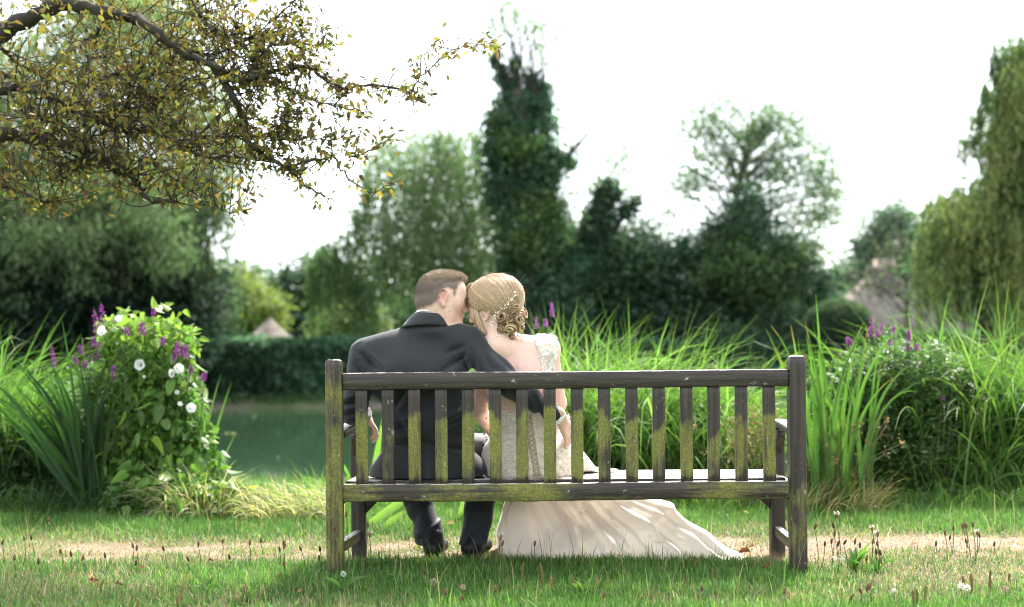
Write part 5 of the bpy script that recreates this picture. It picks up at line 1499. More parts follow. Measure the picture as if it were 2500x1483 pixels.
# fallen leaves
for (x, y, L, c, lab) in ((1818, 1366, .055, (.16, .055, .03), 'curled red brown fallen leaf behind the train of the dress'), (1872, 1404, .038, (.15, .035, .03), 'dark red fallen leaf near the bench leg'), (1100, 1287, .035, (.50, .24, .17), 'pinkish fallen leaf on the grass between the trouser legs'), (228, 1424, .04, (.13, .04, .035), 'dark crimson fallen leaf in the grass by the frame corner'), (176, 1410, .032, (.30, .17, .10), 'pale brown fallen leaf before the flower mound'), (290, 1434, .03, (.10, .05, .035), 'small dark fallen leaf beside the crimson one'), (515, 1376, .03, (.17, .06, .035), 'brown fallen leaf on the dry path'), (345, 1392, .022, (.25, .10, .07), 'tiny reddish fallen leaf in the lawn'), (1822, 1265, .03, (.55, .36, .08), 'yellow fallen leaf below the end of the seat'), (730, 1456, .028, (.32, .16, .08), 'tan fallen leaf in the front lawn'), (1835, 1352, .03, (.24, .10, .05), 'brown leaf standing beside the curled red brown one'), (1270, 1452, .03, (.16, .09, .06), 'dull brown fallen leaf before the dress')):
    d = HC * FPX / (y + 6 - CY); p = on_ground(x, d)
    mb = MB()
    q = np.array([[0, 0, 0]]); k = 7
    V = []
    a0 = RNG.uniform(-.6, .6)
    for i in range(k):
        s = i / (k - 1); w = L * .30 * math.sin(math.pi * min(1, s * .96 + .04)) ** .8 * RNG.uniform(.6, 1.25)
        for t_ in (-1, 0, 1):
            V.append((L * (s - .5), t_ * w, L * (.14 * math.sin(s * 5 + a0 * 4) + .55 * abs(t_) * w / L * 2 + .5 * (s - .5) ** 2 + RNG.normal(0, .03))))
    V = np.array(V)
    M_ = np.array(Matrix.Rotation(a0, 3, 'Z') @ Matrix.Rotation(RNG.uniform(.35, .9), 3, 'X'))
    V = V @ M_.T
    idx = np.arange(k * 3).reshape(k, 3)
    mb.add(V + np.array([p.x, p.y, .03]), [np.stack([idx[:-1, :-1], idx[:-1, 1:], idx[1:, 1:], idx[1:, :-1]], -1).reshape(-1, 4)], c)
    o = mb.build('fallen_leaf', M_BLADE, None, True, origin=(p.x, p.y, .03))
    tag(o, lab, 'fallen leaf', 'fallen leaves on the lawn')
# small yellow flowers
for (x, y, lab) in ((862, 1404, 'tiny yellow flower beside the white clover at the bench leg'), (890, 1432, 'tiny yellow trefoil in the lawn below the mossy leg'), (954, 1402, 'tiny yellow flower on a grass stem under the bench'), (912, 1412, 'yellow speck of a flower in the shaded grass')):
    d = HC * FPX / (y + 14 - CY); p = on_ground(x, d); h = 14 / FPX * d
    root = thing('yellow_flower', lab, 'flower', p, 'tiny yellow flowers by the bench leg')
    mb = MB(); n = 7; a = np.arange(n) * 6.283 / n
    leaves(mb, np.tile([p.x, p.y, h], (n, 1)), np.stack([np.cos(a), np.sin(a), np.full(n, .4)], -1), np.tile([0, 0, 1.0], (n, 1)), .009, .006, (.75, .50, .03), .1)
    mb.build('petals', M_PETAL, root)
    mb = MB(); tube(mb, [p, (p.x, p.y, h)], .0012, 4, (.1, .16, .05)); mb.build('stalk', M_BLADE, root)
# pale seeding grass stalks standing above the lawn
n = 420
y = RNG.uniform(4.35, 6.6, n); x = RNG.uniform(-.41, .41, n) * y
mb = MB(); az = RNG.uniform(0, 6.28, n)
h = RNG.uniform(.06, .17, n) * np.where(RNG.random(n) < .2, 1.35, 1)
blades(mb, np.stack([x, y, np.zeros(n)], -1), az, h, np.abs(RNG.normal(.12, .12, n)), np.abs(RNG.normal(.5, .4, n)), np.full(n, .0026), pick([(.20, .22, .09), (.34, .30, .16), (.14, .19, .06), (.26, .20, .10)], n), 6, None, None, .2)
o = mb.build('seeding_stalks', M_GRASS); tag(o, 'thin pale seeding grass stalks standing above the mown lawn', 'grass', kind='stuff')
# ---------------------------------------------------------------- people: smooth fields turned into surfaces
class Field:
    def __init__(s, lo, hi, h):
        s.lo = np.array(lo, float); s.h = h
        s.n = np.maximum(4, np.ceil((np.array(hi) - s.lo) / h).astype(int) + 1)
        s.S = np.full(s.n, .08, np.float32)
    def sl(s, lo, hi):
        a = np.clip(np.floor((np.array(lo) - s.lo) / s.h).astype(int), 0, s.n)
        b = np.clip(np.ceil((np.array(hi) - s.lo) / s.h).astype(int) + 1, 0, s.n)
        return tuple(slice(i, j) for i, j in zip(a, b))
    def xyz(s, sl):
        ax = [(s.lo[i] + s.h * np.arange(s.n[i])).astype(np.float32)[sl[i]] for i in range(3)]
        return ax[0][:, None, None], ax[1][None, :, None], ax[2][None, None, :]
    def put(s, fn, lo, hi, k=.02, op='add'):
        m = k + .03
        sl = s.sl(np.array(lo) - m, np.array(hi) + m)
        if any(q.stop <= q.start for q in sl): return
        d = fn(*s.xyz(sl)).astype(np.float32)
        A = s.S[sl]
        if op == 'cut': A = -A
        hh = np.clip(.5 + .5 * (A - d) / k, 0, 1)
        r = A * (1 - hh) + d * hh - k * hh * (1 - hh)
        s.S[sl] = -r if op == 'cut' else r
    def cone(s, a, b, r1, r2, k=.02, op='add'):
        a, b = np.array(a, float), np.array(b, float); ab = b - a; L2 = max(1e-9, ab @ ab)
        def fn(x, y, z):
            t = np.clip(((x - a[0]) * ab[0] + (y - a[1]) * ab[1] + (z - a[2]) * ab[2]) / L2, 0, 1)
            return np.sqrt((x - a[0] - t * ab[0]) ** 2 + (y - a[1] - t * ab[1]) ** 2 + (z - a[2] - t * ab[2]) ** 2) - (r1 + (r2 - r1) * t)
        r = max(r1, r2)
        s.put(fn, np.minimum(a, b) - r, np.maximum(a, b) + r, k, op)
    def ell(s, c, r, k=.02, fr=None, op='add'):
        c = np.array(c, float); r = np.array(r, float)
        def fn(x, y, z):
            p = [x - c[0], y - c[1], z - c[2]]
            if fr is not None:
                p = [fr[i][0] * p[0] + fr[i][1] * p[1] + fr[i][2] * p[2] for i in range(3)]
            k0 = np.sqrt((p[0] / r[0]) ** 2 + (p[1] / r[1]) ** 2 + (p[2] / r[2]) ** 2)
            k1 = np.sqrt((p[0] / r[0] ** 2) ** 2 + (p[1] / r[1] ** 2) ** 2 + (p[2] / r[2] ** 2) ** 2)
            return k0 * (k0 - 1) / np.maximum(k1, 1e-6)
        m = r.max() if fr is not None else r
        s.put(fn, c - m, c + m, k, op)
    def keep(s, fn, k=.004):
        """intersect with fn < 0"""
        sl = tuple(slice(0, q) for q in s.n)
        d = np.broadcast_to(fn(*s.xyz(sl)), s.S.shape).astype(np.float32)
        hh = np.clip(.5 - .5 * (s.S - d) / k, 0, 1)
        s.S = s.S * (1 - hh) + d * hh + k * hh * (1 - hh)
    def disp(s, fn):
        sl = tuple(slice(0, q) for q in s.n)
        near = np.abs(s.S) < .05
        i = np.nonzero(near)
        x, y, z = (s.lo[j] + s.h * i[j] for j in range(3))
        s.S[i] += fn(x, y, z).astype(np.float32)
    def mesh(s, relax=1):
        S = s.S
        ins = S < 0
        cnt = np.zeros(np.array(S.shape) - 1, np.int8)
        cor = [(i, j, k) for i in (0, 1) for j in (0, 1) for k in (0, 1)]
        nx_, ny_, nz_ = S.shape
        def cv(A, c): return A[c[0]:nx_ - 1 + c[0], c[1]:ny_ - 1 + c[1], c[2]:nz_ - 1 + c[2]]
        for c in cor: cnt += cv(ins, c)
        act = (cnt > 0) & (cnt < 8)
        I = np.argwhere(act)
        vid = np.full(act.shape, -1, np.int64); vid[act] = np.arange(len(I))
        acc = np.zeros((len(I), 3)); w = np.zeros(len(I))
        for ax_ in range(3):
            for u in (0, 1):
                for v in (0, 1):
                    c0 = [0, 0, 0]; o = [q for q in range(3) if q != ax_]
                    c0[o[0]] = u; c0[o[1]] = v
                    c1 = list(c0); c1[ax_] = 1
                    a = S[I[:, 0] + c0[0], I[:, 1] + c0[1], I[:, 2] + c0[2]]; b = S[I[:, 0] + c1[0], I[:, 1] + c1[1], I[:, 2] + c1[2]]
                    m = (a < 0) != (b < 0)
                    t = np.where(m, a / np.where(m, a - b, 1), 0)
                    p = np.array(c0, float)[None] * np.ones((len(I), 1)); p[:, ax_] = t
                    acc[m] += p[m]; w[m] += 1
        V = s.lo + (I + acc / w[:, None]) * s.h
        Q = []
        for ax_ in range(3):
            o = [q for q in range(3) if q != ax_]
            a_sl = [slice(None)] * 3; b_sl = [slice(None)] * 3
            a_sl[ax_] = slice(0, -1); b_sl[ax_] = slice(1, None)
            for q in o: a_sl[q] = slice(1, -1); b_sl[q] = slice(1, -1)
            ia, ib = ins[tuple(a_sl)], ins[tuple(b_sl)]
            E = np.argwhere(ia != ib)
            if not len(E): continue
            fl = ia[E[:, 0], E[:, 1], E[:, 2]]
            base = E.copy()
            for q in o: base[:, q] += 1
            def g(du, dv):
                c = base.copy(); c[:, o[0]] -= du; c[:, o[1]] -= dv
                return vid[c[:, 0], c[:, 1], c[:, 2]]
            quad = np.stack([g(1, 1), g(0, 1), g(0, 0), g(1, 0)], -1)
            flip = fl if ax_ != 1 else ~fl
            quad[~flip] = quad[~flip][:, ::-1]
            Q.append(quad)
        return V, np.concatenate(Q)

def field_obj(name, F, mat, parent, colfn=None, col=(1, 1, 1), relax=2):
    V, Q = F.mesh()
    for _ in range(relax):                                   # one gentle smoothing of the net
        A = np.zeros_like(V); W = np.zeros(len(V))
        for i in range(4):
            for j in (1, 3):
                np.add.at(A, Q[:, i], V[Q[:, (i + j) % 4]]); np.add.at(W, Q[:, i], 1)
        V = V * .5 + .5 * A / np.maximum(W, 1)[:, None]
    mb = MB(); mb.add(V, Q, colfn(V) if colfn else col)
    return mb.build(name, mat, parent, True), V, Q

def poly_sd(poly, X, Y):
    """signed distance to a 2D polygon, negative inside"""
    P = np.array(poly, float)
    d = np.full(np.broadcast(X, Y).shape, 1e9); s = np.ones(d.shape)
    for i in range(len(P)):
        a, b = P[i], P[i - 1]
        e = b - a; wx, wy = X - a[0], Y - a[1]
        t = np.clip((wx * e[0] + wy * e[1]) / (e @ e), 0, 1)
        d = np.minimum(d, (wx - e[0] * t) ** 2 + (wy - e[1] * t) ** 2)
        c1, c2, c3 = Y >= a[1], Y < b[1], e[0] * wy > e[1] * wx
        s = np.where((c1 & c2 & c3) | (~c1 & ~c2 & ~c3), -s, s)
    return s * np.sqrt(d)

def proj(x, y, z):
    """photograph coordinates of a place"""
    zz = z - HC
    u = x * CA - zz * SA; v = x * SA + zz * CA
    return CX + u / y * FPX, CY - v / y * FPX

def frame(f, tilt=0.0, side=1):
    f = Vector(f).normalized()
    up = Vector((0, 0, 1)); up = (up - f * up.dot(f)).normalized()
    l = f.cross(up) * side
    if tilt:
        R_ = Matrix.Rotation(tilt, 3, f); up = R_ @ up; l = R_ @ l
    return np.array([f, l, up])

def head(F, C, fr, s=1.0, fem=False):
    P = lambda a, b, c: np.array(C) + s * (a * fr[0] + b * fr[1] + c * fr[2])
    E = lambda p, r, k=.02, op='add': F.ell(P(*p), np.array(r) * s, k * s, fr, op)
    E((0, 0, 0), (.100, .077, .090), .01)
    E((-.03, 0, -.03), (.068, .066, .07), .03)
    E((.045, 0, .005), (.054, .064, .072), .045)
    E((.048, 0, -.055), (.048, .056, .062), .03)
    E((.036, 0, -.098), (.055, .047, .036), .03)
    for b in (1, -1):
        F.cone(P(-.005, .058 * b, -.055), P(.035, .047 * b, -.108), .013 * s, .013 * s, .03 * s)
        E((.064, .044 * b, -.046), (.024, .020, .022), .035)
    E((.082, 0, -.118), (.020, .024, .018), .025)
    F.cone(P(.091, .028, -.012), P(.091, -.028, -.012), .010 * s, .010 * s, .03 * s)
    for b in (1, -1):
        E((.106, .032 * b, -.030), (.017, .018, .013), .012, 'cut')
        E((.088, .032 * b, -.030), (.012, .014, .010), .004)
        F.cone(P(.097, .020 * b, -.0285), P(.092, .044 * b, -.031), .0035 * s, .003 * s, .004 * s)
    F.cone(P(.099, 0, -.022), P(.118, 0, -.060), .008 * s, .011 * s, .012 * s)
    for b in (1, -1): E((.108, .011 * b, -.066), (.010, .007, .007), .008)
    E((.100, 0, -.086), (.010, .021, .006), .008)
    E((.098, 0, -.096), (.010, .019, .007), .007)
    # ears: bowl, rim and lobe
    for b in (1, -1):
        c = P(-.006, .078 * b, -.030)
        E((-.006, .077 * b, -.028), (.019, .010, .032), .006)
        E((-.003, .090 * b, -.026), (.0105, .010, .019), .004, 'cut')
        rim = [(.006, .080, -.040), (.012, .083, -.016), (.006, .087, .001), (-.010, .089, .006), (-.022, .090, -.006), (-.023, .089, -.028), (-.015, .085, -.050), (-.003, .080, -.062)]
        for q, w in zip(rim[:-1], rim[1:]):
            F.cone(P(q[0], q[1] * b, q[2]), P(w[0], w[1] * b, w[2]), .0045 * s, .0045 * s, .004 * s)
        E((.001, .081 * b, -.060), (.008, .006, .010), .006)

def hand(F, wrist, xdir, palm, s=1.0, curl=.5, thumb=1, spread=.08):
    """palm, four bent fingers of different lengths and a thumb leaving the side of the palm"""
    x = Vector(xdir).normalized(); z = Vector(palm); z = (z - x * z.dot(x)).normalized(); y = z.cross(x) * thumb
    W = Vector(wrist)
    P = lambda a, b, c: W + (x * a + y * b + z * c) * s
    F.cone(P(-.03, 0, 0), P(.02, 0, 0), .024 * s, .022 * s, .015)
    for b in (-.026, -.009, .009, .026):
        F.cone(P(.012, b * .7, 0), P(.078, b * 1.1, -.002), .013 * s, .0105 * s, .010)
    for b, L in ((.029, .066), (.010, .075), (-.010, .070), (-.028, .054)):
        p = P(.080, b * 1.08, -.001); a = .25 * curl; off = spread * b * 20
        r = .0092
        for q, ln in enumerate((.44, .31, .25)):
            d = (x * math.cos(a) + z * math.sin(a) + y * off * .3).normalized()
            e = p + d * L * ln * s
            F.cone(p, e, r * s, (r - .001) * s, .003)
            p = e; r -= .0011; a += curl * (.85 if q == 0 else .6)
    p = P(.018, .024, .006); dirs = [(.55, .75, .30), (.85, .35, .35), (.95, .05, .30)]
    for (q, ln, r) in zip(dirs, (.040, .032, .026), (.0135, .0105, .0092)):
        d = (x * q[0] + y * q[1] + z * q[2]).normalized(); e = p + d * ln * s
        F.cone(p, e, r * s, (r - .0012) * s, .006); p = e

# --- materials
M_SKIN = mat_plain('skin', None, .48, .35, 60, .05, .12, 700, sss=.12)
M_SUIT = mat_plain('charcoal_wool', (.0185, .019, .0215), .75, .25, 420, .22, .22, 900, sheen=.18, stretch=(1, 1, .22))
M_TROU = mat_plain('dark_wool', (.0135, .015, .020), .62, .3, 300, .2, .15, 800, sheen=.10, stretch=(1, 1, .25))
M_SHIRT = mat_plain('white_cotton', (.80, .82, .86), .7, .3, 200, .03, .1, 900)
M_SHOE = mat_plain('polished_leather', (.010, .010, .011), .42, .22, 30, .2, .05, 100)
M_HAIRD = mat_plain('cropped_hair', None, .55, .4, 500, .25, .5, 900)
M_HAIRB = mat_plain('blonde_hair', None, .38, .5, 90, .22, .3, 400)
M_PEARL = mat_plain('pearl', (.85, .80, .72), .2, .6)
M_GOLD = mat_plain('fine_chain', (.60, .48, .30), .3, .6, metal=.8)
# lace: raised cord tracery over champagne satin
M_LACE, n, l, out = new_mat('embroidered_lace')
p = n.new('ShaderNodeBsdfPrincipled'); p.inputs['Roughness'].default_value = .5; p.inputs['Sheen Weight'].default_value = .3
tc = n.new('ShaderNodeTexCoord')
wv = n.new('ShaderNodeTexNoise'); wv.inputs['Scale'].default_value = 26; wv.inputs['Detail'].default_value = 1.5; wv.inputs['Distortion'].default_value = 1.4
vo = n.new('ShaderNodeTexVoronoi'); vo.inputs['Scale'].default_value = 60; vo.feature = 'DISTANCE_TO_EDGE'
l.new(tc.outputs['Object'], wv.inputs['Vector']); l.new(tc.outputs['Object'], vo.inputs['Vector'])
def m2(op, a, b=None, c=None, clamp=False):
    q = n.new('ShaderNodeMath'); q.operation = op; q.use_clamp = clamp
    for i, v in enumerate((a, b, c)):
        if v is None: continue
        if isinstance(v, (int, float)): q.inputs[i].default_value = v
        else: l.new(v, q.inputs[i])
    return q.outputs[0]
iso = m2('ABSOLUTE', m2('SUBTRACT', m2('FRACT', m2('MULTIPLY', wv.outputs[0], 6.0)), .5))
cord = m2('MULTIPLY_ADD', iso, -7.0, 1.5, True)
dots = m2('MULTIPLY_ADD', vo.outputs['Distance'], 6.0, -1.2, True)
tr = m2('MAXIMUM', cord, m2('MULTIPLY', dots, .6))
mxl = n.new('ShaderNodeMixRGB'); mxl.inputs[1].default_value = (.66, .545, .45, 1); mxl.inputs[2].default_value = (.82, .73, .63, 1)
l.new(tr, mxl.inputs[0]); l.new(mxl.outputs[0], p.inputs['Base Color'])
bp = n.new('ShaderNodeBump'); bp.inputs['Strength'].default_value = .8; bp.inputs['Distance'].default_value = .004
l.new(tr, bp.inputs['Height']); l.new(bp.outputs[0], p.inputs['Normal']); l.new(p.outputs[0], out.inputs[0])
# tulle skirt
M_TULLE, n, l, out = new_mat('ivory_tulle')
p = n.new('ShaderNodeBsdfPrincipled'); p.inputs['Base Color'].default_value = (.85, .78, .70, 1); p.inputs['Roughness'].default_value = .55; p.inputs['Sheen Weight'].default_value = .4
t_ = n.new('ShaderNodeBsdfTranslucent'); t_.inputs['Color'].default_value = (.88, .80, .72, 1)
mx = n.new('ShaderNodeMixShader'); mx.inputs[0].default_value = .38
l.new(p.outputs[0], mx.inputs[1]); l.new(t_.outputs[0], mx.inputs[2]); l.new(mx.outputs[0], out.inputs[0])

from mathutils.bvhtree import BVHTree
def bvh(V, Q): return BVHTree.FromPolygons([tuple(v) for v in V], [tuple(q) for q in Q])
def surf(B, px, py, d0=4.9, dflt=5.16):
    """first surface met from behind the bench at photograph place (px, py)"""
    a, b = at(px, py, d0), at(px, py, 6.2)
    h = B.ray_cast(a, (b - a).normalized())
    if h[0] is None: return at(px, py, dflt), Vector((0, -1, 0))
    return h[0], h[1]
def seam(name, B, path, mat, parent, r=.0014, n=26, col=(1, 1, 1), lift=0.0):
    pp = catmull([(x, y, 0) for x, y in path], n)
    P = []
    for x, y, _ in pp:
        q, nn = surf(B, x, y)
        P.append(q + nn * lift)
    mb = MB(); tube(mb, P, r, 6, col)
    return mb.build(name, mat, parent, True)
pt = at

# ================================================================ groom
gr = thing('person', 'man in a dark grey suit seated on the bench, turning to kiss the bride', 'person', (pt(1045, 1150, 5.25).x, 5.25, 0))
GC = np.array(pt(1075, 716, 5.21)); GF = frame((.955, .27, -.10), R(-4))
GS = .975
def wob(sc, amp, ph=0):
    return lambda x, y, z: amp * (np.sin(x * sc + 2.1 * np.sin(z * sc * .7 + ph)) * np.sin(z * sc * 1.2 + 1.7 * np.sin(y * sc * .8 + ph)))
NB = pt(1060, 800, 5.205)
LSH, LEL, LWR = pt(893, 864, 5.205), pt(864, 1006, 5.175), pt(886, 1010, 5.43)
RSH, REL, RWR = pt(1143, 836, 5.20), pt(1243, 942, 5.098), pt(1366, 1019, 5.128)
F = Field((-.75, 4.98, -.02), (.30, 5.85, 1.36), .0042)
head(F, GC, GF, GS)
P_ = lambda a, b, c, C=GC, fr=GF, s=GS: C + s * (a * fr[0] + b * fr[1] + c * fr[2])
F.cone(P_(-.034, 0, -.055), NB, .056, .064, .035)
F.cone(P_(.0, 0, -.085), NB + Vector((.02, .02, 0)), .045, .058, .035)
F.ell(pt(1012, 905, 5.205), (.180, .095, .165), .05); F.ell(pt(1030, 1010, 5.22), (.155, .10, .15), .05); F.ell(pt(1045, 1110, 5.25), (.17, .12, .12), .05)
F.cone(LSH, RSH, .045, .045, .04); F.cone(NB, LSH, .05, .04, .04); F.cone(NB, RSH, .05, .04, .04)
F.cone(LSH, LEL, .042, .034, .02); F.cone(LEL, LWR, .034, .025, .02)
F.cone(RSH, REL, .042, .036, .02); F.cone(REL, RWR, .036, .026, .02)
hand(F, LWR + Vector((.006, .015, -.004)), pt(914, 1052, 5.47) - LWR, (-.2, .25, -1), .98, .75, -1)
hand(F, RWR + Vector((.008, .004, -.006)), pt(1398, 1090, 5.20) - RWR, (-.75, .45, .1), 1.0, .55, -1)
LK, RK = pt(998, 1118, 5.68), pt(1196, 1100, 5.66)
LA, RA = pt(1058, 1352, 5.53), pt(1150, 1350, 5.52)
for hip, kn, an in ((pt(1000, 1110, 5.30), LK, LA), (pt(1095, 1110, 5.30), RK, RA)):
    F.cone(hip, kn, .07, .052, .03); an2 = Vector((an.x, an.y + .01, .085)); F.cone(kn, an2, .048, .030, .02); F.cone(an2, Vector((an.x + .012, an.y + .07, .042)), .026, .020, .02)
HP = [(-.15, -.092), (-.088, -.086), (-.045, -.070), (-.022, -.050), (-.014, -.012), (.010, .008), (.030, .002), (.036, -.024), (.050, -.020), (.056, .006), (.066, .028), (.084, .044), (.15, .038), (.15, .15), (-.15, .15)]
def gcol(V):
    q = (V - GC) @ GF.T / GS
    c = np.tile([.66, .43, .35], (len(V), 1))
    red = np.zeros(len(V))
    red += .9 * np.exp(-(((q[:, 0] + .006) / .022) ** 2 + ((q[:, 2] + .028) / .035) ** 2)) * (np.abs(q[:, 1]) > .066)
    red += .75 * np.exp(-(((q[:, 0] - .085) / .03) ** 2 + ((q[:, 2] + .060) / .028) ** 2))
    red += .4 * np.exp(-(((q[:, 0] - .03) / .05) ** 2 + ((q[:, 2] + .11) / .03) ** 2))
    c = c * (1 - red[:, None]) + np.array([.55, .25, .20]) * red[:, None]
    lip = np.exp(-(((q[:, 0] - .105) / .014) ** 2 + ((q[:, 2] + .091) / .010) ** 2 + (q[:, 1] / .022) ** 2))
    c = c * (1 - lip[:, None]) + np.array([.36, .12, .10]) * lip[:, None]
    br = np.exp(-(((q[:, 0] - .094) / .016) ** 2 + ((q[:, 2] + .006) / .0045) ** 2)) * (np.abs(q[:, 1]) > .012) * (np.abs(q[:, 1]) < .05)
    c = c * (1 - br[:, None] * .7) + np.array([.10, .065, .04]) * br[:, None] * .7
    st_ = smooth01((.004 - poly_sd(HP, q[:, 0], q[:, 2])) / .020)[:, None]
    st_ = st_ * (.78 + .2 * fnoise(V[:, 0] * 400, V[:, 2] * 400, 8)[:, None])
    c = c * (1 - st_) + np.array([.085, .060, .046]) * st_
    # moles on neck and jaw
    for (a, b, s_) in ((-.004, -.075, .0030), (.010, -.088, .0026), (.030, -.082, .0032), (-.012, -.10, .0026), (.012, -.112, .003), (.008, -.12, .0026), (.045, -.058, .0024), (.055, -.07, .0024), (-.025, -.085, .0026), (.02, -.065, .002)):
        g = np.exp(-(((q[:, 0] - a) / s_) ** 2 + ((q[:, 2] - b) / s_) ** 2)) * (q[:, 1] > 0)
        c = c * (1 - .6 * g[:, None]) + np.array([.10, .05, .035]) * .6 * g[:, None]
    return c
body, GV, GQ = field_obj('body', F, M_SKIN, gr, gcol)

# cropped hair: close shell plus short strands
F = Field(GC - .16, GC + .17, .0034)
F.ell(P_(0, 0, .008), np.array((.1020, .0782, .088)) * GS, .01, GF); F.ell(P_(-.03, 0, -.03), np.array((.0695, .0672, .0712)) * GS, .03, GF); F.ell(P_(.045, 0, .010), np.array((.056, .0632, .071)) * GS, .03, GF)
F.ell(P_(.046, 0, .058), np.array((.054, .048, .030)) * GS, .02, GF)
def hk(x, y, z):
    p = [x - GC[0], y - GC[1], z - GC[2]]
    a = (GF[0][0] * p[0] + GF[0][1] * p[1] + GF[0][2] * p[2]) / GS; c = (GF[2][0] * p[0] + GF[2][1] * p[1] + GF[2][2] * p[2]) / GS
    return poly_sd(HP, a, c) * GS
F.disp(lambda x, y, z: .009 * (1 - smooth01(-hk(x, y, z) / .038)))
F.keep(lambda x, y, z: hk(x, y, z) - .004, .004)
def hcol(V):
    q = (V - GC) @ GF.T / GS
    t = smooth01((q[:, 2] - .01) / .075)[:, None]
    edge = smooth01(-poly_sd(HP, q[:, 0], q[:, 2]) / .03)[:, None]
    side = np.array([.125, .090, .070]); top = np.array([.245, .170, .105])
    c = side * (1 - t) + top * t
    c = c * edge + np.array([.36, .215, .165]) * (1 - edge)
    return c * np.exp(RNG.normal(0, .10, (len(V), 1)))
hair, HV, HQ = field_obj('hair', F, M_HAIRD, gr, hcol, relax=1)
n = 26000
k = RNG.integers(0, len(HQ), n); w = RNG.dirichlet(np.ones(4), n)
p0 = (HV[HQ[k]] * w[..., None]).sum(1)
q = (p0 - GC) @ GF.T / GS
edg = smooth01(-poly_sd(HP, q[:, 0], q[:, 2]) / .035)
kp_ = RNG.random(n) < edg
p0, q, edg = p0[kp_], q[kp_], edg[kp_]; n = len(p0)
nr = nrmz((q / np.array([.10, .08, .09]) ** 2)) @ GF
top = smooth01((q[:, 2] - .035) / .04)[:, None]
dr = nrmz(nr * .55 + GF[0] * (.95 * top - .35 * (1 - top)) - GF[2] * .55 * (1 - top) + RNG.normal(0, .22, (n, 3)))
L = (.0045 + .010 * top[:, 0] + .006 * top[:, 0] * smooth01((q[:, 0] - .03) / .06)) * RNG.uniform(.6, 1.3, n)
mb = MB(); leaves(mb, p0 - nr * .001, dr, nrmz(nr + RNG.normal(0, .4, (n, 3))), L, .0011, hcol(p0) * RNG.uniform(.75, 1.45, (n, 1)), .05, .4)
fq = GV[GQ[:, 0]]; qq = (fq - GC) @ GF.T / GS
sd_ = poly_sd(HP, qq[:, 0], qq[:, 2])
ok = np.flatnonzero((sd_ < .002) & (np.linalg.norm(qq, axis=1) < .16))
k = RNG.choice(ok, 9000)
p0 = fq[k] + RNG.normal(0, .0015, (9000, 3)); q = (p0 - GC) @ GF.T / GS
kp_ = RNG.random(9000) < smooth01((.004 - poly_sd(HP, q[:, 0], q[:, 2])) / .02); p0, q = p0[kp_], q[kp_]; n = len(p0)
nr = nrmz(q / np.array([.10, .08, .09]) ** 2) @ GF
dr = nrmz(nr * .6 - GF[2] * .7 - GF[0] * .3 + RNG.normal(0, .25, (n, 3)))
leaves(mb, p0, dr, nrmz(nr + RNG.normal(0, .4, (n, 3))), .0045 * RNG.uniform(.6, 1.3, n), .0010, np.array([.115, .082, .062]) * RNG.uniform(.7, 1.4, (n, 1)), .05, .4)
o = mb.build('hair_strands', M_HAIRD, hair); o['kind'] = 'stuff'

# jacket
F = Field((-.80, 4.98, .36), (.30, 5.62, 1.06), .0044)
F.ell(pt(1047, 1165, 5.225), (.246, .168, .165), .05); F.ell(pt(1043, 1030, 5.21), (.185, .125, .15), .06); F.ell(pt(1014, 915, 5.20), (.212, .122, .150), .06)
F.cone(LSH + Vector((.03, 0, 0)), RSH - Vector((.03, 0, 0)), .062, .062, .05)
F.ell(NB + Vector((-.005, .0, -.018)), (.098, .088, .034), .03)
F.cone(NB + Vector((-.01, 0, -.02)), LSH, .058, .056, .04); F.cone(NB + Vector((0, 0, -.02)), RSH, .058, .058, .04)
F.cone(LSH, LEL, .064, .054, .012); F.cone(LEL, LWR, .052, .040, .016)
F.cone(RSH, REL, .066, .052, .012); F.cone(REL, RWR - (RWR - REL).normalized() * .026, .052, .037, .016)
def jfold(x, y, z):
    px, py = proj(x, y, z)
    d = .0060 * np.sin(px * .045 + 1.8 * np.sin(py * .02)) * np.sin(py * .03 + .7) * .6
    # soft drag lines from the armholes and creases at the waist and elbow
    d -= .010 * np.exp(-((py - 905 + (px - 1130) * .35) / 10) ** 2) * smooth01((px - 1040) / 60) * (px < 1150)
    d += .006 * np.sin((py - .5 * px) * .11) * np.exp(-((px - 1245) / 55) ** 2)
    d += .005 * np.sin((px + .3 * py) * .16) * np.exp(-((px - 1330) / 45) ** 2) * (py > 930)
    d += .005 * np.sin(py * .10 + px * .04) * np.exp(-((px - 862) / 40) ** 2) * np.exp(-((py - 985) / 60) ** 2)
    for (xa, ya, xb, yb, dp) in ((1165, 825, 1200, 900, .010), (1188, 848, 1256, 912, .011), (1150, 848, 1166, 912, .009), (1132, 868, 1076, 910, .010), (1130, 846, 1090, 862, .007), (884, 866, 928, 905, .010), (868, 888, 896, 935, .009), (1006, 925, 955, 1010, .006), (930, 1052, 1012, 1036, .009), (1078, 1044, 1150, 1008, .010), (938, 1088, 1044, 1078, .008), (1060, 1086, 1150, 1100, .008), (838, 988, 892, 980, .010), (842, 1014, 896, 1002, .010), (1230, 925, 1275, 965, .010), (1300, 962, 1320, 1020, .009), (1334, 975, 1346, 1030, .008), (960, 1000, 1010, 1100, .006)):
        ex, ey_ = xb - xa, yb - ya
        t = np.clip(((px - xa) * ex + (py - ya) * ey_) / (ex * ex + ey_ * ey_), 0, 1)
        ds = np.hypot(px - xa - t * ex, py - ya - t * ey_)
        sg = np.sign((px - xa) * ey_ - (py - ya) * ex)
        d += (1.6 if xa < 1140 else .8) * dp * np.sin(np.pi * (.12 + .76 * t)) * (np.exp(-(ds / 7) ** 2) - .55 * np.exp(-((ds * sg - 13) / 8) ** 2)) * (y < 5.3)
    d -= .010 * np.exp(-((px - 1048 + (py - 1050) * .02) / 7) ** 2) * smooth01((py - 1080) / 25)
    return d
F.disp(jfold)
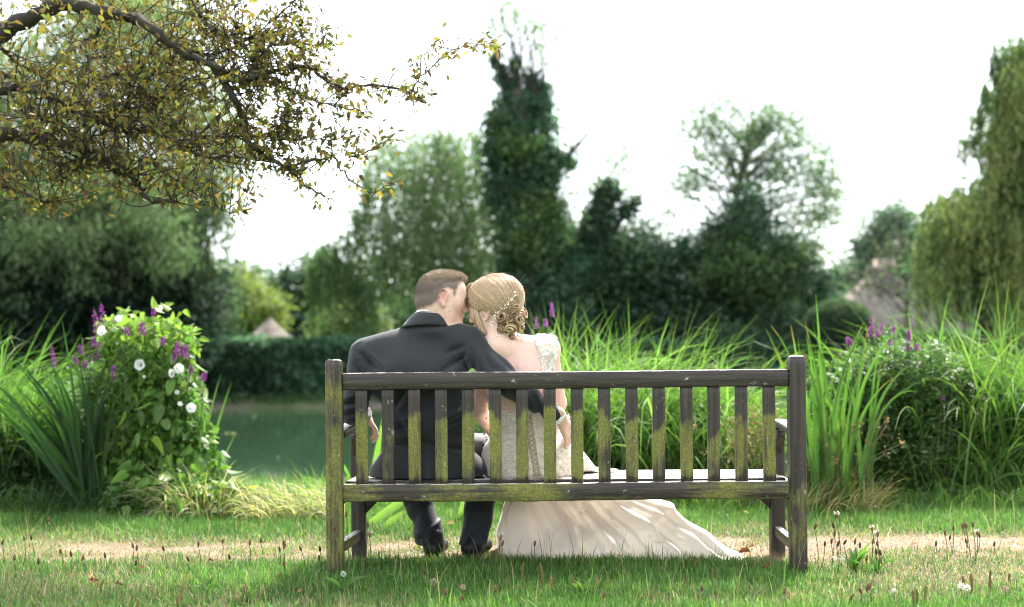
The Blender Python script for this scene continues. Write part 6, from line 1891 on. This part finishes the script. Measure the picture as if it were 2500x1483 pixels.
F.cone(NB + Vector((.0, .0, .012)), P_(-.02, 0, -.03), .056, .066, .010, 'cut')
F.keep(lambda x, y, z: .388 - z + 0 * x + 0 * y, .006)
jk, V, Q = field_obj('jacket', F, M_SUIT, gr)
BJ = bvh(V, Q)
seam('seam', BJ, [(1020, 790), (985, 860), (978, 905), (985, 1000), (1030, 1080), (1047, 1160)][:6], M_SUIT, jk, .0013)
seam('seam', BJ, [(1128, 800), (1128, 850), (1127, 905)], M_SUIT, jk, .0018)
seam('seam', BJ, [(885, 832), (866, 850), (868, 905)], M_SUIT, jk, .0018)
seam('seam', BJ, [(1125, 860), (1095, 870), (1068, 890), (1055, 908)], M_SUIT, jk, .0013)
seam('seam', BJ, [(868, 870), (890, 885), (905, 908)], M_SUIT, jk, .0013)
# turned-down collar and white shirt collar
def collar(name, mat, parent, c0, rows, a0, a1, k=26, thick=.003):
    th = np.linspace(a0, a1, k)
    V = []
    for (rx, ry, dx, dz, tz) in rows:
        V.append(np.stack([c0[0] + dx + rx * np.sin(th), c0[1] - ry * np.cos(th), c0[2] + dz + tz * np.sin(th) - .012 * (1 - np.cos(th))], -1))
    V = np.concatenate(V); idx = np.arange(len(V)).reshape(len(rows), k)
    mb = MB(); mb.add(V, [np.stack([idx[:-1, :-1], idx[:-1, 1:], idx[1:, 1:], idx[1:, :-1]], -1).reshape(-1, 4)], (1, 1, 1))
    o = mb.build(name, mat, parent, True)
    m = o.modifiers.new('thickness', 'SOLIDIFY'); m.thickness = thick; m.offset = 0
    return o
cc_ = np.array(pt(1050, 787, 5.205))
collar('collar', M_SUIT, jk, cc_, [(.066, .066, .008, .010, -.006), (.069, .070, .006, .034, -.006), (.075, .077, .003, .035, -.006), (.087, .087, -.004, .017, -.003), (.101, .093, -.010, -.004, .0), (.109, .094, -.014, -.013, .001)], -1.8, 1.85, 36, .004)
sh = collar('shirt_collar', M_SHIRT, gr, cc_, [(.062, .064, .008, .0, .0), (.062, .064, .008, .040, .0), (.064, .067, .006, .052, .0), (.067, .070, .004, .044, .0)], -1.9, 1.9, 36, .003)
# shirt cuffs
for a, b, r in ((REL, RWR, .0315), (LEL, LWR, .033)):
    d = (b - a).normalized()
    mb = MB(); tube(mb, [b - d * .03, b - d * .002, b + d * .010, b + d * .012], [r, r, r * .99, r * .93], 18, (1, 1, 1), cap=False)
    mb.build('shirt_cuff', M_SHIRT, gr, True)

# trousers
F = Field((-.60, 5.05, .0), (.05, 5.85, .72), .0044)
F.ell(pt(1045, 1120, 5.27), (.195, .135, .115), .03)
for hip, kn, an, b in ((pt(995, 1112, 5.32), LK, LA, -1), (pt(1100, 1108, 5.32), RK, RA, 1)):
    F.cone(hip, kn, .092, .074, .03)
    F.cone(kn, an + Vector((0, 0, -.01)), .076, .053, .012)
def tfold(x, y, z):
    px, py = proj(x, y, z)
    d = .004 * np.sin(py * .055 + .05 * px) * np.exp(-((py - 1300) / 60) ** 2)
    d += .005 * np.sin(px * .12 + py * .02) * (py > 1180)
    d += .003 * (1 - 2 * np.abs(np.sin(py * .045 + px * .03 + 1.2 * np.sin(px * .05)))) * smooth01((py - 1200) / 40)
    d -= .006 * np.exp(-((py - 1306 + .010 * (px - 1015) ** 2) / 7) ** 2) * (px < 1100)
    return d
F.disp(tfold)
F.keep(lambda x, y, z: .058 - z + 0 * x + 0 * y, .006)
tr_, V, Q = field_obj('trousers', F, M_TROU, gr)
# shoes
for an, yaw in ((LA, .10), (RA, .30)):
    F = Field((an.x - .14, an.y - .12, -.01), (an.x + .20, an.y + .32, .16), .004)
    d = Vector((math.sin(yaw), math.cos(yaw), 0))
    g0 = Vector((an.x, an.y, 0)) + d * .010
    fr = np.array([d, Vector((d.y, -d.x, 0)), Vector((0, 0, 1))])
    F.ell(g0 + d * .0 + Vector((0, 0, .045)), (.062, .043, .056), .02, fr); F.ell(g0 + d * .12 + Vector((0, 0, .036)), (.105, .045, .034), .03, fr)
    F.cone(g0 + Vector((0, 0, .05)), g0 + Vector((0, 0, .095)) + d * .005, .042, .042, .02)
    F.keep(lambda x, y, z: .006 - z + 0 * x + 0 * y, .004)
    field_obj('shoe', F, M_SHOE, gr)

# ================================================================ bride
br_ = thing('person', 'bride in a champagne lace gown with pinned blonde hair, kissing the man beside her', 'person', (pt(1290, 1150, 5.27).x, 5.27, 0))
BC = np.array(pt(1203, 742, 5.225)); BF = frame((-.87, .46, -.10), R(-6), -1); BS = .93
Pb = lambda a, b, c: BC + BS * (a * BF[0] + b * BF[1] + c * BF[2])
BNB = pt(1220, 842, 5.20)
bRS, bRE, bRW = pt(1337, 853, 5.235), pt(1362, 985, 5.30), pt(1335, 1075, 5.52)
bLS, bLE, bLW = pt(1192, 868, 5.27), pt(1168, 1000, 5.33), pt(1215, 1072, 5.52)
def torso(F, e=0.0, k=.04):
    F.ell(pt(1262, 893, 5.245), (.152 + e, .088 + e, .115 + e), k)
    F.ell(pt(1268, 950, 5.250), (.140 + e, .095 + e, .12 + e), k)
    F.ell(pt(1284, 1030, 5.255), (.130 + e, .095 + e, .12 + e), k)
    F.ell(pt(1291, 1120, 5.255), (.176 + e, .150 + e, .130 + e), .05)
    F.ell(pt(1292, 1160, 5.235), (.165 + e, .150 + e, .11 + e), .04)
    F.ell(pt(1262, 920, 5.31), (.13 + e, .075 + e, .07 + e), k)
F = Field((-.28, 5.02, -.0), (.42, 5.80, 1.32), .0042)
head(F, BC, BF, BS, True)
F.cone(Pb(-.030, 0, -.06), BNB, .047, .050, .03); F.cone(Pb(-.0, 0, -.085), BNB + Vector((.01, .03, -.01)), .038, .046, .03)
torso(F)
F.cone(bLS, bRS, .044, .044, .04); F.cone(BNB, bRS, .046, .036, .045); F.cone(BNB, bLS, .046, .036, .045)
for s_, e_, w_, t_h, pd in ((bRS, bRE, bRW, 1, (-1, -.2, -.4)), (bLS, bLE, bLW, -1, (1, -.2, -.4))):
    F.cone(s_, e_, .044, .035, .02); F.cone(e_, w_, .035, .024, .015)
    hand(F, w_, Vector((-.3 * t_h, .9, -.2)), pd, .88, .5, t_h)
for b in (-.09, .09):
    h_ = pt(1291, 1112, 5.30) + Vector((b, 0, -.01)); kn = Vector((h_.x + .06, 5.66, .47))
    F.cone(h_, kn, .075, .055, .03); F.cone(kn, Vector((kn.x, 5.60, .10)), .05, .034, .02); F.cone(Vector((kn.x, 5.60, .07)), Vector((kn.x, 5.72, .035)), .032, .028, .02)
# gentle shoulder blades and spine
def bk(x, y, z):
    px, py = proj(x, y, z)
    m = (y < 5.22)
    return m * (-.006 * np.exp(-(((px - 1298) / 28) ** 2 + ((py - 895) / 40) ** 2)) + .004 * np.exp(-((px - 1252 - (py - 880) * .18) / 9) ** 2) * np.exp(-((py - 930) / 70) ** 2))
F.disp(bk)
def bcol(V):
    q = (V - BC) @ BF.T / BS
    c = np.tile([.70, .455, .375], (len(V), 1))
    lip = np.exp(-(((q[:, 0] - .105) / .014) ** 2 + ((q[:, 2] + .091) / .011) ** 2 + (q[:, 1] / .022) ** 2))
    red = .5 * np.exp(-(((q[:, 0] - .075) / .03) ** 2 + ((q[:, 2] + .06) / .028) ** 2)) + .6 * np.exp(-(((q[:, 0] + .006) / .02) ** 2 + ((q[:, 2] + .028) / .03) ** 2)) * (np.abs(q[:, 1]) > .066)
    c = c * (1 - red[:, None]) + np.array([.52, .24, .19]) * red[:, None]
    c = c * (1 - lip[:, None]) + np.array([.45, .14, .13]) * lip[:, None]
    ey_ = np.exp(-(((q[:, 0] - .094) / .010) ** 2 + ((q[:, 2] + .034) / .003) ** 2)) * (np.abs(q[:, 1]) > .015) * (np.abs(q[:, 1]) < .05)
    c = c * (1 - .8 * ey_[:, None]) + np.array([.04, .025, .02]) * .8 * ey_[:, None]
    fk = (vnoise(V[:, 0] * 150, V[:, 2] * 150, 5) > .9) * (V[:, 1] < 5.25) * (V[:, 2] < .95)
    return c * (1 - .10 * fk[:, None])
bbody, V, Q = field_obj('body', F, M_SKIN, br_, bcol)
BB = bvh(V, Q)

# lace bodice over hips and lap
NX = [1130, 1165, 1188, 1212, 1245, 1290, 1312, 1328, 1348, 1410]; NY = [900, 938, 968, 1000, 1007, 1006, 998, 958, 905, 870]
F = Field((-.28, 5.02, .36), (.55, 5.82, .95), .0044)
torso(F, .007)
for b in (-.09, .09):
    h_ = pt(1291, 1112, 5.30) + Vector((b, 0, -.01)); kn = Vector((h_.x + .06, 5.66, .47))
    F.cone(h_, kn, .105, .085, .05)
F.cone(pt(1370, 1118, 5.36), pt(1452, 1160, 5.46), .085, .032, .04)
F.cone(pt(1300, 1130, 5.55), pt(1440, 1160, 5.52), .09, .045, .05)
def nk(x, y, z):
    px, py = proj(x, y, z)
    lim = np.interp(px, NX, NY)
    lim = np.where(y > 5.27, 925, lim)
    return (lim - py) / 590
F.disp(lambda x, y, z: .003 * np.sin(proj(x, y, z)[0] * .09 + proj(x, y, z)[1] * .03) * (proj(x, y, z)[1] > 1060))
F.keep(nk, .003)
F.keep(lambda x, y, z: .386 - z + 0 * x + 0 * y, .006)
dress, V, Q = field_obj('dress', F, M_LACE, br_)
BD = bvh(V, Q)
# lace cap sleeve with flower lumps
POLY = [(1306, 838), (1311, 815), (1332, 803), (1354, 812), (1364, 842), (1357, 878), (1347, 925), (1322, 935), (1321, 895), (1317, 868)]
F = Field((.05, 5.10, .75), (.25, 5.42, 1.02), .0034)
F.ell(pt(1262, 893, 5.245), (.158, .094, .121), .04); F.cone(bLS, bRS, .051, .051, .04); F.cone(BNB, bRS, .052, .043, .045); F.cone(bRS, bRE, .051, .042, .02); F.ell(pt(1268, 950, 5.250), (.146, .101, .126), .04)
F.keep(lambda x, y, z: poly_sd(POLY, *proj(x, y, z)) / 590, .003)
cap_, CV, CQ = field_obj('cap_sleeve', F, M_LACE, dress)
LP = [(1178, 830), (1210, 836), (1206, 880), (1186, 960), (1150, 960), (1156, 880)]
F = Field((-.20, 5.10, .75), (-.03, 5.42, .99), .0042)
F.ell(pt(1262, 893, 5.245), (.158, .094, .121), .04); F.cone(bLS, bRS, .051, .051, .04); F.cone(bLS, bLE, .051, .042, .02); F.ell(pt(1268, 950, 5.250), (.146, .101, .126), .04)
F.keep(lambda x, y, z: poly_sd(LP, *proj(x, y, z)) / 590, .003)
field_obj('cap_sleeve', F, M_LACE, dress)
M_APPL = mat_plain('lace_applique', (.80, .77, .72), .55, .35, 300, .05)
def blossoms(name, pts, nrs, r, parent, mat=M_APPL, petals=5, center=True, col=(1, 1, 1), tilt=.35):
    mb = MB()
    for p_, n_ in zip(pts, nrs):
        n_ = Vector(n_).normalized(); a = n_.orthogonal().normalized(); b = n_.cross(a)
        ph = RNG.uniform(0, 6.28); rr = r * RNG.uniform(.7, 1.25)
        th = ph + np.arange(petals) * 6.283 / petals
        dirs = np.array([a * math.cos(t) + b * math.sin(t) + n_ * tilt for t in th])
        leaves(mb, np.tile(np.array(p_) + np.array(n_) * .001, (petals, 1)), dirs, np.tile(np.array(n_), (petals, 1)), rr, rr * .85, col, .2, .62)
        if center:
            c = np.array(p_) + np.array(n_) * .002
            tube(mb, [c, c + np.array(n_) * rr * .25, c + np.array(n_) * rr * .4], [rr * .22, rr * .2, rr * .05], 5, col)
    o = mb.build(name, mat, parent); o['kind'] = 'stuff'
    return o
def normals(V, Q):
    a = np.cross(V[Q[:, 2]] - V[Q[:, 0]], V[Q[:, 3]] - V[Q[:, 1]])
    N_ = np.zeros_like(V)
    for i in range(4): np.add.at(N_, Q[:, i], a)
    return nrmz(N_)
CN = normals(CV, CQ)
out_ = np.array([BB.find_nearest(Vector(v))[3] or 0 for v in CV[::3]])
sel = np.arange(len(CV))[::3][out_ > .0035]
k = RNG.choice(sel, min(260, len(sel)), replace=False)
blossoms('lace_flowers', CV[k], CN[k], .0085, cap_)
# little flowers sewn over the bodice and a beaded top edge
px = RNG.uniform(1180, 1400, 330); py = RNG.uniform(1010, 1170, 330)
pp, nn = [], []
for a, b in zip(px, py):
    if abs(a - (1290 + (b - 1010) * .14)) < 14: continue
    q, m = surf(BD, a, b)
    if q.y < 5.6: pp.append(q); nn.append(m)
blossoms('lace_flowers', pp, nn, .0055, dress, mat_plain('lace_thread', (.66, .58, .50), .5, .4))
mb = MB()
for x in np.arange(1196, 1335, 4.2):
    q, m = surf(BD, x, np.interp(x, NX, NY) + 2.5)
    tube(mb, [q - m * .001, q + m * .001, q + m * .003], [.002, .0022, .0006], 6, (1, 1, 1))
o = mb.build('beaded_edge', M_PEARL, dress, True); o['kind'] = 'stuff'
# corset lacing
M_CORD = mat_plain('champagne_cord', (.40, .30, .23), .45, .4)
def lace_pt(s, side):
    cx = 1287 + 25 * s; w = 9 - 2.5 * s
    return surf(BD, cx + side * w, 1014 + 148 * s)
mb = MB(); V = []
for s in np.linspace(0, 1, 16):
    for sd_ in (-1, 0, 1):
        q, m = lace_pt(s, sd_); V.append(q + m * .0008)
idx = np.arange(48).reshape(16, 3)
mb.add(np.array(V), [np.stack([idx[:-1, :-1], idx[:-1, 1:], idx[1:, 1:], idx[1:, :-1]], -1).reshape(-1, 4)], (1, 1, 1))
mb.build('lacing_panel', mat_plain('satin_panel', (.50, .40, .33), .4, .4), dress, True)
mb = MB()
for i in range(13):
    s0, s1 = i / 13, (i + 1) / 13
    for sd_ in (-1, 1):
        P = []
        for t in np.linspace(0, 1, 6):
            q, m = lace_pt(s0 + (s1 - s0) * t, sd_ * (1 - 2 * t)); P.append(q + m * (.0022 + .0012 * sd_))
        tube(mb, P, .0021, 5, (1, 1, 1))
for sd_ in (-1, 1):
    P = []
    for s in np.linspace(0, 1, 20):
        q, m = lace_pt(s, sd_); P.append(q + m * .001)
    tube(mb, P, .0024, 5, (1, 1, 1))
mb.build('corset_lacing', M_CORD, dress, True)
mb = MB(); q, m = lace_pt(1, 0); q = q + m * .004
for sx_ in (-1, 1):
    tube(mb, catmull([q, q + Vector((sx_ * .012, -.004, .010)), q + Vector((sx_ * .018, -.004, -.002)), q + Vector((sx_ * .006, -.005, -.006)), q], 14), .0017, 5, (1, 1, 1))
    tube(mb, catmull([q, q + Vector((sx_ * .005, -.004, -.012)), q + Vector((sx_ * .010, -.003, -.024))], 8), .0016, 5, (1, 1, 1))
mb.build('bow', M_CORD, dress, True)

# skirt: falls over the seat edge and spreads into a train
def skirt():
    K = 220; T = 46
    th = np.linspace(0, 2 * np.pi, K, endpoint=False)
    def loop(pts):
        pts = [np.array(p_) for p_ in pts]; pts = pts + pts[:1]
        L = np.concatenate([[0], np.cumsum([np.linalg.norm(pts[i + 1] - pts[i]) for i in range(len(pts) - 1)])])
        c = catmull(pts, 600); s = np.concatenate([[0], np.cumsum(np.linalg.norm(np.diff(c, axis=0), axis=1))]); s /= s[-1]
        u = np.linspace(0, 1, K, endpoint=False)
        return np.stack([np.interp(u, s, c[:, i]) for i in range(3)], -1)
    G = lambda px, d, z=.006: np.array(on_ground(px, d, z))
    z0 = .372
    tp = lambda px, d: np.array((at(px, 1200, d).x, d, z0))
    top_ = loop([tp(1232, 5.60), tp(1300, 5.585), tp(1380, 5.585), tp(1450, 5.59), tp(1494, 5.60), tp(1504, 5.66), tp(1430, 5.80), tp(1300, 5.80), tp(1238, 5.70)])
    bot = loop([G(1228, 5.50), G(1300, 5.44), G(1420, 5.42), G(1570, 5.38), G(1720, 5.36), G(1835, 5.43), G(1720, 5.62), G(1430, 5.98), G(1240, 5.92)])
    # match by direction so that edges fall straight
    t = np.linspace(0, 1, T)
    V = np.zeros((T, K, 3))
    for i, s in enumerate(t):
        e = s ** 1.22
        p = top_ * (1 - e) + bot * e
        p[:, 2] = z0 * (1 - s) + bot[:, 2] * s
        V[i] = p
    # train side swells outwards: a soft shoulder before it drops to the tip
    px, py = proj(V[..., 0], V[..., 1], V[..., 2])
    cen = V.mean(1, keepdims=True)
    outd = V - cen; outd[..., 2] = 0; outd = nrmz(outd)
    ss = t[:, None]
    u = (np.arange(K) / K)[None]
    fold = .020 * np.sin(u * 2 * np.pi * 11 + 2.5 * ss) + .014 * np.sin(u * 2 * np.pi * 23 + 1.7 + 4 * ss) + .008 * np.sin(u * 2 * np.pi * 41 + 3 * ss)
    diag = .030 * np.sin((px * .026 + py * .034) + 1.2 * np.sin(px * .011))
    rg = lambda a: 1 - 2 * np.abs(np.sin(a))
    cr = .010 * rg(px * .020 - py * .030 + .8 * np.sin(px * .013)) + .007 * rg(px * .034 - py * .022 + 1.1 * np.sin(py * .021) + 2) + .005 * rg(px * .055 + py * .060 + 1.5 * np.sin(px * .02))
    V += outd * (.6 * cr * smooth01(ss * 3))[..., None]
    V += outd * ((fold * ss ** .7 * .75 + diag * np.sin(np.pi * ss) ** .8 * .8))[..., None]
    sw = np.exp(-((px - 1655) / 55) ** 2) * np.sin(np.pi * np.clip(ss, 0, 1)) ** 1.2
    V[..., 2] += .040 * sw
    V[..., 2] = np.maximum(V[..., 2], .004 + .004 * np.sin(u * 60))
    idx = np.arange(T * K).reshape(T, K)
    q = np.stack([idx[:-1], idx[1:], np.roll(idx[1:], -1, 1), np.roll(idx[:-1], -1, 1)], -1).reshape(-1, 4)
    Vf = V.reshape(-1, 3)
    c = Vf[:K].mean(0) + np.array([0, 0, .01])
    Vf = np.concatenate([Vf, c[None]])
    capf = np.stack([np.full(K, T * K), np.arange(K), np.roll(np.arange(K), -1)], -1)
    mb = MB(); mb.add(Vf, [q, capf], (1, 1, 1))
    o = mb.build('skirt', M_TULLE, dress, True)
    return o, Vf, q
sk, SV, SQ = skirt()
BSK = bvh(SV, SQ)
# embroidered sprays on the skirt and round the hem
pp, nn = [], []
def spray(x0, y0, x1, y1, m, w):
    for i in range(m):
        t = RNG.random(); a = x0 + (x1 - x0) * t + RNG.normal(0, w); b = y0 + (y1 - y0) * t + RNG.normal(0, w)
        q, nr_ = surf(BSK, a, b)
        if nr_.y > 0: nr_ = -nr_
        if q.y < 5.9 and q.z > .07: pp.append(q + nr_ * .0016); nn.append(nr_)
spray(1392, 1268, 1440, 1312, 60, 6); spray(1420, 1238, 1436, 1262, 14, 4); spray(1478, 1238, 1510, 1300, 26, 6); spray(1330, 1345, 1420, 1368, 40, 6); spray(1240, 1350, 1330, 1362, 20, 6); spray(1585, 1310, 1640, 1345, 30, 7); spray(1440, 1352, 1600, 1368, 36, 5)
blossoms('embroidery', pp, nn, .0055, sk, M_TULLE, center=False, tilt=.08)

# --- pinned blonde hair
HB = [(.42, .270, .155), (.33, .205, .112), (.54, .375, .235), (.21, .122, .064)]
F = Field(BC - .19, BC + .22, .0040)
DC = Pb(-.022, 0, .030)
F.ell(DC, (.108, .098, .092), .02, BF); F.ell(Pb(-.070, 0, .010), (.060, .078, .075), .04, BF); F.ell(Pb(.04, 0, .035), (.060, .072, .065), .03, BF)
F.ell(Pb(-.06, 0, -.035), (.055, .062, .050), .03, BF)
# open the face: cut the region in front of and below the fringe
HPB = [(-.16, -.085), (-.045, -.085), (-.020, -.040), (.012, -.020), (.048, -.035), (.070, -.030), (.085, .000), (.105, .010), (.16, .02), (.16, .18), (-.17, .18)]
F.keep(lambda x, y, z: poly_sd(HPB, ((x - BC[0]) * BF[0][0] + (y - BC[1]) * BF[0][1] + (z - BC[2]) * BF[0][2]) / BS, ((x - BC[0]) * BF[2][0] + (y - BC[1]) * BF[2][1] + (z - BC[2]) * BF[2][2]) / BS) * BS, .008)
bh, HV, HQ = field_obj('hair', F, M_HAIRB, br_, lambda V: np.tile([.31, .192, .106], (len(V), 1)) * np.exp(.25 * (fnoise(V[:, 0] * 60, V[:, 2] * 25, 3) - .5)[:, None]))
BH = bvh(HV, HQ)
BUN = np.array(pt(1240, 782, 5.155))
# swept locks follow the dome from hairline to the bun
def sweep(mb, a, b, m, r0, lift, col):
    a, b = Vector(a), Vector(b); C_ = Vector(DC)
    va, vb = a - C_, b - C_
    q0 = va.normalized(); q1 = vb.normalized()
    P = []
    for t in np.linspace(0, 1, m):
        d = q0.slerp(q1, t) if q0.angle(q1) > .01 else q0
        h_ = BH.ray_cast(C_, d)
        p = h_[0] if h_[0] is not None else C_ + d * (va.length * (1 - t) + vb.length * t)
        P.append(p + d * (lift * math.sin(math.pi * min(1, t * 1.05)) ** .6 + .0005))
    rr = r0 * np.sin(np.pi * np.clip(np.linspace(.10, .95, m), 0, 1)) ** .5
    tube(mb, P, rr, 5, col)
mb = MB()
HLN = catmull([(.055, -.075, .055), (.075, -.035, .100), (.078, .015, .098), (.070, .060, .075), (.085, .072, .035), (.060, .080, .005), (.030, .082, -.015), (.0, .080, -.030)], 60)
for i in range(1500):
    s_ = RNG.random(); h0 = HLN[int(s_ * 59)] + RNG.normal(0, .003, 3)
    back = RNG.random() < .45                       # some locks start further back on the crown
    if back: h0 = h0 * np.array([RNG.uniform(-.6, .6), 1, 1.1])
    st = Pb(*h0)
    ex_ = np.array(pt(1262 - 50 * s_, 742 + 52 * s_, 5.16)) + RNG.normal(0, .004, 3)
    tone = fnoise(np.array([s_ * 34.0]), np.array([float(back) * 7]), 91, 2)[0]
    cb = np.array(HB[3]) * (1 - tone) + np.array(HB[2]) * tone
    sweep(mb, st, ex_, 13, RNG.uniform(.0007, .0017), RNG.uniform(0, .0025), cb * 1.05 * math.exp(RNG.normal(0, .13)))
o = mb.build('swept_locks', M_HAIRB, bh, True); o['kind'] = 'stuff'
# fringe falling across the brow and loose strands before the ear
mb = MB()
for i in range(90):
    a = Pb(RNG.uniform(.03, .075), RNG.uniform(-.01, .062), RNG.uniform(.075, .105))
    b = Pb(RNG.uniform(.085, .108), RNG.uniform(.005, .060), RNG.uniform(-.022, .020))
    m_ = (a + b) / 2 + BF[0] * .028 + BF[2] * .010
    tube(mb, catmull([a, m_, b], 9), np.linspace(.0022, .0007, 9), 4, pick(HB, 1, .15)[0])
for i in range(46):
    t = RNG.random()
    a = Pb(RNG.uniform(.03, .06), .074, RNG.uniform(-.01, .03))
    q = [a, Pb(.045 + RNG.normal(0, .006), .080, -.035), Pb(.040 + RNG.normal(0, .008), .078, -.080), Pb(.022 + RNG.normal(0, .010), .074, -.118 - RNG.uniform(0, .02))]
    tube(mb, catmull(q, 12), np.linspace(.0017, .0005, 12), 4, pick(HB[:3], 1, .15)[0])
o = mb.build('loose_strands', M_HAIRB, bh, True); o['kind'] = 'stuff'
# curled rolls of the low bun
mb = MB()
def roll(c, ax_, R0, turns, r, wid, n_=9):
    ax_ = Vector(ax_).normalized(); a = ax_.orthogonal().normalized(); b = ax_.cross(a)
    ph0 = RNG.uniform(0, 6.28); el = RNG.uniform(.65, 1.0); rot = RNG.uniform(0, 3)
    a2, b2 = a * math.cos(rot) + b * math.sin(rot), b * math.cos(rot) - a * math.sin(rot)
    for j in range(n_):
        ph = ph0 + RNG.normal(0, .5); off = (j / (n_ - 1) - .5) * 2 * wid
        rs = R0 * RNG.uniform(.8, 1.12); tr = turns * RNG.uniform(.8, 1.2); wv_ = RNG.uniform(0, 6)
        P = []
        for t in np.linspace(0, 1, 26):
            g = ph + t * tr * 6.283; R_ = rs * (1 - .60 * t) * (1 + .07 * math.sin(7 * t + wv_))
            P.append(Vector(c) + (a2 * math.cos(g) + b2 * math.sin(g) * el) * R_ + ax_ * (off * (1 - .5 * t) + .012 * t - .010 * (1 - t)))
        tube(mb, P, r * RNG.uniform(.5, 1.1) * np.sin(np.linspace(.25, 2.9, 26)) ** .5, 5, pick(HB, 1, .2)[0])
for (x, y, d, R0, ax_) in ((1226, 774, 5.118, .027, (-.5, -1, .15)), (1258, 752, 5.132, .028, (.5, -1, .5)), (1266, 780, 5.128, .022, (.5, -.9, -.2)), (1245, 802, 5.122, .024, (-.2, -1, -.5)), (1272, 800, 5.145, .019, (.9, -.7, -.3)), (1223, 803, 5.142, .019, (-.8, -.8, -.5)), (1249, 820, 5.155, .017, (.2, -.6, -1)), (1246, 742, 5.150, .020, (0, -.6, 1)), (1278, 768, 5.165, .022, (1, -.3, .2)), (1242, 780, 5.142, .036, (.1, -1, .1)), (1250, 778, 5.15, .042, (0, -1, -.2))):
    roll(pt(x, y, d), ax_, R0, 1.25, .0024, .012, 24)
for i in range(40):                                        # wisps crossing between the curls
    c = pt(RNG.uniform(1218, 1278), RNG.uniform(748, 818), 5.128); a0 = RNG.uniform(0, 6.28)
    v_ = Vector((math.cos(a0), 0, math.sin(a0))) * RNG.uniform(.012, .024)
    tube(mb, catmull([c - v_ + Vector((0, .018, 0)), c - v_ * .4 + Vector((0, -.006, .004)), c + v_ * .5 + Vector((0, -.006, -.004)), c + v_ + Vector((0, .018, 0))], 10), np.linspace(.0022, .0008, 10), 4, pick(HB, 1, .2)[0])
for i in range(26):                                        # loose curls at the nape
    c = pt(RNG.uniform(1222, 1268), RNG.uniform(812, 826), 5.165)
    tube(mb, catmull([c, c + Vector((RNG.normal(0, .010), -.004, -.014)), c + Vector((RNG.normal(0, .014), .004, -.028))], 8), np.linspace(.0018, .0005, 8), 4, pick(HB, 1, .2)[0])
o = mb.build('curled_bun', M_HAIRB, bh, True); o['kind'] = 'stuff'
F = Field(np.array(pt(1246, 784, 5.175)) - .09, np.array(pt(1246, 784, 5.175)) + .09, .004)
F.ell(pt(1246, 782, 5.170), (.058, .040, .054), .01); F.cone(pt(1240, 800, 5.18), pt(1232, 828, 5.185), .030, .010, .02)
field_obj('bun_core', F, M_HAIRB, bh, None, (.17, .115, .065))
# flyaway hairs
mb = MB()
for i in range(26):
    a0 = RNG.uniform(0, 6.28)
    c = np.array(pt(1212, 735, 5.2)); dv = np.array([math.cos(a0) * .118, RNG.normal(0, .03), abs(math.sin(a0)) * .112])
    a = c + dv * .96; t_ = np.array([-math.sin(a0), 0, math.cos(a0)]) * RNG.choice([-1, 1])
    P = catmull([a, a + t_ * .02 + dv * .06, a + t_ * RNG.uniform(.03, .05) + dv * RNG.uniform(.0, .10)], 7)
    tube(mb, P, .00018, 3, (.45, .36, .24))
o = mb.build('flyaway_hairs', M_HAIRB, bh, True); o['kind'] = 'stuff'
# pearl sprays pinned along the bun, necklace, earring
vine = None
mb = MB(); P = [surf(BH, x, y, dflt=5.12)[0] + Vector((0, -.012, 0)) for x, y in ((1259, 720), (1247, 732), (1236, 742), (1228, 754), (1214, 764), (1206, 777), (1201, 791))]
tube(mb, catmull(P, 24), .0009, 5, (1, 1, 1)); vine = mb.build('hair_vine', M_GOLD, br_, True)
for q in P:
    mb = MB()
    for j in range(6):
        c = q + Vector((RNG.normal(0, .006), -.004 + RNG.normal(0, .002), RNG.normal(0, .006))); r = RNG.uniform(.0018, .0032)
        tube(mb, [c + Vector((0, 0, s * r)) for s in (1, .7, 0, -.7, -1)], np.array([.1, .71, 1, .71, .1]) * r, 7, (1, 1, 1))
    mb.build('pearl_spray', M_PEARL, vine, True)
mb = MB()
for t in np.linspace(0, 1, 34):
    c = catmull([(1192, 842, 0), (1199, 830, 0), (1213, 821, 0), (1236, 824, 0), (1250, 838, 0)], 34)[int(t * 33)]
    q, m = surf(BB, c[0], c[1]); q = q + m * .0015; r = .0016
    tube(mb, [q + Vector((0, 0, s * r)) for s in (1, .6, -.6, -1)], np.array([.2, .9, .9, .2]) * r, 5, (1, 1, 1))
mb.build('necklace', M_PEARL, br_, True)
mb = MB(); c = Vector(Pb(.002, .090, -.064)); r = .003
tube(mb, [c + Vector((0, 0, s * r)) for s in (1, .6, 0, -.6, -1)], np.array([.1, .8, 1, .8, .1]) * r, 7, (1, 1, 1)); mb.build('earring', M_PEARL, br_, True)
